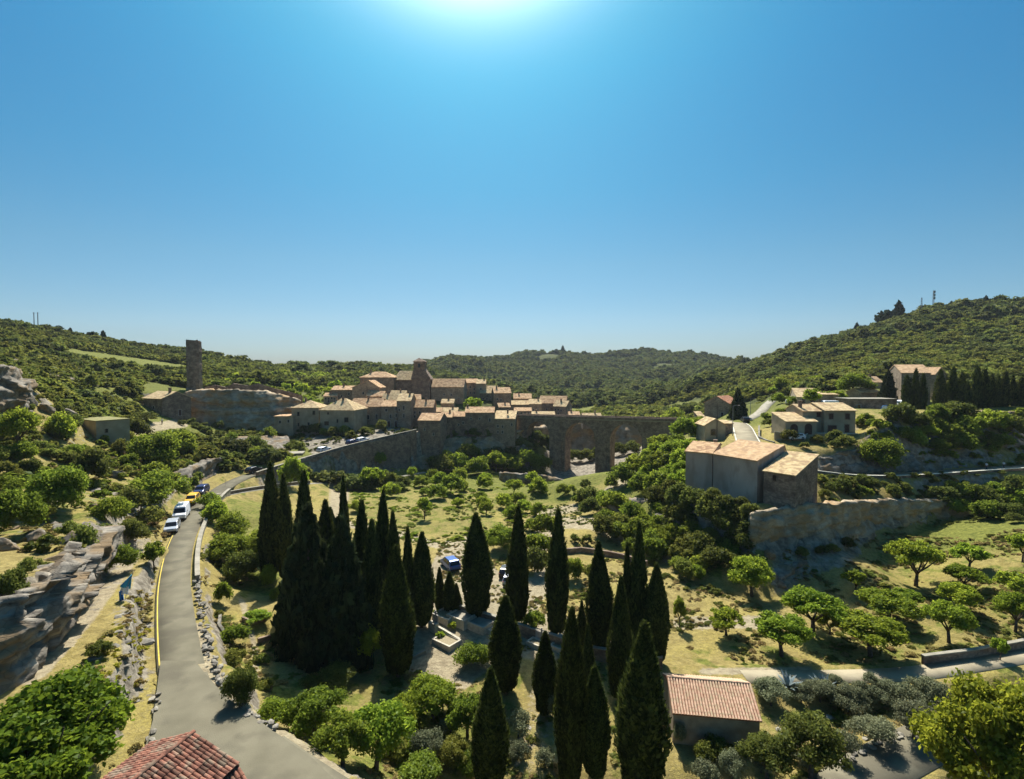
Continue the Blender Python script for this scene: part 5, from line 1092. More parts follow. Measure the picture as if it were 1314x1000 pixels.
# ------------------------------------------------------------------ trees and bushes one by one
L_ = [
 (22, 583, 46, 62, 'limetree', 'light green tree at the far left edge above the rocks'), (80, 566, 38, 44, 'lime', 'light green bush left of the flat roofed house'),
 (40, 611, 26, 28, 'oak', 'small round dark bush on the left slope'), (78, 655, 66, 70, 'leaf', 'large green bush mass on the left slope below the flat roofed house'),
 (118, 624, 42, 58, 'oak', 'dark green bush below the corner of the flat roofed house'), (197, 598, 62, 54, 'leaf', 'big rounded bush right of the flat roofed house'),
 (232, 588, 40, 46, 'leaf', 'green bush between the big rounded bush and the castle rock'), (184, 541, 34, 14, 'oak', 'clipped dark hedge by the stone house with the chimney'),
 (203, 650, 66, 54, 'leaf', 'wide green bush hanging over the parked vans'), (20, 686, 62, 70, 'leaf', 'big bush at the left edge above the overhang'),
 (112, 722, 40, 58, 'scrub', 'tall scrub growing in the cleft of the left cliff'), (150, 737, 50, 44, 'leaf', 'dark green bush at the foot of the left cliff'),
 (168, 698, 44, 36, 'scrub', 'green scrub above the track'), (198, 732, 26, 38, 'tree', 'small thin tree between the track and the road'), (12, 772, 40, 52, 'oak', 'bush hanging on the overhanging cliff at the left edge'),
 (127, 843, 28, 24, 'scrub', 'small shrub on the yellow grass bank'), (88, 690, 26, 26, 'scrub', 'low shrub on the rim of the left cliff'),
 (190, 676, 36, 30, 'scrub', 'scrubby bush above the left verge behind the silver car'), (142, 672, 44, 40, 'leaf', 'green bush on the rim left of the parked cars'), (172, 655, 40, 34, 'oak', 'dark bush on the rim above the track'), (130, 700, 34, 34, 'oak', 'dark shrub in the cleft beside the overhang'), (60, 668, 30, 24, 'scrub', 'low scrub on top of the overhanging cliff'), (38, 735, 26, 24, 'scrub', 'small scrub on the lip of the overhang'),
 (277, 672, 36, 36, 'lime', 'bright green bush against the bend wall'), (296, 694, 48, 42, 'leaf', 'bush in the middle of the thicket below the bend'), (290, 722, 50, 44, 'leaf', 'lower bush of the thicket below the bend'),
 (312, 748, 46, 48, 'oak', 'dark bush at the bottom of the thicket below the bend'), (330, 715, 40, 40, 'leaf', 'right hand bush of the thicket below the bend'), (268, 652, 30, 24, 'lime', 'lime green creeper at the start of the parapet'),
 (345, 753, 26, 34, 'lime', 'upright bright green bush beside the conifers'), (356, 770, 20, 20, 'leaf', 'small bush under the bright green one'), (287, 776, 20, 36, 'leaf', 'small slim tree on the terraces'),
 (302, 829, 36, 32, 'leaf', 'rounded bush on the curved terrace'), (311, 903, 44, 60, 'oak', 'tall dark bush behind the rubble wall'), (300, 855, 30, 26, 'scrub', 'scrub between the terrace bushes'), (328, 797, 36, 15, 'lime', 'low green planting in the curved bed'),
 (476, 857, 38, 54, 'limetree', 'small light green tree in front of the dense cypress'), (424, 882, 66, 30, 'oak', 'low dark shrubs in the conifer shade'), (404, 945, 74, 62, 'tree', 'bushy green tree beside the dry bank'),
 (355, 932, 56, 42, 'lime', 'yellow green bush on the edge of the dry bank'), (440, 985, 70, 70, 'tree', 'dark rounded tree above the road bend'), (482, 988, 86, 86, 'limetree', 'large light green tree at the bottom left of the cypresses'), (518, 930, 50, 46, 'lime', 'light green bush next to the large light tree'),
 (556, 925, 70, 56, 'limetree', 'wide green tree in front of the graves'), (600, 945, 56, 56, 'tree', 'green tree left of the twin tipped cypress'), (610, 856, 50, 34, 'leaf', 'leafy fig bush covering the corner of the graves'),
 (545, 978, 52, 50, 'olive', 'grey green olive below the wide green tree'), (540, 1010, 76, 44, 'leaf', 'green bush at the bottom edge'), (585, 985, 46, 44, 'scrub', 'scrubby bush beside the twin tipped cypress'),
 (665, 948, 38, 42, 'olive', 'olive beside the sunlit clearing'), (664, 972, 32, 26, 'olive', 'low olive at the lower edge of the clearing'), (686, 815, 30, 32, 'tree', 'small green tree between two cypresses'),
 (545, 666, 20, 28, 'orchard', 'single small tree in the green field'), (643, 706, 44, 38, 'leaf', 'dense hedge-like bush above the car park'), (701, 690, 40, 36, 'leaf', 'upper bush of the hedge between the paths'), (692, 713, 38, 36, 'leaf', 'middle bush of the hedge between the paths'), (688, 735, 36, 40, 'oak', 'lowest bush of the hedge between the paths'),
 (683, 682, 22, 20, 'leaf', 'small bush at the left side of the path'), (737, 697, 13, 15, 'oak', 'first of two round bushes on the zigzag bank'), (753, 699, 15, 16, 'oak', 'second of two round bushes on the zigzag bank'),
 (736, 744, 28, 36, 'leaf', 'bush below the dark terrace wall'), (757, 742, 20, 22, 'scrub', 'small scrub below the terrace wall'), (1127, 603, 56, 50, 'leaf', 'heart shaped ivy mass hanging on the cliff beside the house'),
 (965, 766, 58, 52, 'limetree', 'sunlit tree at the foot of the right cliff'), (893, 745, 22, 24, 'lime', 'small light shrub at the upper edge of the dry field'), (377, 628, 32, 50, 'lime', 'bright willow-like tree under the ramp wall'),
 (487, 601, 20, 20, 'lime', 'small bright tree against the ramp wall'), (478, 628, 32, 30, 'limetree', 'light tree beside the foot path'), (502, 626, 24, 24, 'oak', 'dark bush beside the light tree on the foot path'), (637, 606, 26, 28, 'limetree', 'yellow green tree at the foot of the village cliff'),
 (606, 528, 24, 22, 'lime', 'bright green fig tree among the village roofs'), (1096, 516, 46, 38, 'tree', 'big rounded tree behind the garage block'), (1042, 524, 24, 26, 'limetree', 'light green tree in front of the bungalow'),
 (872, 806, 17, 42, 'tree', 'thin small tree standing in the dry field'), (932, 815, 42, 34, 'orchard', 'leaning open crowned small tree in the dry field'), (1097, 760, 30, 30, 'orchard', 'small blue green tree in the cliff shadow'),
 (1043, 812, 76, 56, 'orchard', 'wide orchard tree nearest the rock shelf'), (1003, 842, 70, 56, 'orchard', 'dense orchard tree at the left end of the orchard'), (1118, 843, 80, 56, 'orchard', 'widest orchard tree in the middle of the front row'),
 (1140, 800, 70, 42, 'orchard', 'orchard tree behind the widest one'), (1175, 752, 60, 62, 'orchard', 'tall two tiered orchard tree at the shadow edge'), (1243, 731, 40, 34, 'orchard', 'uppermost orchard tree in the sunny grass'),
 (1237, 757, 44, 32, 'orchard', 'orchard tree second from the top in the sunny grass'), (1231, 788, 48, 40, 'orchard', 'orchard tree third from the top in the sunny grass'), (1218, 826, 54, 56, 'orchard', 'orchard tree with a clear trunk near the concrete wall'),
 (1303, 811, 46, 52, 'orchard', 'orchard tree at the right edge above the concrete wall'), (1303, 771, 42, 38, 'orchard', 'orchard tree at the right edge, middle height'), (1312, 722, 32, 38, 'orchard', 'orchard tree at the right edge, topmost'),
 (1165, 782, 36, 26, 'orchard', 'low orchard sapling below the two tiered tree'), (1065, 815, 30, 30, 'orchard', 'small orchard tree beside the nearest wide one'), (1283, 848, 20, 30, 'orchard', 'thin sapling at the right lane edge'),
 (990, 906, 54, 40, 'olive', 'pale olive right of the shed'), (1052, 900, 44, 36, 'olive', 'olive in the middle of the row along the lane'), (1088, 912, 52, 40, 'olive', 'bushy olive right of the agaves'), (1138, 903, 48, 36, 'olive', 'olive with violet shadow beside the lane'),
 (1188, 918, 64, 60, 'olive', 'largest olive at the right end of the row'), (1172, 948, 62, 56, 'olive', 'olive in front of the largest one'), (1122, 955, 60, 44, 'olive', 'olive beside the lower lane'), (1028, 903, 30, 30, 'olive', 'small olive between the agaves'),
 (1040, 1000, 84, 84, 'darktree', 'dark green rounded tree at the bottom right of the shed'), (985, 1000, 66, 60, 'darktree', 'broad dark tree right below the shed'), (940, 1005, 44, 48, 'olive', 'pale olive in front of the shed'), (1085, 975, 40, 44, 'olive', 'thin olive beside the dark rounded tree'),
 (905, 1010, 40, 40, 'olive', 'olive at the bottom edge beside the large cypress'), (872, 960, 20, 40, 'olive', 'slim olive between the large cypress and the shed'), (700, 985, 30, 30, 'olive', 'faded olive on the sunlit clearing'), (712, 930, 24, 50, 'olive', 'pale shrub left of the very tall cypress'),
]
for a in L_: plant(*a[:5], a[5])
# fill zones: many alike bushes, each an object of its own
USED = []
def zone_fill(poly, n, wr, kinds, label, group, asp=(.75, 1.05), sep=.55, seed=1, name=None, lod=None):
    recs = []; rg = random.Random(seed); pg = plist(poly); xs = [p[0] for p in pg]; ys = [p[1] for p in pg]; done = []; tries = 0
    while len(done) < n and tries < n * 40:
        tries += 1; x = rg.uniform(min(xs), max(xs)); y = rg.uniform(min(ys), max(ys))
        if not inpoly(np.array([x]), np.array([y]), pg)[0]: continue
        w = rg.uniform(*wr)
        if any(math.hypot((x - a) , (y - b) * 1.6) < (w + c) / 2 * sep for a, b, c in done): continue
        done.append((x, y, w)); k = rg.choice(kinds); nm = {'oak': 'dark', 'leaf': 'green', 'lime': 'light green', 'scrub': 'olive green', 'olive': 'grey green', 'tree': 'green', 'limetree': 'light green', 'darktree': 'dark', 'orchard': 'light green'}[k]
        recs.append((x, y, w, w * rg.uniform(*asp), k, nm))
    if not recs: return
    xs = [r[0] for r in recs]; ys = [r[1] for r in recs]; ws = sorted(r[2] for r in recs); x0, x1, y0, y1 = min(xs), max(xs) + 1e-3, min(ys), max(ys) + 1e-3; seen = {}
    place = label.split(' ', 1)[1] if label.split(' ', 1)[0] in ('on', 'in', 'at', 'to') else None
    for r in sorted(recs):
        col_ = ('left', 'centre', 'right')[min(2, int(3 * (r[0] - x0) / (x1 - x0)))]; row = ('upper', 'middle', 'lower')[min(2, int(3 * (r[1] - y0) / (y1 - y0)))]; sz_ = 'small' if r[2] < ws[len(ws) // 3] else 'large' if r[2] >= ws[2 * len(ws) // 3] else 'medium'
        lb = '%s %s %s, %s %s, %s' % (sz_, r[5], 'tree' if 'tree' in r[4] or r[4] == 'orchard' else 'bush', row, col_, label)
        if len(lb.split()) > 15: lb = lb.split(' ', 1)[1]
        seen.setdefault(lb, []).append(r)
    for lb, rr in seen.items():
        for i, r in enumerate(rr):
            l2 = lb if len(rr) == 1 else ('%s ' % ('first', 'second', 'third', 'fourth', 'fifth')[min(i, 4)]) + lb
            plant(r[0], r[1], r[2], r[3], r[4], l2, group, lod=lod)
zone_fill("560,600 680,604 700,632 690,668 610,665 560,640", 24, (16, 30), ['lime', 'leaf', 'lime', 'limetree'], 'in the fields before the village cliff', 'bushes in the valley fields', seed=2)
zone_fill("560,594 690,594 695,606 560,612", 12, (22, 36), ['leaf', 'oak', 'lime'], 'at the foot of the village cliff', 'bushes at the foot of the village cliff', seed=3)
zone_fill("722,628 790,622 800,632 750,648 718,645", 7, (14, 24), ['leaf', 'oak', 'leaf'], 'under the arches of the viaduct', 'bushes under the viaduct', seed=4)
zone_fill("750,645 790,655 850,680 890,712 900,738 870,745 815,712 762,690", 24, (24, 40), ['leaf', 'oak', 'leaf', 'scrub'], 'on the bank above the zigzag path', 'bushes on the zigzag bank', seed=5)
zone_fill("818,604 842,566 872,548 898,556 880,590 880,630 840,640 790,628", 26, (26, 42), ['leaf', 'lime', 'leaf'], 'on the slope right of the viaduct', 'bushes on the slope by the viaduct', seed=6)
zone_fill("830,640 880,635 940,660 960,700 930,735 890,725 850,690", 24, (24, 42), ['oak', 'leaf', 'oak', 'scrub'], 'on the slope under the cliff-edge houses', 'bushes under the cliff-edge houses', seed=7)
zone_fill("880,640 960,652 972,672 940,690 890,670", 10, (24, 36), ['oak'], 'against the cliff-edge houses', 'dark bushes against the cliff-edge houses', seed=8)
zone_fill("985,655 1060,648 1100,655 1010,665", 4, (10, 18), ['oak', 'scrub'], 'on the brow of the right cliff', 'bushes on the cliff brow', seed=9)
zone_fill("1040,618 1150,622 1180,640 1050,642", 12, (12, 24), ['oak', 'scrub', 'leaf'], 'between the cliff road and the cliff face', 'bushes below the cliff road', seed=10)
zone_fill("1205,640 1314,634 1320,664 1240,668 1205,656", 17, (24, 42), ['leaf', 'oak', 'lime', 'oak'], 'on the ledges under the cliff road', 'bushes on the right ledges', seed=11)
zone_fill("1145,545 1200,538 1240,545 1300,560 1300,575 1215,585 1165,575", 16, (22, 42), ['leaf', 'leaf', 'lime', 'oak'], 'on the vegetated cliff above the road', 'bushes covering the upper cliff', seed=12)
zone_fill("970,500 1060,495 1080,520 1010,530 985,520", 12, (12, 22), ['leaf', 'leaf', 'limetree'], 'around the bungalow on the right bank', 'trees round the bungalow', seed=13)
zone_fill("980,535 1005,530 1005,550 985,552", 5, (12, 18), ['oak', 'leaf'], 'in the garden by the bridge road', 'garden shrubs by the bridge road', seed=14)
zone_fill("1010,566 1095,568 1095,576 1010,576", 7, (12, 24), ['oak', 'scrub'], 'below the terrace of the two storey house', 'shrubs below the house terrace', seed=15)
zone_fill("1230,662 1314,655 1314,672 1240,678", 3, (18, 28), ['oak'], 'at the shaded foot of the right cliff', 'bushes at the cliff foot', seed=16)
zone_fill("1015,720 1090,706 1100,700 1000,722", 4, (12, 22), ['oak', 'scrub'], 'between the rock shelf and the cliff', 'bushes on the rock shelf', seed=17)
zone_fill("290,570 345,565 350,590 305,595", 9, (18, 30), ['leaf', 'oak'], 'in the shade under the castle rock', 'bushes under the castle rock', seed=18)
zone_fill("380,558 450,558 500,552 440,566", 8, (14, 22), ['oak', 'leaf'], 'at the foot of the hipped roof houses', 'bushes at the village foot', seed=19)
zone_fill("285,492 440,484 445,508 300,510", 34, (12, 22), ['lime', 'leaf', 'lime'], 'on the plateau left of the village', 'bushes on the plateau left of the village', seed=20, lod='far')
zone_fill("0,590 60,590 130,640 60,660 0,640", 8, (20, 34), ['scrub', 'leaf'], 'on the left slope', 'bushes on the left slope', seed=21)
zone_fill("60,545 240,560 250,600 200,620 140,600 60,580", 10, (18, 32), ['leaf', 'oak', 'scrub'], 'around the flat roofed house on the left bank', 'bushes on the left bank', seed=22)
zone_fill("500,930 600,900 610,990 500,995", 9, (28, 44), ['leaf', 'scrub', 'lime', 'olive'], 'in the thicket below the graves', 'bushes of the lower thicket', seed=23)
zone_fill("880,940 1000,945 1100,960 1090,1000 880,1000", 7, (20, 34), ['olive', 'scrub'], 'on the dry ground around the shed', 'bushes around the shed', seed=24)
zone_fill("960,880 1240,882 1220,905 960,902", 10, (16, 26), ['olive', 'scrub'], 'along the lower side of the valley lane', 'shrubs along the valley lane', seed=25)
zone_fill("440,620 560,600 560,635 450,660", 10, (14, 26), ['leaf', 'oak', 'lime'], 'beside the foot path below the ramp wall', 'bushes by the foot path', seed=26)
zone_fill("550,530 640,555 640,570 560,575", 6, (14, 22), ['oak'], 'at the foot of the gorge-side houses', 'bushes on the village cliff', seed=27)
# skyline trees
SKY = [(160, 443, 7), (30, 418, 6), (70, 424, 7), (78, 424, 9), (92, 426, 6), (118, 429, 8), (122, 430, 7), (134, 432, 8), (145, 434, 6), (196, 444, 5), (395, 471, 7), (432, 472, 9), (470, 471, 6), (580, 465, 6), (714, 455, 5), (722, 455, 6), (905, 458, 5), (918, 459, 5), (1110, 421, 8), (1098, 430, 9), (1134, 416, 18), (1151, 411, 16), (1165, 405, 8), (1181, 396, 9), (1218, 391, 7), (1230, 391, 6), (1256, 390, 9), (1262, 390, 8), (1272, 390, 9), (1281, 390, 6), (1305, 389, 6)]
SKY.sort(); SKC = {}
for i, (x, y, s) in enumerate(SKY):
    sn = 'left' if x < 500 else 'far' if x < 1000 else 'right'; SKC[sn] = SKC.get(sn, -1) + 1
    xc = (x - 657.0) / F; ys = np.linspace(180, 1000, 600); X = xc * ys / 1.0; hh = H(X, ys); pr = proj(X, ys, hh)[1]; j = int(np.argmin(pr)); g = Vector((X[j], ys[j], hh[j] - .3)); 
    w = s / F * g.y * 1.3; o = obj('pine_tree', FIRS[1].copy() if i == 0 else o0, None) if i % 3 == 0 else obj('pine_tree', proto('bush', 'far', i % 3), None)
    if i == 0: o0 = o.data
    o.location = g; o.scale = (w, w, w * (1.5 if i % 3 == 0 else 1.25)); o.rotation_euler = (0, 0, i)
    if i % 3: setmat(o, M_fir)
    tag(o, 'larger of two dark pines breaking the right skyline' if x == 1134 else 'second dark pine breaking the right skyline' if x == 1151 else '%s small dark tree from the left on the %s skyline' % (ORD[SKC[sn]], sn), 'pine', 'trees on the %s skyline' % ('left' if x < 500 else 'far' if x < 1000 else 'right'))

# ------------------------------------------------------------------ scattered stuff
def scatter(name, pts, scl, rot, meshobj_mesh, mat, label, cat):
    """points carrying size and turn; one modifier puts the same small mesh on each"""
    me = bpy.data.meshes.new(name); me.vertices.add(len(pts)); me.vertices.foreach_set('co', np.asarray(pts, np.float32).ravel())
    a = me.attributes.new('scl', 'FLOAT_VECTOR', 'POINT'); a.data.foreach_set('vector', np.asarray(scl, np.float32).ravel())
    a = me.attributes.new('rot', 'FLOAT_VECTOR', 'POINT'); a.data.foreach_set('vector', np.asarray(rot, np.float32).ravel()); me.update()
    o = obj(name, me); src = bpy.data.objects.new(name + '_source', meshobj_mesh.copy()); src.data.materials.clear(); src.data.materials.append(mat)
    ng = bpy.data.node_groups.new(name, 'GeometryNodeTree'); ng.interface.new_socket('Geometry', in_out='INPUT', socket_type='NodeSocketGeometry'); ng.interface.new_socket('Geometry', in_out='OUTPUT', socket_type='NodeSocketGeometry')
    N = ng.nodes; L = ng.links; gi = N.new('NodeGroupInput'); go = N.new('NodeGroupOutput'); ip = N.new('GeometryNodeInstanceOnPoints'); oi = N.new('GeometryNodeObjectInfo'); oi.inputs['Object'].default_value = src; oi.inputs['As Instance'].default_value = True
    na = N.new('GeometryNodeInputNamedAttribute'); na.data_type = 'FLOAT_VECTOR'; na.inputs['Name'].default_value = 'scl'; nb = N.new('GeometryNodeInputNamedAttribute'); nb.data_type = 'FLOAT_VECTOR'; nb.inputs['Name'].default_value = 'rot'
    L.new(gi.outputs[0], ip.inputs['Points']); L.new(oi.outputs['Geometry'], ip.inputs['Instance']); L.new(na.outputs['Attribute'], ip.inputs['Scale']); L.new(nb.outputs['Attribute'], ip.inputs['Rotation']); L.new(ip.outputs[0], go.inputs[0])
    m = o.modifiers.new('scatter', 'NODES'); m.node_group = ng; tag(o, label, cat, None, 'stuff'); return o
NR = np.random.RandomState(21)
def rnd_pts(x0, x1, y0, y1, n):
    X = NR.uniform(x0, x1, n); Y = NR.uniform(y0, y1, n); return X, Y
def clear_of(X, Y, Z, polys):
    px, py = proj(X, Y, Z); k = np.ones(len(X), bool)
    for s, yl, yh in polys: k &= ~(inpoly(px, py, plist(s)) & (Y > yl) & (Y < yh))
    return k
BUILT = [("420,470 665,470 740,520 780,545 780,560 640,620 340,620 340,560 370,500", 140, 260), ("1155,460 1225,460 1225,525 1155,525", 130, 170), ("890,500 1100,480 1155,505 1160,560 1000,580 890,560", 90, 185), ("85,447 250,470 250,484 200,476 85,458", 170, 320), ("225,430 400,500 400,560 180,560 180,500", 140, 190), ("655,521 760,524 765,534 655,532", 230, 400), ("865,515 905,515 905,526 865,526", 200, 400), ("30,545 160,545 240,535 240,560 150,575 90,580", 90, 160)]
def hill_scatter(name, x0, x1, y0, y1, n, smin, smax, mat, var, label, cat='scrub', yfun=None, thr=-.08, fscale=26):
    X, Y = rnd_pts(x0, x1, y0, y1, n); Z = H(X, Y); k = clear_of(X, Y, Z, BUILT)  & (np.abs(X) < Y * 1.5 + 20) & (fbm(X / fscale + var, Y / fscale, 3) > thr)
    for nm in ('bridge_road', 'hill_lane', 'cliff_road', 'village_road'):
        c, w = ROADS[nm]; k &= plinedist(X, Y, [(p.x, p.y) for p in c]) > 4.0
    if yfun is not None: k &= yfun(X, Y, Z)
    X, Y, Z = X[k], Y[k], Z[k]; m = len(X); s = NR.uniform(smin, smax, m) * (1 + .6 * (NR.rand(m) ** 4)); S = np.stack([s, s * NR.uniform(.8, 1.2, m), s * NR.uniform(.65, 1.0, m)], -1)
    Rr = np.stack([np.zeros(m), np.zeros(m), NR.uniform(0, 6.28, m)], -1); scatter(name, np.stack([X, Y, Z - .1 * s], -1), S, Rr, proto('bush', 'far', var), mat, label, cat)
lf = lambda X, Y, Z: (X < -30)
hill_scatter('hillside_scrub', -420, -60, 120, 430, 26000, 2.0, 4.2, M_scrub, 0, 'olive green garrigue scrub covering the left hillside', yfun=lambda X, Y, Z: (X < -.28 * Y), thr=-.1)
hill_scatter('hillside_scrub', -420, 0, 130, 480, 11000, 2.6, 5.5, M_far, 1, 'dark oak scrub scattered over the left hillside', yfun=lambda X, Y, Z: (X < -.2 * Y), thr=.02)
hill_scatter('plateau_wood', -190, -10, 230, 620, 9000, 4.0, 8.0, M_oak, 2, 'dark wood closing the plateau behind the village', 'wood', thr=-.3)
hill_scatter('hillside_scrub', 40, 560, 150, 470, 34000, 2.2, 4.6, M_scrub, 1, 'green scrub covering the right hillside', yfun=lambda X, Y, Z: (X > .36 * Y) & (Z > -12), thr=-.24)
hill_scatter('hillside_wood', 40, 560, 170, 560, 13000, 3.5, 7.0, M_far, 2, 'darker oak wood patches on the right hillside', 'wood', yfun=lambda X, Y, Z: (X > .30 * Y), thr=.03)
hill_scatter('far_wood', -260, 560, 330, 1080, 36000, 5, 10, M_far, 0, 'continuous oak wood on the far hills', 'wood', thr=-.24, fscale=60)
hill_scatter('valley_scrub', -40, 130, 205, 400, 5200, 2.5, 5, M_scrub, 2, 'scrub in the gorge behind the viaduct', yfun=lambda X, Y, Z: (X > .03 * Y), thr=-.2)
hill_scatter('slope_scrub', -130, -62, 60, 200, 3600, .8, 2.2, M_scrub, 1, 'low scrub dotted over the rocky left slope', yfun=lambda X, Y, Z: (X < -.62 * Y), thr=-.02, fscale=9)
# low tufts and weeds on the near ground
def near_scatter(name, poly, n, smin, smax, mat, var, label, cat, yl=25, yh=190, flat=.7, thr=-.5, mesh=None, sink=.1):
    pg = plist(poly); X = NR.uniform(-150, 150, n * 6); Y = yl + (yh - yl) * NR.rand(n * 6); Z = H(X, Y); px, py = proj(X, Y, Z); k = inpoly(px, py, pg) & (fbm(X / 4, Y / 4, 3) > thr)
    for c, w in ROADS.values(): k &= plinedist(X, Y, [(p.x, p.y) for p in c]) > 2.2
    k &= ~inpoly(px, py, plist('185,840 262,838 480,1015 170,1015'))
    k &= ~inpoly(px, py, plist('530,775 600,770 650,830 645,860 590,880 525,855'))
    X, Y, Z = X[k][:n], Y[k][:n], Z[k][:n]; m = len(X); s = NR.uniform(smin, smax, m) * (1 + NR.rand(m) ** 5); S = np.stack([s, s * NR.uniform(.7, 1.3, m), s * flat * NR.uniform(.7, 1.2, m)], -1)
    scatter(name, np.stack([X, Y, Z - sink * s], -1), S, np.stack([NR.uniform(-.3, .3, m), NR.uniform(-.3, .3, m), NR.uniform(0, 6.28, m)], -1), mesh or proto('bush', 'far', var), mat, label, cat)
M_dry = leafmat('dry_weeds', (.18, .14, .045), (.34, .28, .10), .25, .25, .02)
M_yelw = leafmat('yellow_weeds', (.20, .19, .02), (.36, .34, .03), .25, .2, .01)
near_scatter('plateau_weeds', "240,485 450,480 450,530 380,525 300,505", 700, 1.2, 2.8, M_lime, 1, 'lime green scrub on the plateau left of the village', 'scrub', 178, 300, .7, -.2)
near_scatter('dry_weeds', "0,560 240,560 240,1000 0,1000", 5200, .35, .9, M_dry, 0, 'dry straw coloured weeds on the left bank', 'weeds', 25, 130, .6, -.04)
near_scatter('yellow_weeds', "80,840 165,740 205,700 200,880 150,900 100,880", 1800, .25, .6, M_yelw, 1, 'yellow flowering weeds on the bank beside the track', 'weeds', 28, 75, .5, -.02)
near_scatter('low_weeds', "245,700 560,640 1314,640 1314,1000 350,1000", 5200, .3, .8, M_scrub, 2, 'low green weeds dotted over the valley floor', 'weeds', 36, 130, .45, .03)
near_scatter('dry_weeds', "250,740 560,700 1314,680 1314,1000 350,1000", 6500, .25, .7, M_dry, 1, 'dry straw tufts dotted over the valley floor', 'weeds', 36, 110, .45, .0)
near_scatter('field_weeds', "450,600 700,600 720,650 600,700 450,690", 1500, .5, 1.3, M_lime, 0, 'bright green weeds in the valley fields', 'weeds', 85, 175, .4, .0)
near_scatter('cliff_scrub', "560,540 690,545 690,600 560,600", 400, 1.0, 2.4, M_oak, 1, 'dark scrub hanging on the village cliff', 'scrub', 150, 190, .9)
near_scatter('cliff_scrub', "1040,610 1314,606 1314,640 1050,642", 600, .6, 1.6, M_oak, 2, 'dark scrub on the ledges below the cliff road', 'scrub', 90, 112, .9)
near_scatter('cliff_scrub', "1110,545 1314,530 1314,600 1130,600", 700, .8, 2.2, M_leaf, 0, 'green scrub on the upper cliff', 'scrub', 100, 128, .9)
# stones
def rock_mesh(seed, sub=2):
    bm = bmesh.new(); bmesh.ops.create_icosphere(bm, subdivisions=sub, radius=.5); rg = random.Random(seed)
    d = [rg.uniform(.7, 1.25) for _ in range(6)]
    for v in bm.verts:
        c = v.co.copy(); q = max(abs(c.x), abs(c.y), abs(c.z)) * 2; v.co = c / q * (.62 + .38 * q) * rg.uniform(.88, 1.12) * 1.15; v.co.z *= .62
    me = bpy.data.meshes.new('stone'); bm.to_mesh(me); bm.free(); me.materials.append(M_stone); return me
ROCKS = [rock_mesh(i, 1) for i in range(4)]
near_scatter('rubble', "150,700 210,690 206,900 150,905 160,800", 1500, .18, .6, M_stone, 0, 'loose pale rubble on the bank above the road', 'rubble', 32, 80, .8, -.12, ROCKS[0], 0)
near_scatter('rubble', "60,840 200,690 205,900 90,880", 500, .25, .9, M_stone, 0, 'scattered pale stones beside the track', 'rubble', 30, 75, .7, -.02, ROCKS[1], 0)
near_scatter('rubble', "0,560 230,580 120,700 0,700", 900, .3, 1.2, M_rockg, 0, 'grey stones scattered over the left slope', 'rubble', 58, 125, .7, .02, ROCKS[2], 0)
near_scatter('rubble', "640,880 730,880 730,1000 650,1000", 160, .15, .5, M_stone, 0, 'stones on the sunlit clearing', 'rubble', 38, 60, .7, -.1, ROCKS[3], 0)
near_scatter('rubble', "1000,880 1240,880 1180,970 960,940", 260, .15, .45, M_stone, 0, 'stones among the olives', 'rubble', 38, 60, .7, -.1, ROCKS[3], 0)

near_scatter('cliff_scrub', "0,700 100,680 215,615 215,640 130,700 110,730 60,760 0,790", 520, .5, 1.7, M_scrub, 0, 'scrub rooted along the rim of the left cliff', 'scrub', 36, 100, .8, -.04)
near_scatter('cliff_scrub', "228,540 390,550 390,572 228,560", 160, 1.0, 2.6, M_oak, 1, 'dark scrub at the foot of the castle rock', 'scrub', 155, 180, .8)
near_scatter('road_weeds', "150,690 215,690 215,930 180,950", 900, .25, .6, M_dry, 2, 'dry weeds growing between the stones of the bank', 'weeds', 28, 80, .6, -.3)
BX = [(700, 4), (712, 3), (738, 3), (752, 2), (768, 4), (795, 3), (812, 2), (688, 2)]
for i, (px, dy) in enumerate(BX):
    q = P(px, 590, 186 + dy); q.z = h1(q.x, q.y); plant(px, 590, 22, 20, 'oak', '%s dark bush from the left seen through the viaduct arches' % ORD[i], 'bushes behind the viaduct', loc=q)

near_scatter('bank_scrub', "385,556 525,548 525,556 400,584", 260, .8, 2.0, M_oak, 0, 'dark scrub on the bank above the ramp road', 'scrub', 140, 180, .8)
near_scatter('bank_scrub', "285,556 400,560 395,578 300,600", 420, 1.0, 2.6, M_oak, 2, 'dark scrub on the shaded rocks under the castle', 'scrub', 128, 170, .9)
def boulder_mesh(seed):
    rng = np.random.RandomState(seed); bm = bmesh.new(); bmesh.ops.create_icosphere(bm, subdivisions=4, radius=.5); v = np.array([q.co for q in bm.verts]); f = np.array([[q.index for q in p.verts] for p in bm.faces]); bm.free()
    for _ in range(16):      # chop with random planes: crisp fractured faces
        n = rdir(rng, 1)[0]; n[2] *= .6; n /= np.linalg.norm(n); d = rng.uniform(.22, .42); s_ = v @ n - d; v = v - np.where(s_ > 0, s_, 0)[:, None] * n * .94
    st_ = np.floor(v[:, 2] * 9 + seed) ; v[:, :2] *= (1 + (_PERM[st_.astype(int) & 255, 9] - .5) * .16)[:, None]
    v += (fbm(v[:, 0] * 6 + seed, v[:, 1] * 6 + v[:, 2] * 5, 4) * .09)[:, None] * v / (np.linalg.norm(v, axis=1, keepdims=True) + 1e-6)
    return mesh_np('boulder', v, f, M_rockg, False)
BLD = [boulder_mesh(i) for i in range(5)]
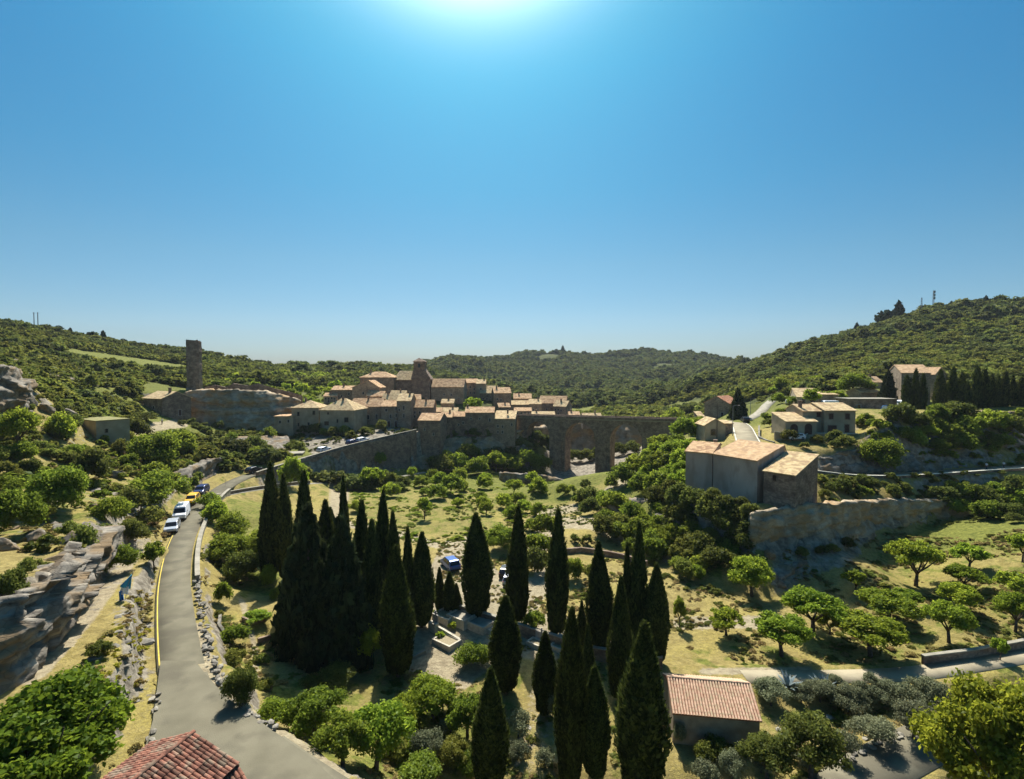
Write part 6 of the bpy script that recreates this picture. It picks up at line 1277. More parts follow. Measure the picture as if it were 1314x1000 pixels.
for i, (px, py, w, hh) in enumerate([(96, 728, 30, 26), (70, 742, 34, 30), (40, 766, 36, 34), (16, 790, 40, 38), (84, 762, 30, 40), (60, 800, 36, 44), (30, 838, 40, 46), (100, 790, 18, 16), (118, 742, 22, 24), (6, 705, 34, 22), (45, 690, 30, 16), (80, 682, 26, 14), (132, 700, 18, 16), (232, 628, 22, 18), (10, 500, 34, 40), (32, 520, 24, 26), (58, 528, 20, 16), (90, 533, 18, 12), (18, 470, 22, 12), (165, 640, 16, 10), (150, 612, 18, 12), (70, 612, 14, 9), (120, 655, 18, 12), (1003, 752, 18, 10), (988, 715, 20, 16), (660, 618, 16, 9), (850, 668, 22, 14)]):
    g = ground(px, py); o = obj('boulder', BLD[i % 5]); o.location = g + Vector((.6 if i < 9 else 0, -1.6 if i < 9 else 0, hh / F * g.y * .18)); o.scale = (w / F * g.y * 1.25, w / F * g.y * 1.0, hh / F * g.y * 1.2); o.rotation_euler = (0, 0, i * 1.7)
    side = 'left cliff beside the track' if i < 13 else 'left hillside' if i < 23 else 'right cliff foot' if i < 25 else 'valley bank'; tag(o, '%s fractured grey limestone block from the %s on the %s' % (ORD[[0, 1, 2, 3, 4, 5, 6, 7, 8, 9, 10, 11, 12, 0, 1, 2, 3, 4, 5, 6, 7, 8, 9, 0, 1, 0, 1][i]], 'camera side', side) if False else ['limestone block high in the cleft of the left cliff', 'limestone block under the brow of the left cliff', 'broad limestone block on the face of the left cliff', 'limestone block at the far left edge of the overhang', 'upright limestone block beside the track', 'tall limestone block low on the left cliff', 'largest limestone block at the foot of the left cliff', 'small pale stone block beside the track', 'limestone block where the track meets the cliff', 'flat block on the cliff top at the left edge', 'flat block on the cliff top beside the low scrub', 'flat block on the cliff top near the rim', 'small block in the cleft above the track', 'rock block beside the road behind the parked cars', 'high limestone outcrop at the left edge of the hillside', 'limestone outcrop left of the flat roofed house', 'small outcrop above the left bush', 'flat outcrop behind the flat roofed house', 'top ledge of the far left outcrop', 'flat stone on the slope above the silver car', 'flat stone on the slope under the big rounded bush', 'small stone on the left slope', 'flat stone above the left rim', 'block on the rock shelf end under the right cliff', 'block at the foot of the cliff-edge houses bank', 'block in the valley fields before the viaduct', 'block on the bank under the grey houses'][i], 'rock')
near_scatter('slope_scrub', "0,560 245,560 235,640 190,690 120,700 60,660 0,690", 900, .7, 2.2, M_leaf, 0, 'green scrub filling the left slope between the bushes', 'scrub', 60, 150, .8, -.03)
near_scatter('slope_scrub', "262,690 350,740 350,900 300,900 262,790", 300, .5, 1.5, M_scrub, 1, 'scrub on the terraces below the road bend', 'scrub', 38, 80, .8, .02)
near_scatter('yellow_weeds', "60,870 150,760 200,700 205,860 150,900", 2200, .25, .55, M_yelw, 2, 'yellow green weeds beside the track and the bank', 'weeds', 28, 75, .5, -.08)
near_scatter('bank_scrub', "640,700 900,720 980,770 900,760 700,730", 420, .5, 1.3, M_scrub, 2, 'low scrub along the foot of the zigzag bank', 'scrub', 60, 110, .8, -.02)
# ------------------------------------------------------------------ tiled house at the bottom left
def barrel_tile(L=.46, r0=.105, r1=.085, seg=6, mat=None, th=.018):
    m = MB(); n = seg + 1
    for y, r in ((0, r0), (L, r1)):
        for q in (0, -th):
            for i in range(n):
                a = math.pi * i / seg; m.v.append((math.cos(a) * (r + q), y, math.sin(a) * (r + q) * .8))
    for i in range(seg):
        m.f += [(i, i + 1, 2 * n + i + 1, 2 * n + i), (n + i + 1, n + i, 3 * n + i, 3 * n + i + 1), (n + i, n + i + 1, i + 1, i)]
    me = bpy.data.meshes.new('tile'); me.from_pydata(m.v, [], m.f); me.materials.append(mat); me.update(); return me
def near_house():
    A = PZ(249, 940, -18.0); B = PZ(166, 1006, -18.0); rdir_ = (B - A).normalized(); slope_h = Vector((-rdir_.y, rdir_.x, 0)); 
    if slope_h.x < 0: slope_h = -slope_h
    t = empty('tiled_house', (A.x, A.y, -26)); tag(t, 'house with an old red clay tile roof at the bottom left corner', 'house')
    o = t.location; Lr = 9.0; run = 2.7; drop = 1.05; n = slope_h
    lo = lambda p: Vector(p) - o
    # walls below both slopes
    e0 = A + n * run + Vector((0, 0, -drop)); f0 = A - n * run + Vector((0, 0, -drop)); e1 = e0 + rdir_ * Lr; f1 = f0 + rdir_ * Lr; ins = .35
    P4 = [A + n * (run - ins) + rdir_ * .25, A - n * (run - ins) + rdir_ * .25, A - n * (run - ins) + rdir_ * Lr, A + n * (run - ins) + rdir_ * Lr]; m = MB()
    zt = -18 - drop + .02; vs = [lo((p.x, p.y, -28)) for p in P4] + [lo((p.x, p.y, zt)) for p in P4] + [lo(A + rdir_ * .25 + Vector((0, 0, -.12))), lo(A + rdir_ * Lr + Vector((0, 0, -.12)))]
    m.add(vs, [(0, 1, 5, 8, 4), (1, 2, 6, 5), (2, 3, 7, 9, 6), (3, 0, 4, 7), (3, 2, 1, 0)]); m.build('wall', M_plast2, t)
    base = MB(); dz = Vector((0, 0, -.05)); base.poly_prism([lo(e0 + dz), lo(A + dz), lo(A + rdir_ * Lr + dz), lo(e1 + dz)], (0, 0, .1)); base.poly_prism([lo(A + dz), lo(f0 + dz), lo(f1 + dz), lo(A + rdir_ * Lr + dz)], (0, 0, .1))
    rf = base.build('roof', nmat('tile_underlay', (.07, .03, .022), (.11, .05, .035), 3), t)
    tile = barrel_tile(mat=M_redtile); chan = barrel_tile(r0=.09, r1=.10, mat=M_redtile); sl = math.hypot(run, drop); rows = 7; cols = int(Lr / .205); rg = random.Random(4); cnt = 0; rest = []
    down = (n * run + Vector((0, 0, -drop))).normalized(); nor = down.cross(rdir_).normalized()
    if nor.z < 0: nor = -nor
    ax = nor.cross(-down)     # local x
    for side in (1, -1):
        dn = down if side == 1 else (-n * run + Vector((0, 0, -drop))).normalized(); no = dn.cross(rdir_).normalized(); no = no if no.z > 0 else -no; x_ = (-dn).cross(no).normalized()
        for c in range(cols):
            for r in range(rows):
                d0 = .03 + (rows - r) * (sl - .02) / rows; p = A + rdir_ * (.1 + c * .205 + rg.uniform(-.012, .012)) + dn * d0 + no * (.03 + rg.uniform(0, .018))
                M = Matrix((x_, -dn, no)).transposed().to_4x4() @ Matrix.Rotation(rg.uniform(-.03, .03), 4, 'Z') @ Matrix.Rotation(-.04, 4, 'X'); M.translation = p - o
                if side == 1 and cnt < 262 and c < 44: ob = obj('tile', tile, rf); ob.matrix_local = M; cnt += 1
                else: rest.append(M)
    # ridge capping
    cap = barrel_tile(.46, .13, .11, 6, M_redtile)
    for i in range(int(Lr / .4)):
        p = A + rdir_ * (.0 + i * .4) + Vector((0, 0, .05)); M = Matrix((slope_h, rdir_, Vector((0, 0, 1)))).transposed().to_4x4() @ Matrix.Rotation(rg.uniform(-.04, .04), 4, 'Z'); M.translation = p - o; ob = obj('ridge_tile', cap, rf); ob.matrix_local = M
    tv = np.array([v.co for v in tile.vertices]); V_ = []; Fs = []; pf = [list(p.vertices) for p in tile.polygons]
    for k, M in enumerate(rest):
        R3 = np.array(M.to_3x3()); V_ += list(tv @ R3.T + np.array(M.translation)); Fs += [[i + k * len(tv) for i in f] for f in pf]
    me = bpy.data.meshes.new('far_slope_tiles'); me.from_pydata([tuple(v) for v in V_], [], Fs); me.materials.append(M_redtile); q = obj('far_slope_tiles', me, rf); q['kind'] = 'stuff'
    # lower lean-to slope on the right with its own tiles and a raised verge
    A2 = e0 + rdir_ * .05 + n * .02 + Vector((0, 0, -.18)); n2 = (n * .92 - rdir_ * .0 + Vector((0, -.35, 0))).normalized(); r2 = Vector((n2.y, -n2.x, 0)); r2 = r2 if r2.dot(rdir_) > 0 else -r2
    dn2 = (n2 * 2.0 + Vector((0, 0, -1.0))).normalized(); no2 = dn2.cross(r2).normalized(); no2 = no2 if no2.z > 0 else -no2; x2 = (-dn2).cross(no2).normalized()
    b2 = MB(); q0 = A2 - r2 * .05; q1 = q0 + dn2 * 2.6; q2 = q1 + r2 * 7; q3 = q0 + r2 * 7; b2.poly_prism([lo(q0), lo(q3), lo(q2), lo(q1)], (0, 0, .1)); lr = b2.build('lower_roof', M_redtile, t)
    wl = MB(); w0 = [q0 + dn2 * .1 + r2 * .2, q0 + dn2 * 2.2 + r2 * .2, q0 + dn2 * 2.2 + r2 * 6.8, q0 + dn2 * .1 + r2 * 6.8]; wl.add([lo((p.x, p.y, -28)) for p in w0] + [lo(p - no2 * .08) for p in w0], [(0, 1, 5, 4), (1, 2, 6, 5), (2, 3, 7, 6), (3, 0, 4, 7)]); wl.build('wall', M_plast2, t)
    tl2 = barrel_tile(mat=M_redtile); k = 0
    for c in range(14):
        for r in range(6):
            p = q0 + r2 * (.12 + c * .205) + dn2 * (.46 + r * .42) + no2 * (.05 + rg.uniform(0, .015)); M = Matrix((x2, -dn2, no2)).transposed().to_4x4() @ Matrix.Rotation(rg.uniform(-.03, .03), 4, 'Z'); M.translation = p - o; ob = obj('tile', tl2, lr); ob.matrix_local = M
near_house()

# ------------------------------------------------------------------ tiled shed
def shed():
    a = PZ(864, 911, -29.7); b = PZ(975, 921, -29.7); zb = -32.6
    t = house((a.x, a.y), (b.x, b.y), -29.7, zb, 5.4, 1.25, 'gable', nmat('shed_wall', (.24, .19, .13), (.36, .30, .21), 1.2, .95, .5, 6), nmat('roof_bed', (.2, .1, .06), (.3, .15, .09), 3), 'low shed with an orange clay tile roof at the end of the lane', cat='shed', ridge=.52, over=.3, gover=.12)
    W = (Vector((b.x, b.y)) - Vector((a.x, a.y))).length; h = -29.7 - zb; D = 5.4; yr = D * .52; rise = 1.25; rf = [c for c in t.children if c.name.startswith('roof')][0]
    rg = random.Random(8); tile = barrel_tile(.42, .095, .08, 5, M_shedtile); tv = np.array([v.co for v in tile.vertices]); pf = [list(p.vertices) for p in tile.polygons]; V_ = []; Fs = []; k = 0
    nc = 30; sp = (W + .24) / nc
    for (y0, z0, y1, z1) in ((-.3, h - .3 * rise / yr, yr, h + rise), (D + .3, h - .3 * rise / (D - yr), yr, h + rise)):
        dv = Vector((0, y1 - y0, z1 - z0)); ln = dv.length; dv.normalize(); sgn = 1 if y1 > y0 else -1; no = Vector((0, -dv.z * sgn, dv.y * sgn)); x_ = dv.cross(no); rows = int(ln / .33)
        for c in range(nc):
            for r in range(rows):
                p = Vector((-.12 + sp * (c + .5) + rg.uniform(-.01, .01), y0, z0)) + dv * (r * ln / rows - .03) + no * (.035 + rg.uniform(0, .012)); M = Matrix((x_, dv, no)).transposed()
                R3 = np.array(M); V_ += list(tv @ R3.T + np.array(p)); Fs += [[i + k * len(tv) for i in f] for f in pf]; k += 1
    me = bpy.data.meshes.new('roof_tiles'); me.from_pydata([tuple(v) for v in V_], [], Fs); me.materials.append(M_shedtile); q = obj('roof_tiles', me, rf); q['kind'] = 'stuff'
    for i in range(int(W / .36) + 1):
        cap = barrel_tile(.42, .12, .1, 5, M_shedtile) if i == 0 else cap
        ob = obj('ridge_tile', cap, rf); ob.rotation_euler = (0, 0, -math.pi / 2); ob.location = (-.1 + i * .36, yr, h + rise + .06)
shed()

# ------------------------------------------------------------------ vehicles
PAINT = {}
def paint(name, c, rough=.3, metal=.2):
    if name not in PAINT: PAINT[name] = nmat('car_paint_' + name, c, rough=rough, spec=.6, metal=metal)
    return PAINT[name]
def car(loc, head, col, label, style='hatch', scale=1.0, group=None, cat='car', slope=0.0):
    t = empty('parked_car' if style != 'van' else 'parked_van', loc, head); tag(t, label, cat, group); t.scale = (scale,) * 3; t.rotation_euler = (0, slope, head)
    if style == 'van': Lc_, Wc, Hc = 5.2, 1.95, 2.25; prof = [(-2.6, .35), (-2.6, 1.0), (-2.55, 2.15), (-2.4, 2.25), (1.0, 2.25), (1.25, 2.15), (1.95, 1.25), (2.5, 1.05), (2.6, .8), (2.6, .35)]; gl = (1.27, 2.10, 1.93, 1.28); side = [(.35, 1.25, 1.2, 1.95)]
    elif style == 'mpv': Lc_, Wc, Hc = 4.4, 1.78, 1.7; prof = [(-2.15, .32), (-2.2, .9), (-2.05, 1.0), (-1.75, 1.62), (-1.4, 1.7), (.5, 1.7), (.8, 1.6), (1.45, 1.05), (2.1, .85), (2.2, .65), (2.2, .32)]; gl = (.82, 1.57, 1.42, 1.09); side = [(-1.55, -.55, 1.05, 1.55), (-.45, .75, 1.05, 1.55)]
    else: Lc_, Wc, Hc = 4.1, 1.72, 1.45; prof = [(-2.0, .3), (-2.05, .85), (-1.95, .95), (-1.5, 1.4), (-1.1, 1.46), (.2, 1.45), (.4, 1.38), (1.05, .95), (1.9, .78), (2.05, .6), (2.05, .3)]; gl = (.43, 1.35, 1.0, .99); side = [(-1.35, -.45, .98, 1.33), (-.35, .35, .98, 1.33)]
    belt = 1.0 if style != 'van' else 1.2
    m = MB(); n = len(prof); rows = []
    for x, z in prof: k = 1 if z < belt + .06 else 1 - .16 * min(1, (z - belt) / .6); rows.append((x, z, Wc / 2 * k))
    for sgn in (-1, 1):
        for x, z, w in rows: m.v.append((x, sgn * w, z))
    m.f.append(tuple(range(n))); m.f.append(tuple(range(2 * n - 1, n - 1, -1)))
    for i in range(n): j = (i + 1) % n; m.f.append((j, i, n + i, n + j))
    m.build('body', paint(*col), t, bevel=.05)
    # glass: windscreen, rear window, side windows; each slightly proud
    def wat(z): return Wc / 2 * (1 - .16 * min(1, max(0, z - belt) / .6)) if z > belt + .06 else Wc / 2
    def sheet(name, pts, nrm):
        g = MB(); g.poly_prism([Vector(p) + Vector(nrm) * .012 for p in pts], Vector(nrm) * .02); return g.build(name, M_glass, t)
    x0, z0, x1, z1 = gl; nr = Vector((z0 - z1, 0, x1 - x0)).normalized(); sheet('windscreen', [(x0, -wat(z0) + .08, z0), (x1, -wat(z1) + .1, z1), (x1, wat(z1) - .1, z1), (x0, wat(z0) - .08, z0)], nr)
    if style != 'van':
        p = [q for q in prof if q[0] < -1.3 and q[1] > .9]; (xa, za), (xb, zb) = p[0], p[1]; nr = Vector((-(zb - za), 0, xb - xa)).normalized(); sheet('rear_window', [(xa, wat(za) - .1, za + .05), (xb, wat(zb) - .1, zb - .03), (xb, -wat(zb) + .1, zb - .03), (xa, -wat(za) + .1, za + .05)], nr)
    for (a, b, c, d) in side:
        for sgn in (-1, 1): sheet('side_window', [(a, sgn * wat(c), c), (b, sgn * wat(c), c), (b - .06, sgn * wat(d), d), (a + .06, sgn * wat(d), d)][::sgn], (0, sgn, .05))
    for x in (-Lc_ * .31, Lc_ * .31):
        for sgn in (-1, 1):
            w = MB(); w.tube([(x, sgn * (Wc / 2 - .2), .32), (x, sgn * (Wc / 2 + .015), .32)], .33, 14); wo = w.build('wheel', M_tyre, t); h = MB(); h.tube([(x, sgn * (Wc / 2 - .0), .32), (x, sgn * (Wc / 2 + .03), .32)], .19, 10); h.build('rim', M_steel, wo)
    for sgn in (-1, 1):
        h = MB(); h.box((Lc_ / 2 - .06, sgn * (Wc / 2 - .28), .72 if style != 'van' else .85), (.12, .34, .16)); h.build('headlight', M_lamp, t)
        h = MB(); h.box((-Lc_ / 2 + .06 - (.02 if style == 'van' else 0), sgn * (Wc / 2 - .14), .85), (.1, .16, .22)); h.build('tail_light', paint('tail', (.35, .02, .015), .3, 0), t)
    b = MB(); b.box((Lc_ / 2 - .02, 0, .42), (.14, Wc - .1, .16)); b.box((-Lc_ / 2 + .02, 0, .42), (.14, Wc - .1, .16)); b.build('bumper', M_dark, t)
    return t
SIL = ('silver', (.42, .45, .50)); WHT = ('white', (.75, .76, .78), .35, 0); YEL = ('yellow', (.75, .42, .01), .35, 0); NVY = ('navy', (.015, .03, .12)); BLK = ('black', (.012, .013, .018)); BLU = ('blue', (.02, .08, .28))
def head_at(c, i): d = c[min(i + 1, len(c) - 1)] - c[i - 1]; return math.atan2(d.y, d.x)
def road_spot(px, py, z):
    p = PZ(px, py, z); i = min(range(1, len(c_main) - 1), key=lambda k: (c_main[k] - p).length); return p, head_at(c_main, i), c_main[i].z
for px, py, col, st, lb in ((221, 681, SIL, 'mpv', 'silver car parked first in the roadside row'), (233, 664, WHT, 'van', 'white van parked behind the silver car'), (247, 645, YEL, 'mpv', 'yellow car parked behind the white van'), (259, 633, NVY, 'mpv', 'dark blue car parked behind the yellow car')):
    p, h, z = road_spot(px, py, -25.0); p, h, z = road_spot(px, py, z + .05); car((p.x, p.y, z + .04), h + math.pi, col, lb, st, group='cars parked along the road bend', cat='van' if st == 'van' else 'car')
for f in ((-27.0),):
    for px, py, w in ((216, 684, 0),): pass
for px, py, col, st, lb in ((331, 606.5, BLK, 'hatch', 'black car parked under the castle rock by the ramp'), (415, 580, WHT, 'hatch', 'small pale car low on the ramp road'), (451, 568.5, NVY, 'hatch', 'dark car parked on the ramp road'), (463, 565, WHT, 'hatch', 'white car parked highest on the ramp road')):
    i = min(range(1, len(c_main) - 1), key=lambda k: abs(proj(*c_main[k])[0] - px)); c = c_main[i]; h = head_at(c_main, i); nrm = Vector((-math.sin(h), math.cos(h), 0)); dz = c_main[i + 1].z - c_main[i - 1].z; dl = (c_main[i + 1] - c_main[i - 1]).length
    car(c + nrm * 1.15 + Vector((0, 0, .04)), h, col, lb, st, group='cars on the ramp road', slope=-math.asin(dz / dl))
g = ground(578, 729); car(g + Vector((0, 0, .02)), R(118), BLU, 'dark blue car parked on the gravel in front of the field', 'mpv')
g = ground(650, 738); car(g + Vector((0, 0, .02)), R(80), BLK, 'dark car half hidden by the slim cypress', 'hatch')
g = ground(655, 748); car(g + Vector((0, 0, .02)), R(80), SIL, 'silver car half hidden by the slim cypress', 'hatch')
g = PZ(956, 541.5, -14.3); car((g.x, g.y, -14.28), R(80), BLK, 'dark car at the bridge end of the bridge road', 'hatch')
g = ground(157, 553); car(g + Vector((0, 0, .6)), R(200), WHT, 'white car on the left bank car park', 'mpv'); g = ground(166, 551); car(g + Vector((0, 0, .6)), R(205), SIL, 'silver car on the left bank car park', 'hatch')
g = P(1020, 556.5, 110.2); car((g.x, g.y, h1(g.x, g.y) + .1), R(190), WHT, 'white car in front of the arched doorways', 'hatch'); g = P(1062, 520, 139); car((g.x, g.y, h1(g.x, g.y)), R(180), WHT, 'white van roof behind the two storey house', 'van', cat='van')
g = ground(1012, 519); car(g, R(60), WHT, 'white car beside the bungalow', 'hatch'); g = P(1160, 520, 138); car((g.x, g.y, h1(g.x, g.y)), R(180), WHT, 'white van at the left corner of the grey villa', 'van', cat='van')

# ------------------------------------------------------------------ people
M_skin = nmat('skin', (.45, .28, .20), rough=.6); M_shirt = nmat('white_cloth', (.72, .72, .72), (.8, .8, .8), 5); M_pink = nmat('pink_cloth', (.6, .3, .3), (.7, .4, .4), 5); M_trou = nmat('dark_cloth', (.04, .045, .07), (.06, .065, .09), 5)
def person(loc, face, shirt, label, stride=.12, group=None):
    t = empty('person', loc, face); tag(t, label, 'person', group)
    v = [(0, 0, .95), (0, 0, 1.15), (0, 0, 1.38), (0, 0, 1.5), (0, .02, 1.58), (0, .02, 1.72), (-.09, 0, .9), (-.1, stride, .5), (-.1, -stride * .3, .08), (-.1, stride * .8, .04), (.09, 0, .9), (.1, -stride, .5), (.1, -stride * 1.8, .1), (.1, -stride * 1.2, .04), (-.19, 0, 1.4), (-.25, -.04, 1.12), (-.23, .08, .9), (.19, 0, 1.4), (.25, .04, 1.12), (.23, .14, .92), (-.22, .13, .83), (.22, .2, .86)]
    e = [(0, 1), (1, 2), (2, 3), (3, 4), (4, 5), (0, 6), (6, 7), (7, 8), (8, 9), (0, 10), (10, 11), (11, 12), (12, 13), (2, 14), (14, 15), (15, 16), (16, 20), (2, 17), (17, 18), (18, 19), (19, 21)]
    r = [.13, .12, .15, .06, .085, .09, .095, .065, .045, .04, .095, .065, .045, .04, .06, .045, .035, .06, .045, .035, .03, .03]
    me = bpy.data.meshes.new('body'); me.from_pydata(v, e, []); o = obj('body', me, t); mo = o.modifiers.new('skin', 'SKIN'); sv = me.skin_vertices[0].data
    for i, q in enumerate(r): sv[i].radius = (q, q * .85)
    sv[0].use_root = True; s = o.modifiers.new('sub', 'SUBSURF'); s.levels = 1; s.render_levels = 1; me.materials.append(M_skin)
    for nm, vv, ee, rr, mt in (('shirt', [(0, 0, .98), (0, 0, 1.15), (0, 0, 1.38), (0, 0, 1.47), (-.19, 0, 1.4), (-.24, -.03, 1.18), (.19, 0, 1.4), (.24, .03, 1.18)], [(0, 1), (1, 2), (2, 3), (2, 4), (4, 5), (2, 6), (6, 7)], [.16, .15, .175, .08, .085, .065, .085, .065], shirt), ('trousers', [(0, 0, .98), (-.09, 0, .88), (-.1, stride, .5), (-.1, -stride * .2, .14), (.09, 0, .88), (.1, -stride, .5), (.1, -stride * 1.7, .16)], [(0, 1), (1, 2), (2, 3), (0, 4), (4, 5), (5, 6)], [.15, .115, .085, .065, .115, .085, .065], M_trou)):
        me = bpy.data.meshes.new(nm); me.from_pydata(vv, ee, []); o = obj(nm, me, t); o.modifiers.new('skin', 'SKIN'); sv = me.skin_vertices[0].data
        for i, q in enumerate(rr): sv[i].radius = (q, q * .85)
        sv[0].use_root = True; s = o.modifiers.new('sub', 'SUBSURF'); s.levels = 1; s.render_levels = 1; me.materials.append(mt)
    h = MB(); h.tube([(0, .0, 1.66), (0, -.01, 1.76), (0, 0, 1.80)], [.1, .1, .04], 8); h.build('hair', nmat('hair', (.03, .02, .015)) if 'hair' not in MATS else MATS['hair'], t, True); return t
for px, lb, sh in ((1272, 'person in white walking on the cliff road, left of the pair', M_shirt), (1286, 'person in white walking on the cliff road, right of the pair', M_shirt)):
    i = min(range(1, len(c_cliff) - 1), key=lambda k: abs(proj(*c_cliff[k])[0] - px)); person(c_cliff[i] + Vector((0, -.8, .03)), R(90), sh, lb, group='pair walking on the cliff road')
g = ground(181, 548); person(g, R(20), M_pink, 'person in pink standing on the left bank car park')
g = ground(208, 545); person(g, R(20), M_shirt, 'person in white beside the stone house with the chimney')

# ------------------------------------------------------------------ cemetery
def slab(cx, cy, w, d, h, rz, label, curb=True, fill=None, head=False, mat=None, cat='grave', name='grave'):
    z = h1(cx, cy) + .15; t = empty(name, (cx, cy, z), rz); tag(t, label, cat, 'graves of the cemetery'); m = MB(); e = .22
    m.box((0, -d / 2 + e / 2, h / 2 - .2), (w, e, h + .4)); m.box((0, d / 2 - e / 2, h / 2 - .2), (w, e, h + .4)); m.box((-w / 2 + e / 2, 0, h / 2 - .2), (e, d - 2 * e - .004, h + .4)); m.box((w / 2 - e / 2, 0, h / 2 - .2), (e, d - 2 * e - .004, h + .4)); m.build('kerb', mat or M_conc, t)
    f = MB(); f.box((0, 0, (h - .12) / 2 - .2), (w - 2 * e - .01, d - 2 * e - .01, h - .12 + .4)); f.build('infill', fill or M_stone, t)
    if head: k = MB(); k.box((0, d / 2 + .1, h / 2 + .4), (w * .7, .16, h + .9)); k.box((0, d / 2 + .1, h + 1.0), (.14, .14, .7)); k.box((0, d / 2 + .1, h + 1.1), (.5, .12, .13)); k.build('headstone', M_frame, t)
    return t
M_grave = nmat('gravel_grave', (.22, .18, .11), (.34, .29, .18), 6); M_gst = nmat('grave_kerb', (.42, .38, .29), (.58, .53, .42), 3, .9, .3, 10)
gz = R(-38)
for px, py, w, d, h, lb, fl, hd in ((572, 796, 2.9, 2.1, .7, 'raised walled grave with pale gravel at the back left', M_grave, False), (592, 799, 3.0, 2.3, .9, 'raised stone tomb with an inner ledge beside the gravel grave', M_conc, False), (573, 826, 2.9, 2.0, .35, 'low kerbed grave with a small shrub in the paved yard', M_grave, False), (618, 806, 2.8, 2.6, .8, 'large shaded slab tomb under the broad cypress', M_conc, False), (556, 810, 1.2, .6, .9, 'small upright headstone beside the conifer shade', M_conc, True), (640, 815, 2.4, 1.6, .5, 'shaded grave between the cypresses', M_grave, True), (690, 830, 2.4, 1.4, .4, 'low grave beside the small green tree', M_grave, True), (720, 835, 2.4, 1.4, .4, 'low grave behind the very tall cypress', M_grave, True), (533, 793, 2.2, 1.3, .4, 'grave next to the bare cypress trunk', M_grave, True), (380, 742, 2.4, 1.3, .5, 'pale grave at the left foot of the conifers', M_conc, False), (375, 757, 2.4, 1.3, .4, 'second pale grave at the left foot of the conifers', M_grave, True)):
    g = ground(px, py); slab(g.x, g.y, w, d, h, gz, lb, True, fl, hd, M_gst)
wall_line('cemetery_wall', [ground(a, b) + Vector((0, 0, .55)) for a, b in ((556, 806), (570, 814), (590, 826))], .3, .6, M_gst, 'low wall crossing the cemetery between the graves', 'wall', .6)
wall_line('cemetery_wall', [ground(a, b) + Vector((0, 0, 1.3)) for a, b in ((590, 790), (640, 806), (700, 826), (760, 846), (850, 860))], .35, 1.3, M_stone_d, 'cemetery boundary wall running behind the slim cypresses', 'wall', .6, M_conc)
wall_line('cemetery_wall', [ground(a, b) + Vector((0, 0, .35)) for a, b in ((530, 846), (546, 838))], .3, .4, M_conc, 'short low wall at the left of the paved yard', 'wall', .6)
for px, py in ((565, 820), (560, 792), (580, 808)): plant(px, py, 12, 12, 'lime', {565: 'small shrub growing in the low kerbed grave', 560: 'small plants on the raised gravel grave', 580: 'flowering plant beside the low cemetery wall'}[px])

# ------------------------------------------------------------------ poles, lamps and masts
def lamp(px, py, top, Y, label, arm=1.2):
    g = P(px, py, Y); g.z = max(g.z, h1(g.x, g.y)) if abs(g.z - h1(g.x, g.y)) < 3 else g.z; z = P(px, top, Y).z; t = empty('street_lamp', g); tag(t, label, 'street lamp'); h = z - g.z
    m = MB(); m.tube([(0, 0, -.5), (0, 0, h * .6), (0, 0, h)], [.09, .07, .05], 8); m.build('pole', M_steel, t); m = MB(); m.tube([(0, 0, h - .05), (arm * .6, 0, h + .18), (arm, 0, h + .15)], .035, 6); m.build('arm', M_steel, t); m = MB(); m.box((arm + .15, 0, h + .12), (.5, .2, .12)); m.build('lamp_head', M_frame, t, bevel=.03)
lamp(940, 566, 521, 118, 'tall street lamp beside the bridge road'); lamp(963, 530, 512, 150, 'short street lamp at the red roofed house')
def pole(px, py, top, Y, label, arms=0, name='utility_pole', cat='utility pole', r=.11, mat=None):
    g = P(px, py, Y); z = P(px, top, Y).z; t = empty(name, g); tag(t, label, cat); h = z - g.z; m = MB(); m.tube([(0, 0, -2), (0, 0, h)], [r, r * .7], 8); m.build('pole', mat or M_bark, t)
    for k in range(arms): m = MB(); m.box((0, 0, h - .4 - k * .7), (1.6, .1, .1)); m.build('crossarm', mat or M_bark, t)
pole(920, 560, 519, 122, 'slim wooden utility pole at the small beige house', 1)
pole(1150, 521, 486, 138, 'thin pale pole beside the garage block', 0, r=.07)
pole(290, 629, 615, 112, 'thin metal post on the outer side of the bend', 0, 'metal_post', 'post', .05, M_steel)
def mast(px, base, top, label, dishes):
    xc = (px - 657.0) / F; ys = np.linspace(200, 500, 500); X = xc * ys; hh = H(X, ys); pr = proj(X, ys, hh)[1]; j = int(np.argmin(pr)); g = Vector((X[j], ys[j], hh[j])); z = P(px, top, g.y).z; h = z - g.z
    t = empty('radio_mast', g); tag(t, label, 'mast'); m = MB()
    for k in range(3): a = k * 2.094; m.tube([(math.cos(a) * .8, math.sin(a) * .8, -1), (math.cos(a) * .3, math.sin(a) * .3, h)], .10, 5)
    m.build('frame', M_steel, t); b = MB(); n = int(h / 1.6)
    for i in range(n):
        z0 = i * h / n; r0 = .8 - .5 * i / n
        for k in range(3): a = k * 2.094; c = a + 2.094; b.tube([(math.cos(a) * r0, math.sin(a) * r0, z0), (math.cos(c) * r0, math.sin(c) * r0, z0 + h / n)], .05, 4)
    b.build('bracing', M_steel, t)
    for k in range(dishes): d = MB(); d.box((.0, -.7, h - 1.0 - k * 2.2), (1.3, .4, 1.7)); d.build('antenna_panel', M_frame, t)
mast(1180, 398, 382, 'thin lattice radio mast on the right hilltop, left of the pair', 0); mast(1195, 392, 373, 'taller radio mast with panels on the right hilltop', 3)
for px, lb in ((44, 'left pole of the twin poles on the left skyline'), (49, 'right pole of the twin poles on the left skyline')):
    xc = (px - 657.0) / F; ys = np.linspace(200, 400, 400); X = xc * ys; hh = H(X, ys); j = int(np.argmin(proj(X, ys, hh)[1])); pole(px, proj(X[j], ys[j], hh[j])[1], 401, ys[j], lb, 1, r=.22)

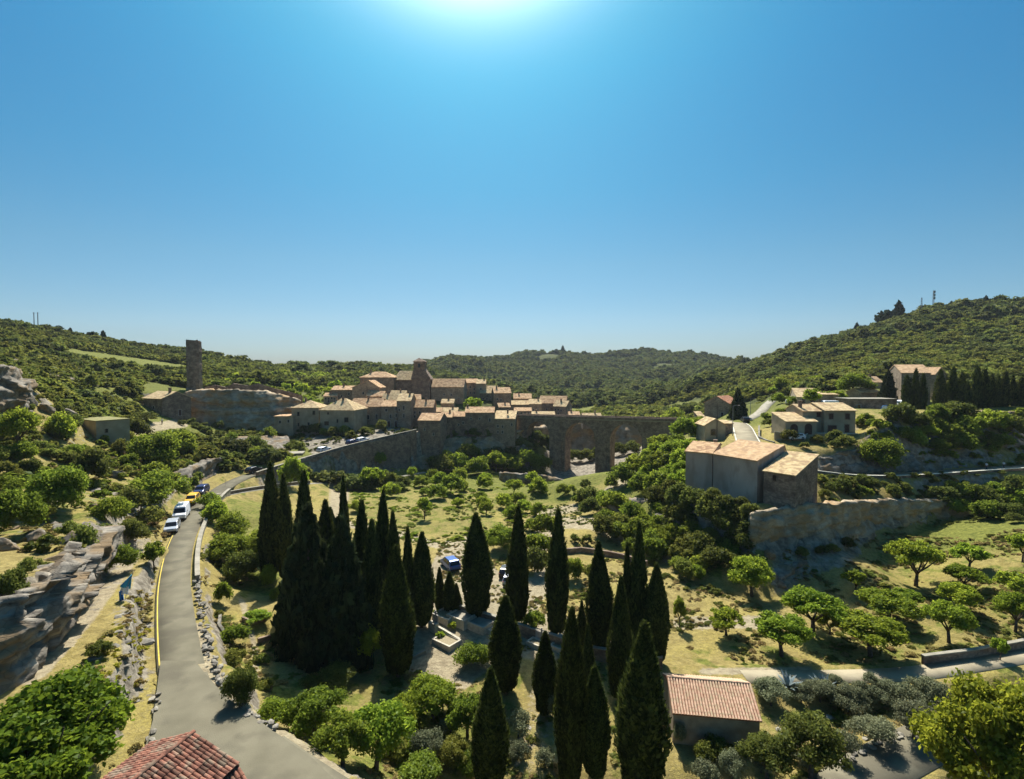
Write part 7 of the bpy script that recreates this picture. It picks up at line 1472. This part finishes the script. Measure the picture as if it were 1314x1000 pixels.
# ------------------------------------------------------------------ small things
M_org = nmat('rusty_orange', (.36, .10, .025), (.48, .17, .04), 2.5, .6); M_blue = nmat('blue_cloth', (.03, .16, .5), (.06, .3, .62), 2, .6); M_teal = nmat('teal_cloth', (.03, .28, .5), (.08, .42, .6), 2, .6); M_wcl = nmat('white_sheet', (.7, .74, .8), (.8, .82, .85), 3, .6)
def digger():
    g = ground(868, 592); t = empty('digger', g, R(35)); tag(t, 'small rusty orange digger with its boom folded on the slope', 'digger')
    m = MB(); m.box((0, 0, 1.25), (2.2, 1.5, .9)); m.box((-.8, 0, 1.5), (.7, 1.5, 1.1)); m.build('body', M_org, t, bevel=.06); m = MB(); m.box((.35, .3, 2.15), (1.0, .85, 1.25)); m.build('cab_glass', M_glass, t, bevel=.04); m = MB(); m.box((.35, .3, 2.82), (1.15, 1.0, .1)); m.build('cab_roof', M_wcl, t, bevel=.02)
    for s in (-.65, .65):
        m = MB(); n = 14; pts = []
        for i in range(n + 1): a = math.pi * 2 * i / n; pts.append((math.cos(a) * 1.2, s, .4 + math.sin(a) * .35))
        m.tube(pts, .16, 6, False); m.build('track', M_dark, t)
    m = MB(); m.tube([(1.0, -.3, 1.4), (2.0, -.3, 3.0), (3.0, -.3, 2.5)], [.18, .16, .13], 6); m.build('boom', M_org, t); m = MB(); m.tube([(3.0, -.3, 2.5), (3.2, -.3, 1.2)], [.13, .1], 6); m.build('dipper', M_org, t); m = MB(); m.box((3.1, -.3, .8), (.7, .7, .6)); m.build('bucket', M_dark, t, bevel=.05)
digger()
def cloth(name, loc, w, h, mat, label, cat, parent=None, folds=5, rz=0, top=.0, seed=0):
    rg = np.random.RandomState(seed); nu_, nv_ = 14, 10; v = []
    for j in range(nv_):
        for i in range(nu_):
            u = i / (nu_ - 1) - .5; q = j / (nv_ - 1); v.append((u * w * (1 - top * q), .09 * math.sin(u * folds * 3.1 + q) + .02 * rg.randn() + .12 * q, q * h))
    f = [(j * nu_ + i, j * nu_ + i + 1, (j + 1) * nu_ + i + 1, (j + 1) * nu_ + i) for j in range(nv_ - 1) for i in range(nu_ - 1)]
    o = obj(name, mesh_np(name, v, f, mat, True), parent); md = o.modifiers.new('thick', 'SOLIDIFY'); md.thickness = .012; o.location = loc; o.rotation_euler = (.2, 0, rz)
    if label: tag(o, label, cat)
    return o
g = ground(160, 770, 45); t = empty('banner_stand', g, .5); tag(t, 'blue and white crumpled cloth sail set up beside the track', 'banner'); m = MB(); m.tube([(0, .1, -.3), (.25, .12, 1.4), (.75, .14, 2.75)], .03, 6); m.build('stake', M_steel, t)
c = cloth('upper_sail', (.05, 0, 1.25), 1.0, 1.35, M_teal, None, None, t, 3, .2, .95, 1); c.rotation_euler = (.1, .45, .2); c = cloth('middle_panel', (-.1, .03, .6), .75, .8, M_wcl, None, None, t, 4, .1, .1, 2); c.rotation_euler = (.15, .25, .1); c = cloth('lower_panel', (-.25, .05, -.05), .38, 1.0, M_blue, None, None, t, 4, 0, .1, 3); c.rotation_euler = (.2, -.05, .1)
cy_ = cloth('tarpaulin', ground(851, 590) + Vector((0, 0, .2)), 1.6, 1.2, M_wcl, 'white sack heap left of the orange digger', 'tarpaulin', None, 5, .3, .3, 5)
g = P(1135.5, 529.5, 134); t = empty('trampoline', (g.x, g.y, g.z), 0); tag(t, 'round blue and white disc leaning on the garage block', 'trampoline'); m = MB(); n = 20
m.tube([(math.cos(2 * math.pi * i / n) * .95, .05, .95 + math.sin(2 * math.pi * i / n) * .9) for i in range(n + 1)], .1, 6, False); m.build('rim', M_blue, t, True); m = MB(); m.poly_prism([(math.cos(2 * math.pi * i / n) * .9, 0.02, .95 + math.sin(2 * math.pi * i / n) * .85) for i in range(n)], (0, -.05, 0)); m.build('sheet', M_wcl, t)
def agave(px, py, label):
    g = ground(px, py); m = MB(); rg = random.Random(px)
    for k in range(26):
        a = k * 2.4; l = rg.uniform(1.0, 1.5); e = rg.uniform(.35, 1.35); d = Vector((math.cos(a) * math.cos(e), math.sin(a) * math.cos(e), math.sin(e))); s = Vector((-math.sin(a), math.cos(a), 0)) * .11
        p0 = Vector((0, 0, 0)); p1 = d * l * .5; p2 = d * l - Vector((0, 0, .12)); m.add([p0 - s * .6, p0 + s * .6, p1 + s, p1 - s, p2, p1 - Vector((0, 0, .08))], [(0, 1, 2, 3), (3, 2, 4), (2, 5, 4), (5, 3, 4), (1, 5, 2), (5, 0, 3)])
    o = m.build('agave', MATS.get('agave_leaf') or nmat('agave_leaf', (.12, .16, .17), (.2, .25, .25), 3, .7)); o.location = g + Vector((0, 0, .1)); o.scale = (1.3,) * 3; tag(o, label, 'agave')
agave(1011, 884, 'spiky blue agave, left one of the two by the lane'); agave(1058, 886, 'spiky blue agave, right one of the two by the lane')

# ------------------------------------------------------------------ dry stone edging along the outer side of the bend: every stone a part
def stone_row(pts, label, n_layers=2, seed=3, smin=.35, smax=.75, limit=150):
    rg = random.Random(seed); t = empty('dry_stone_wall', pts[0]); tag(t, label, 'stone wall'); c = densify(pts, .38); k = 0
    for lay in range(n_layers):
        for i, p in enumerate(c[:-1]):
            if k >= limit or rg.random() < .12 + .25 * lay: continue
            d = c[i + 1] - p; s = rg.uniform(smin, smax); me = ROCKS[rg.randrange(4)]; o = obj('stone', me, t); z = h1(p.x, p.y) + .12 + lay * .3
            o.location = Vector((p.x + rg.uniform(-.35, .35), p.y + rg.uniform(-.35, .35), z)) - pts[0]; o.rotation_euler = (rg.uniform(-.3, .3), rg.uniform(-.3, .3), math.atan2(d.y, d.x) + rg.uniform(-.5, .5)); o.scale = (s * 1.3, s, s * .9); k += 1
cc = [PZ(a, b, -24.95) for a, b in ((252, 735), (257, 770), (262, 800), (268, 832), (282, 862), (302, 888), (328, 912), (356, 932))]
stone_row(cc, 'row of pale rough stones edging the road bend on its outer side', 2, 3, .15, .48, 190)
stone_row([PZ(a, b, -24.6) for a, b in ((190, 985), (197, 940), (203, 905), (196, 880))], 'low pile of pale stones at the left verge near the bottom tree', 2, 5, .15, .45, 90)
stone_row([ground(a, b) for a, b in ((1085, 978), (1120, 960), (1150, 948), (1190, 930))], 'row of small pale stones edging the lower lane', 1, 7, .25, .5, 60)

# ------------------------------------------------------------------ large near trees
def near_tree(loc, W, Hh, n, size, mat, label, nb=70, seed=1, trunk=True, cz=.58, r=(.05, .13), nm='tree'):
    rng = np.random.RandomState(seed); C, Rd = crown_blobs(rng, nb, w=.5, h=.42, cz=cz, r=r, hollow=.45); me = leafmesh('crown', [leaves(rng, C, Rd, n, size, asp=1.5, shell=.8, out_bias=.35), leaves(rng, C, Rd * 1.35, n // 6, size, asp=1.5, shell=.3)], mat)
    t = empty(nm, loc); tag(t, label, 'tree'); c = obj('crown', me, t); c.scale = (W, W, Hh); m = MB(); rg = random.Random(seed)
    m.tube([(0, 0, -.5), (.1, 0, Hh * .2), (0, .1, Hh * .42)], [W * .035, W * .028, W * .02], 9)
    for k in range(9):
        a = k * .7 + rg.random(); l = rg.uniform(.25, .42) * W; m.tube([(0, .05, Hh * rg.uniform(.25, .42)), (math.cos(a) * l * .5, math.sin(a) * l * .5, Hh * .55), (math.cos(a) * l, math.sin(a) * l, Hh * rg.uniform(.65, .85))], [W * .014, W * .009, W * .003], 6)
    m.build('trunk', M_bark, t, True); return t
M_fig = leafmat('leaf_fig', (.070, .115, .010), (.145, .21, .018), .5, .05, .005)
p = P(64, 960, 29.5); near_tree(Vector((p.x, p.y, -25.9)), 9.2, 7.9, 32000, .026, M_fig, 'large bright green broadleaf tree filling the bottom left corner', 80, 3)
p = P(20, 990, 24.5); near_tree(Vector((p.x, p.y, -25.0)), 6.4, 6.2, 16000, .034, M_fig, 'second bright green tree in front at the very bottom left corner', 60, 5)
M_mul = leafmat('leaf_mulberry', (.13, .165, .014), (.25, .29, .03), .55, .05, .005)
p = P(1290, 950, 32); near_tree(Vector((p.x, p.y, -31.3)), 9.0, 12.0, 52000, .020, M_mul, 'large yellow green tree filling the bottom right corner', 90, 7)

# ------------------------------------------------------------------ summer haze
hz = MB(); hz.box((0, 830, 55), (2900, 1830, 250)); HZ = nmat('haze', (1, 1, 1)); HZ.node_tree.nodes.clear(); _o = HZ.node_tree.nodes.new('ShaderNodeOutputMaterial'); _v = HZ.node_tree.nodes.new('ShaderNodeVolumePrincipled')
_v.inputs['Color'].default_value = (.80, .90, 1.0, 1); _v.inputs['Density'].default_value = .00007; _v.inputs['Anisotropy'].default_value = .35
HZ.node_tree.links.new(_v.outputs[0], _o.inputs['Volume']); hb = hz.build('haze', HZ); tag(hb, 'thin blue summer haze over the valley', 'haze', None, 'stuff')
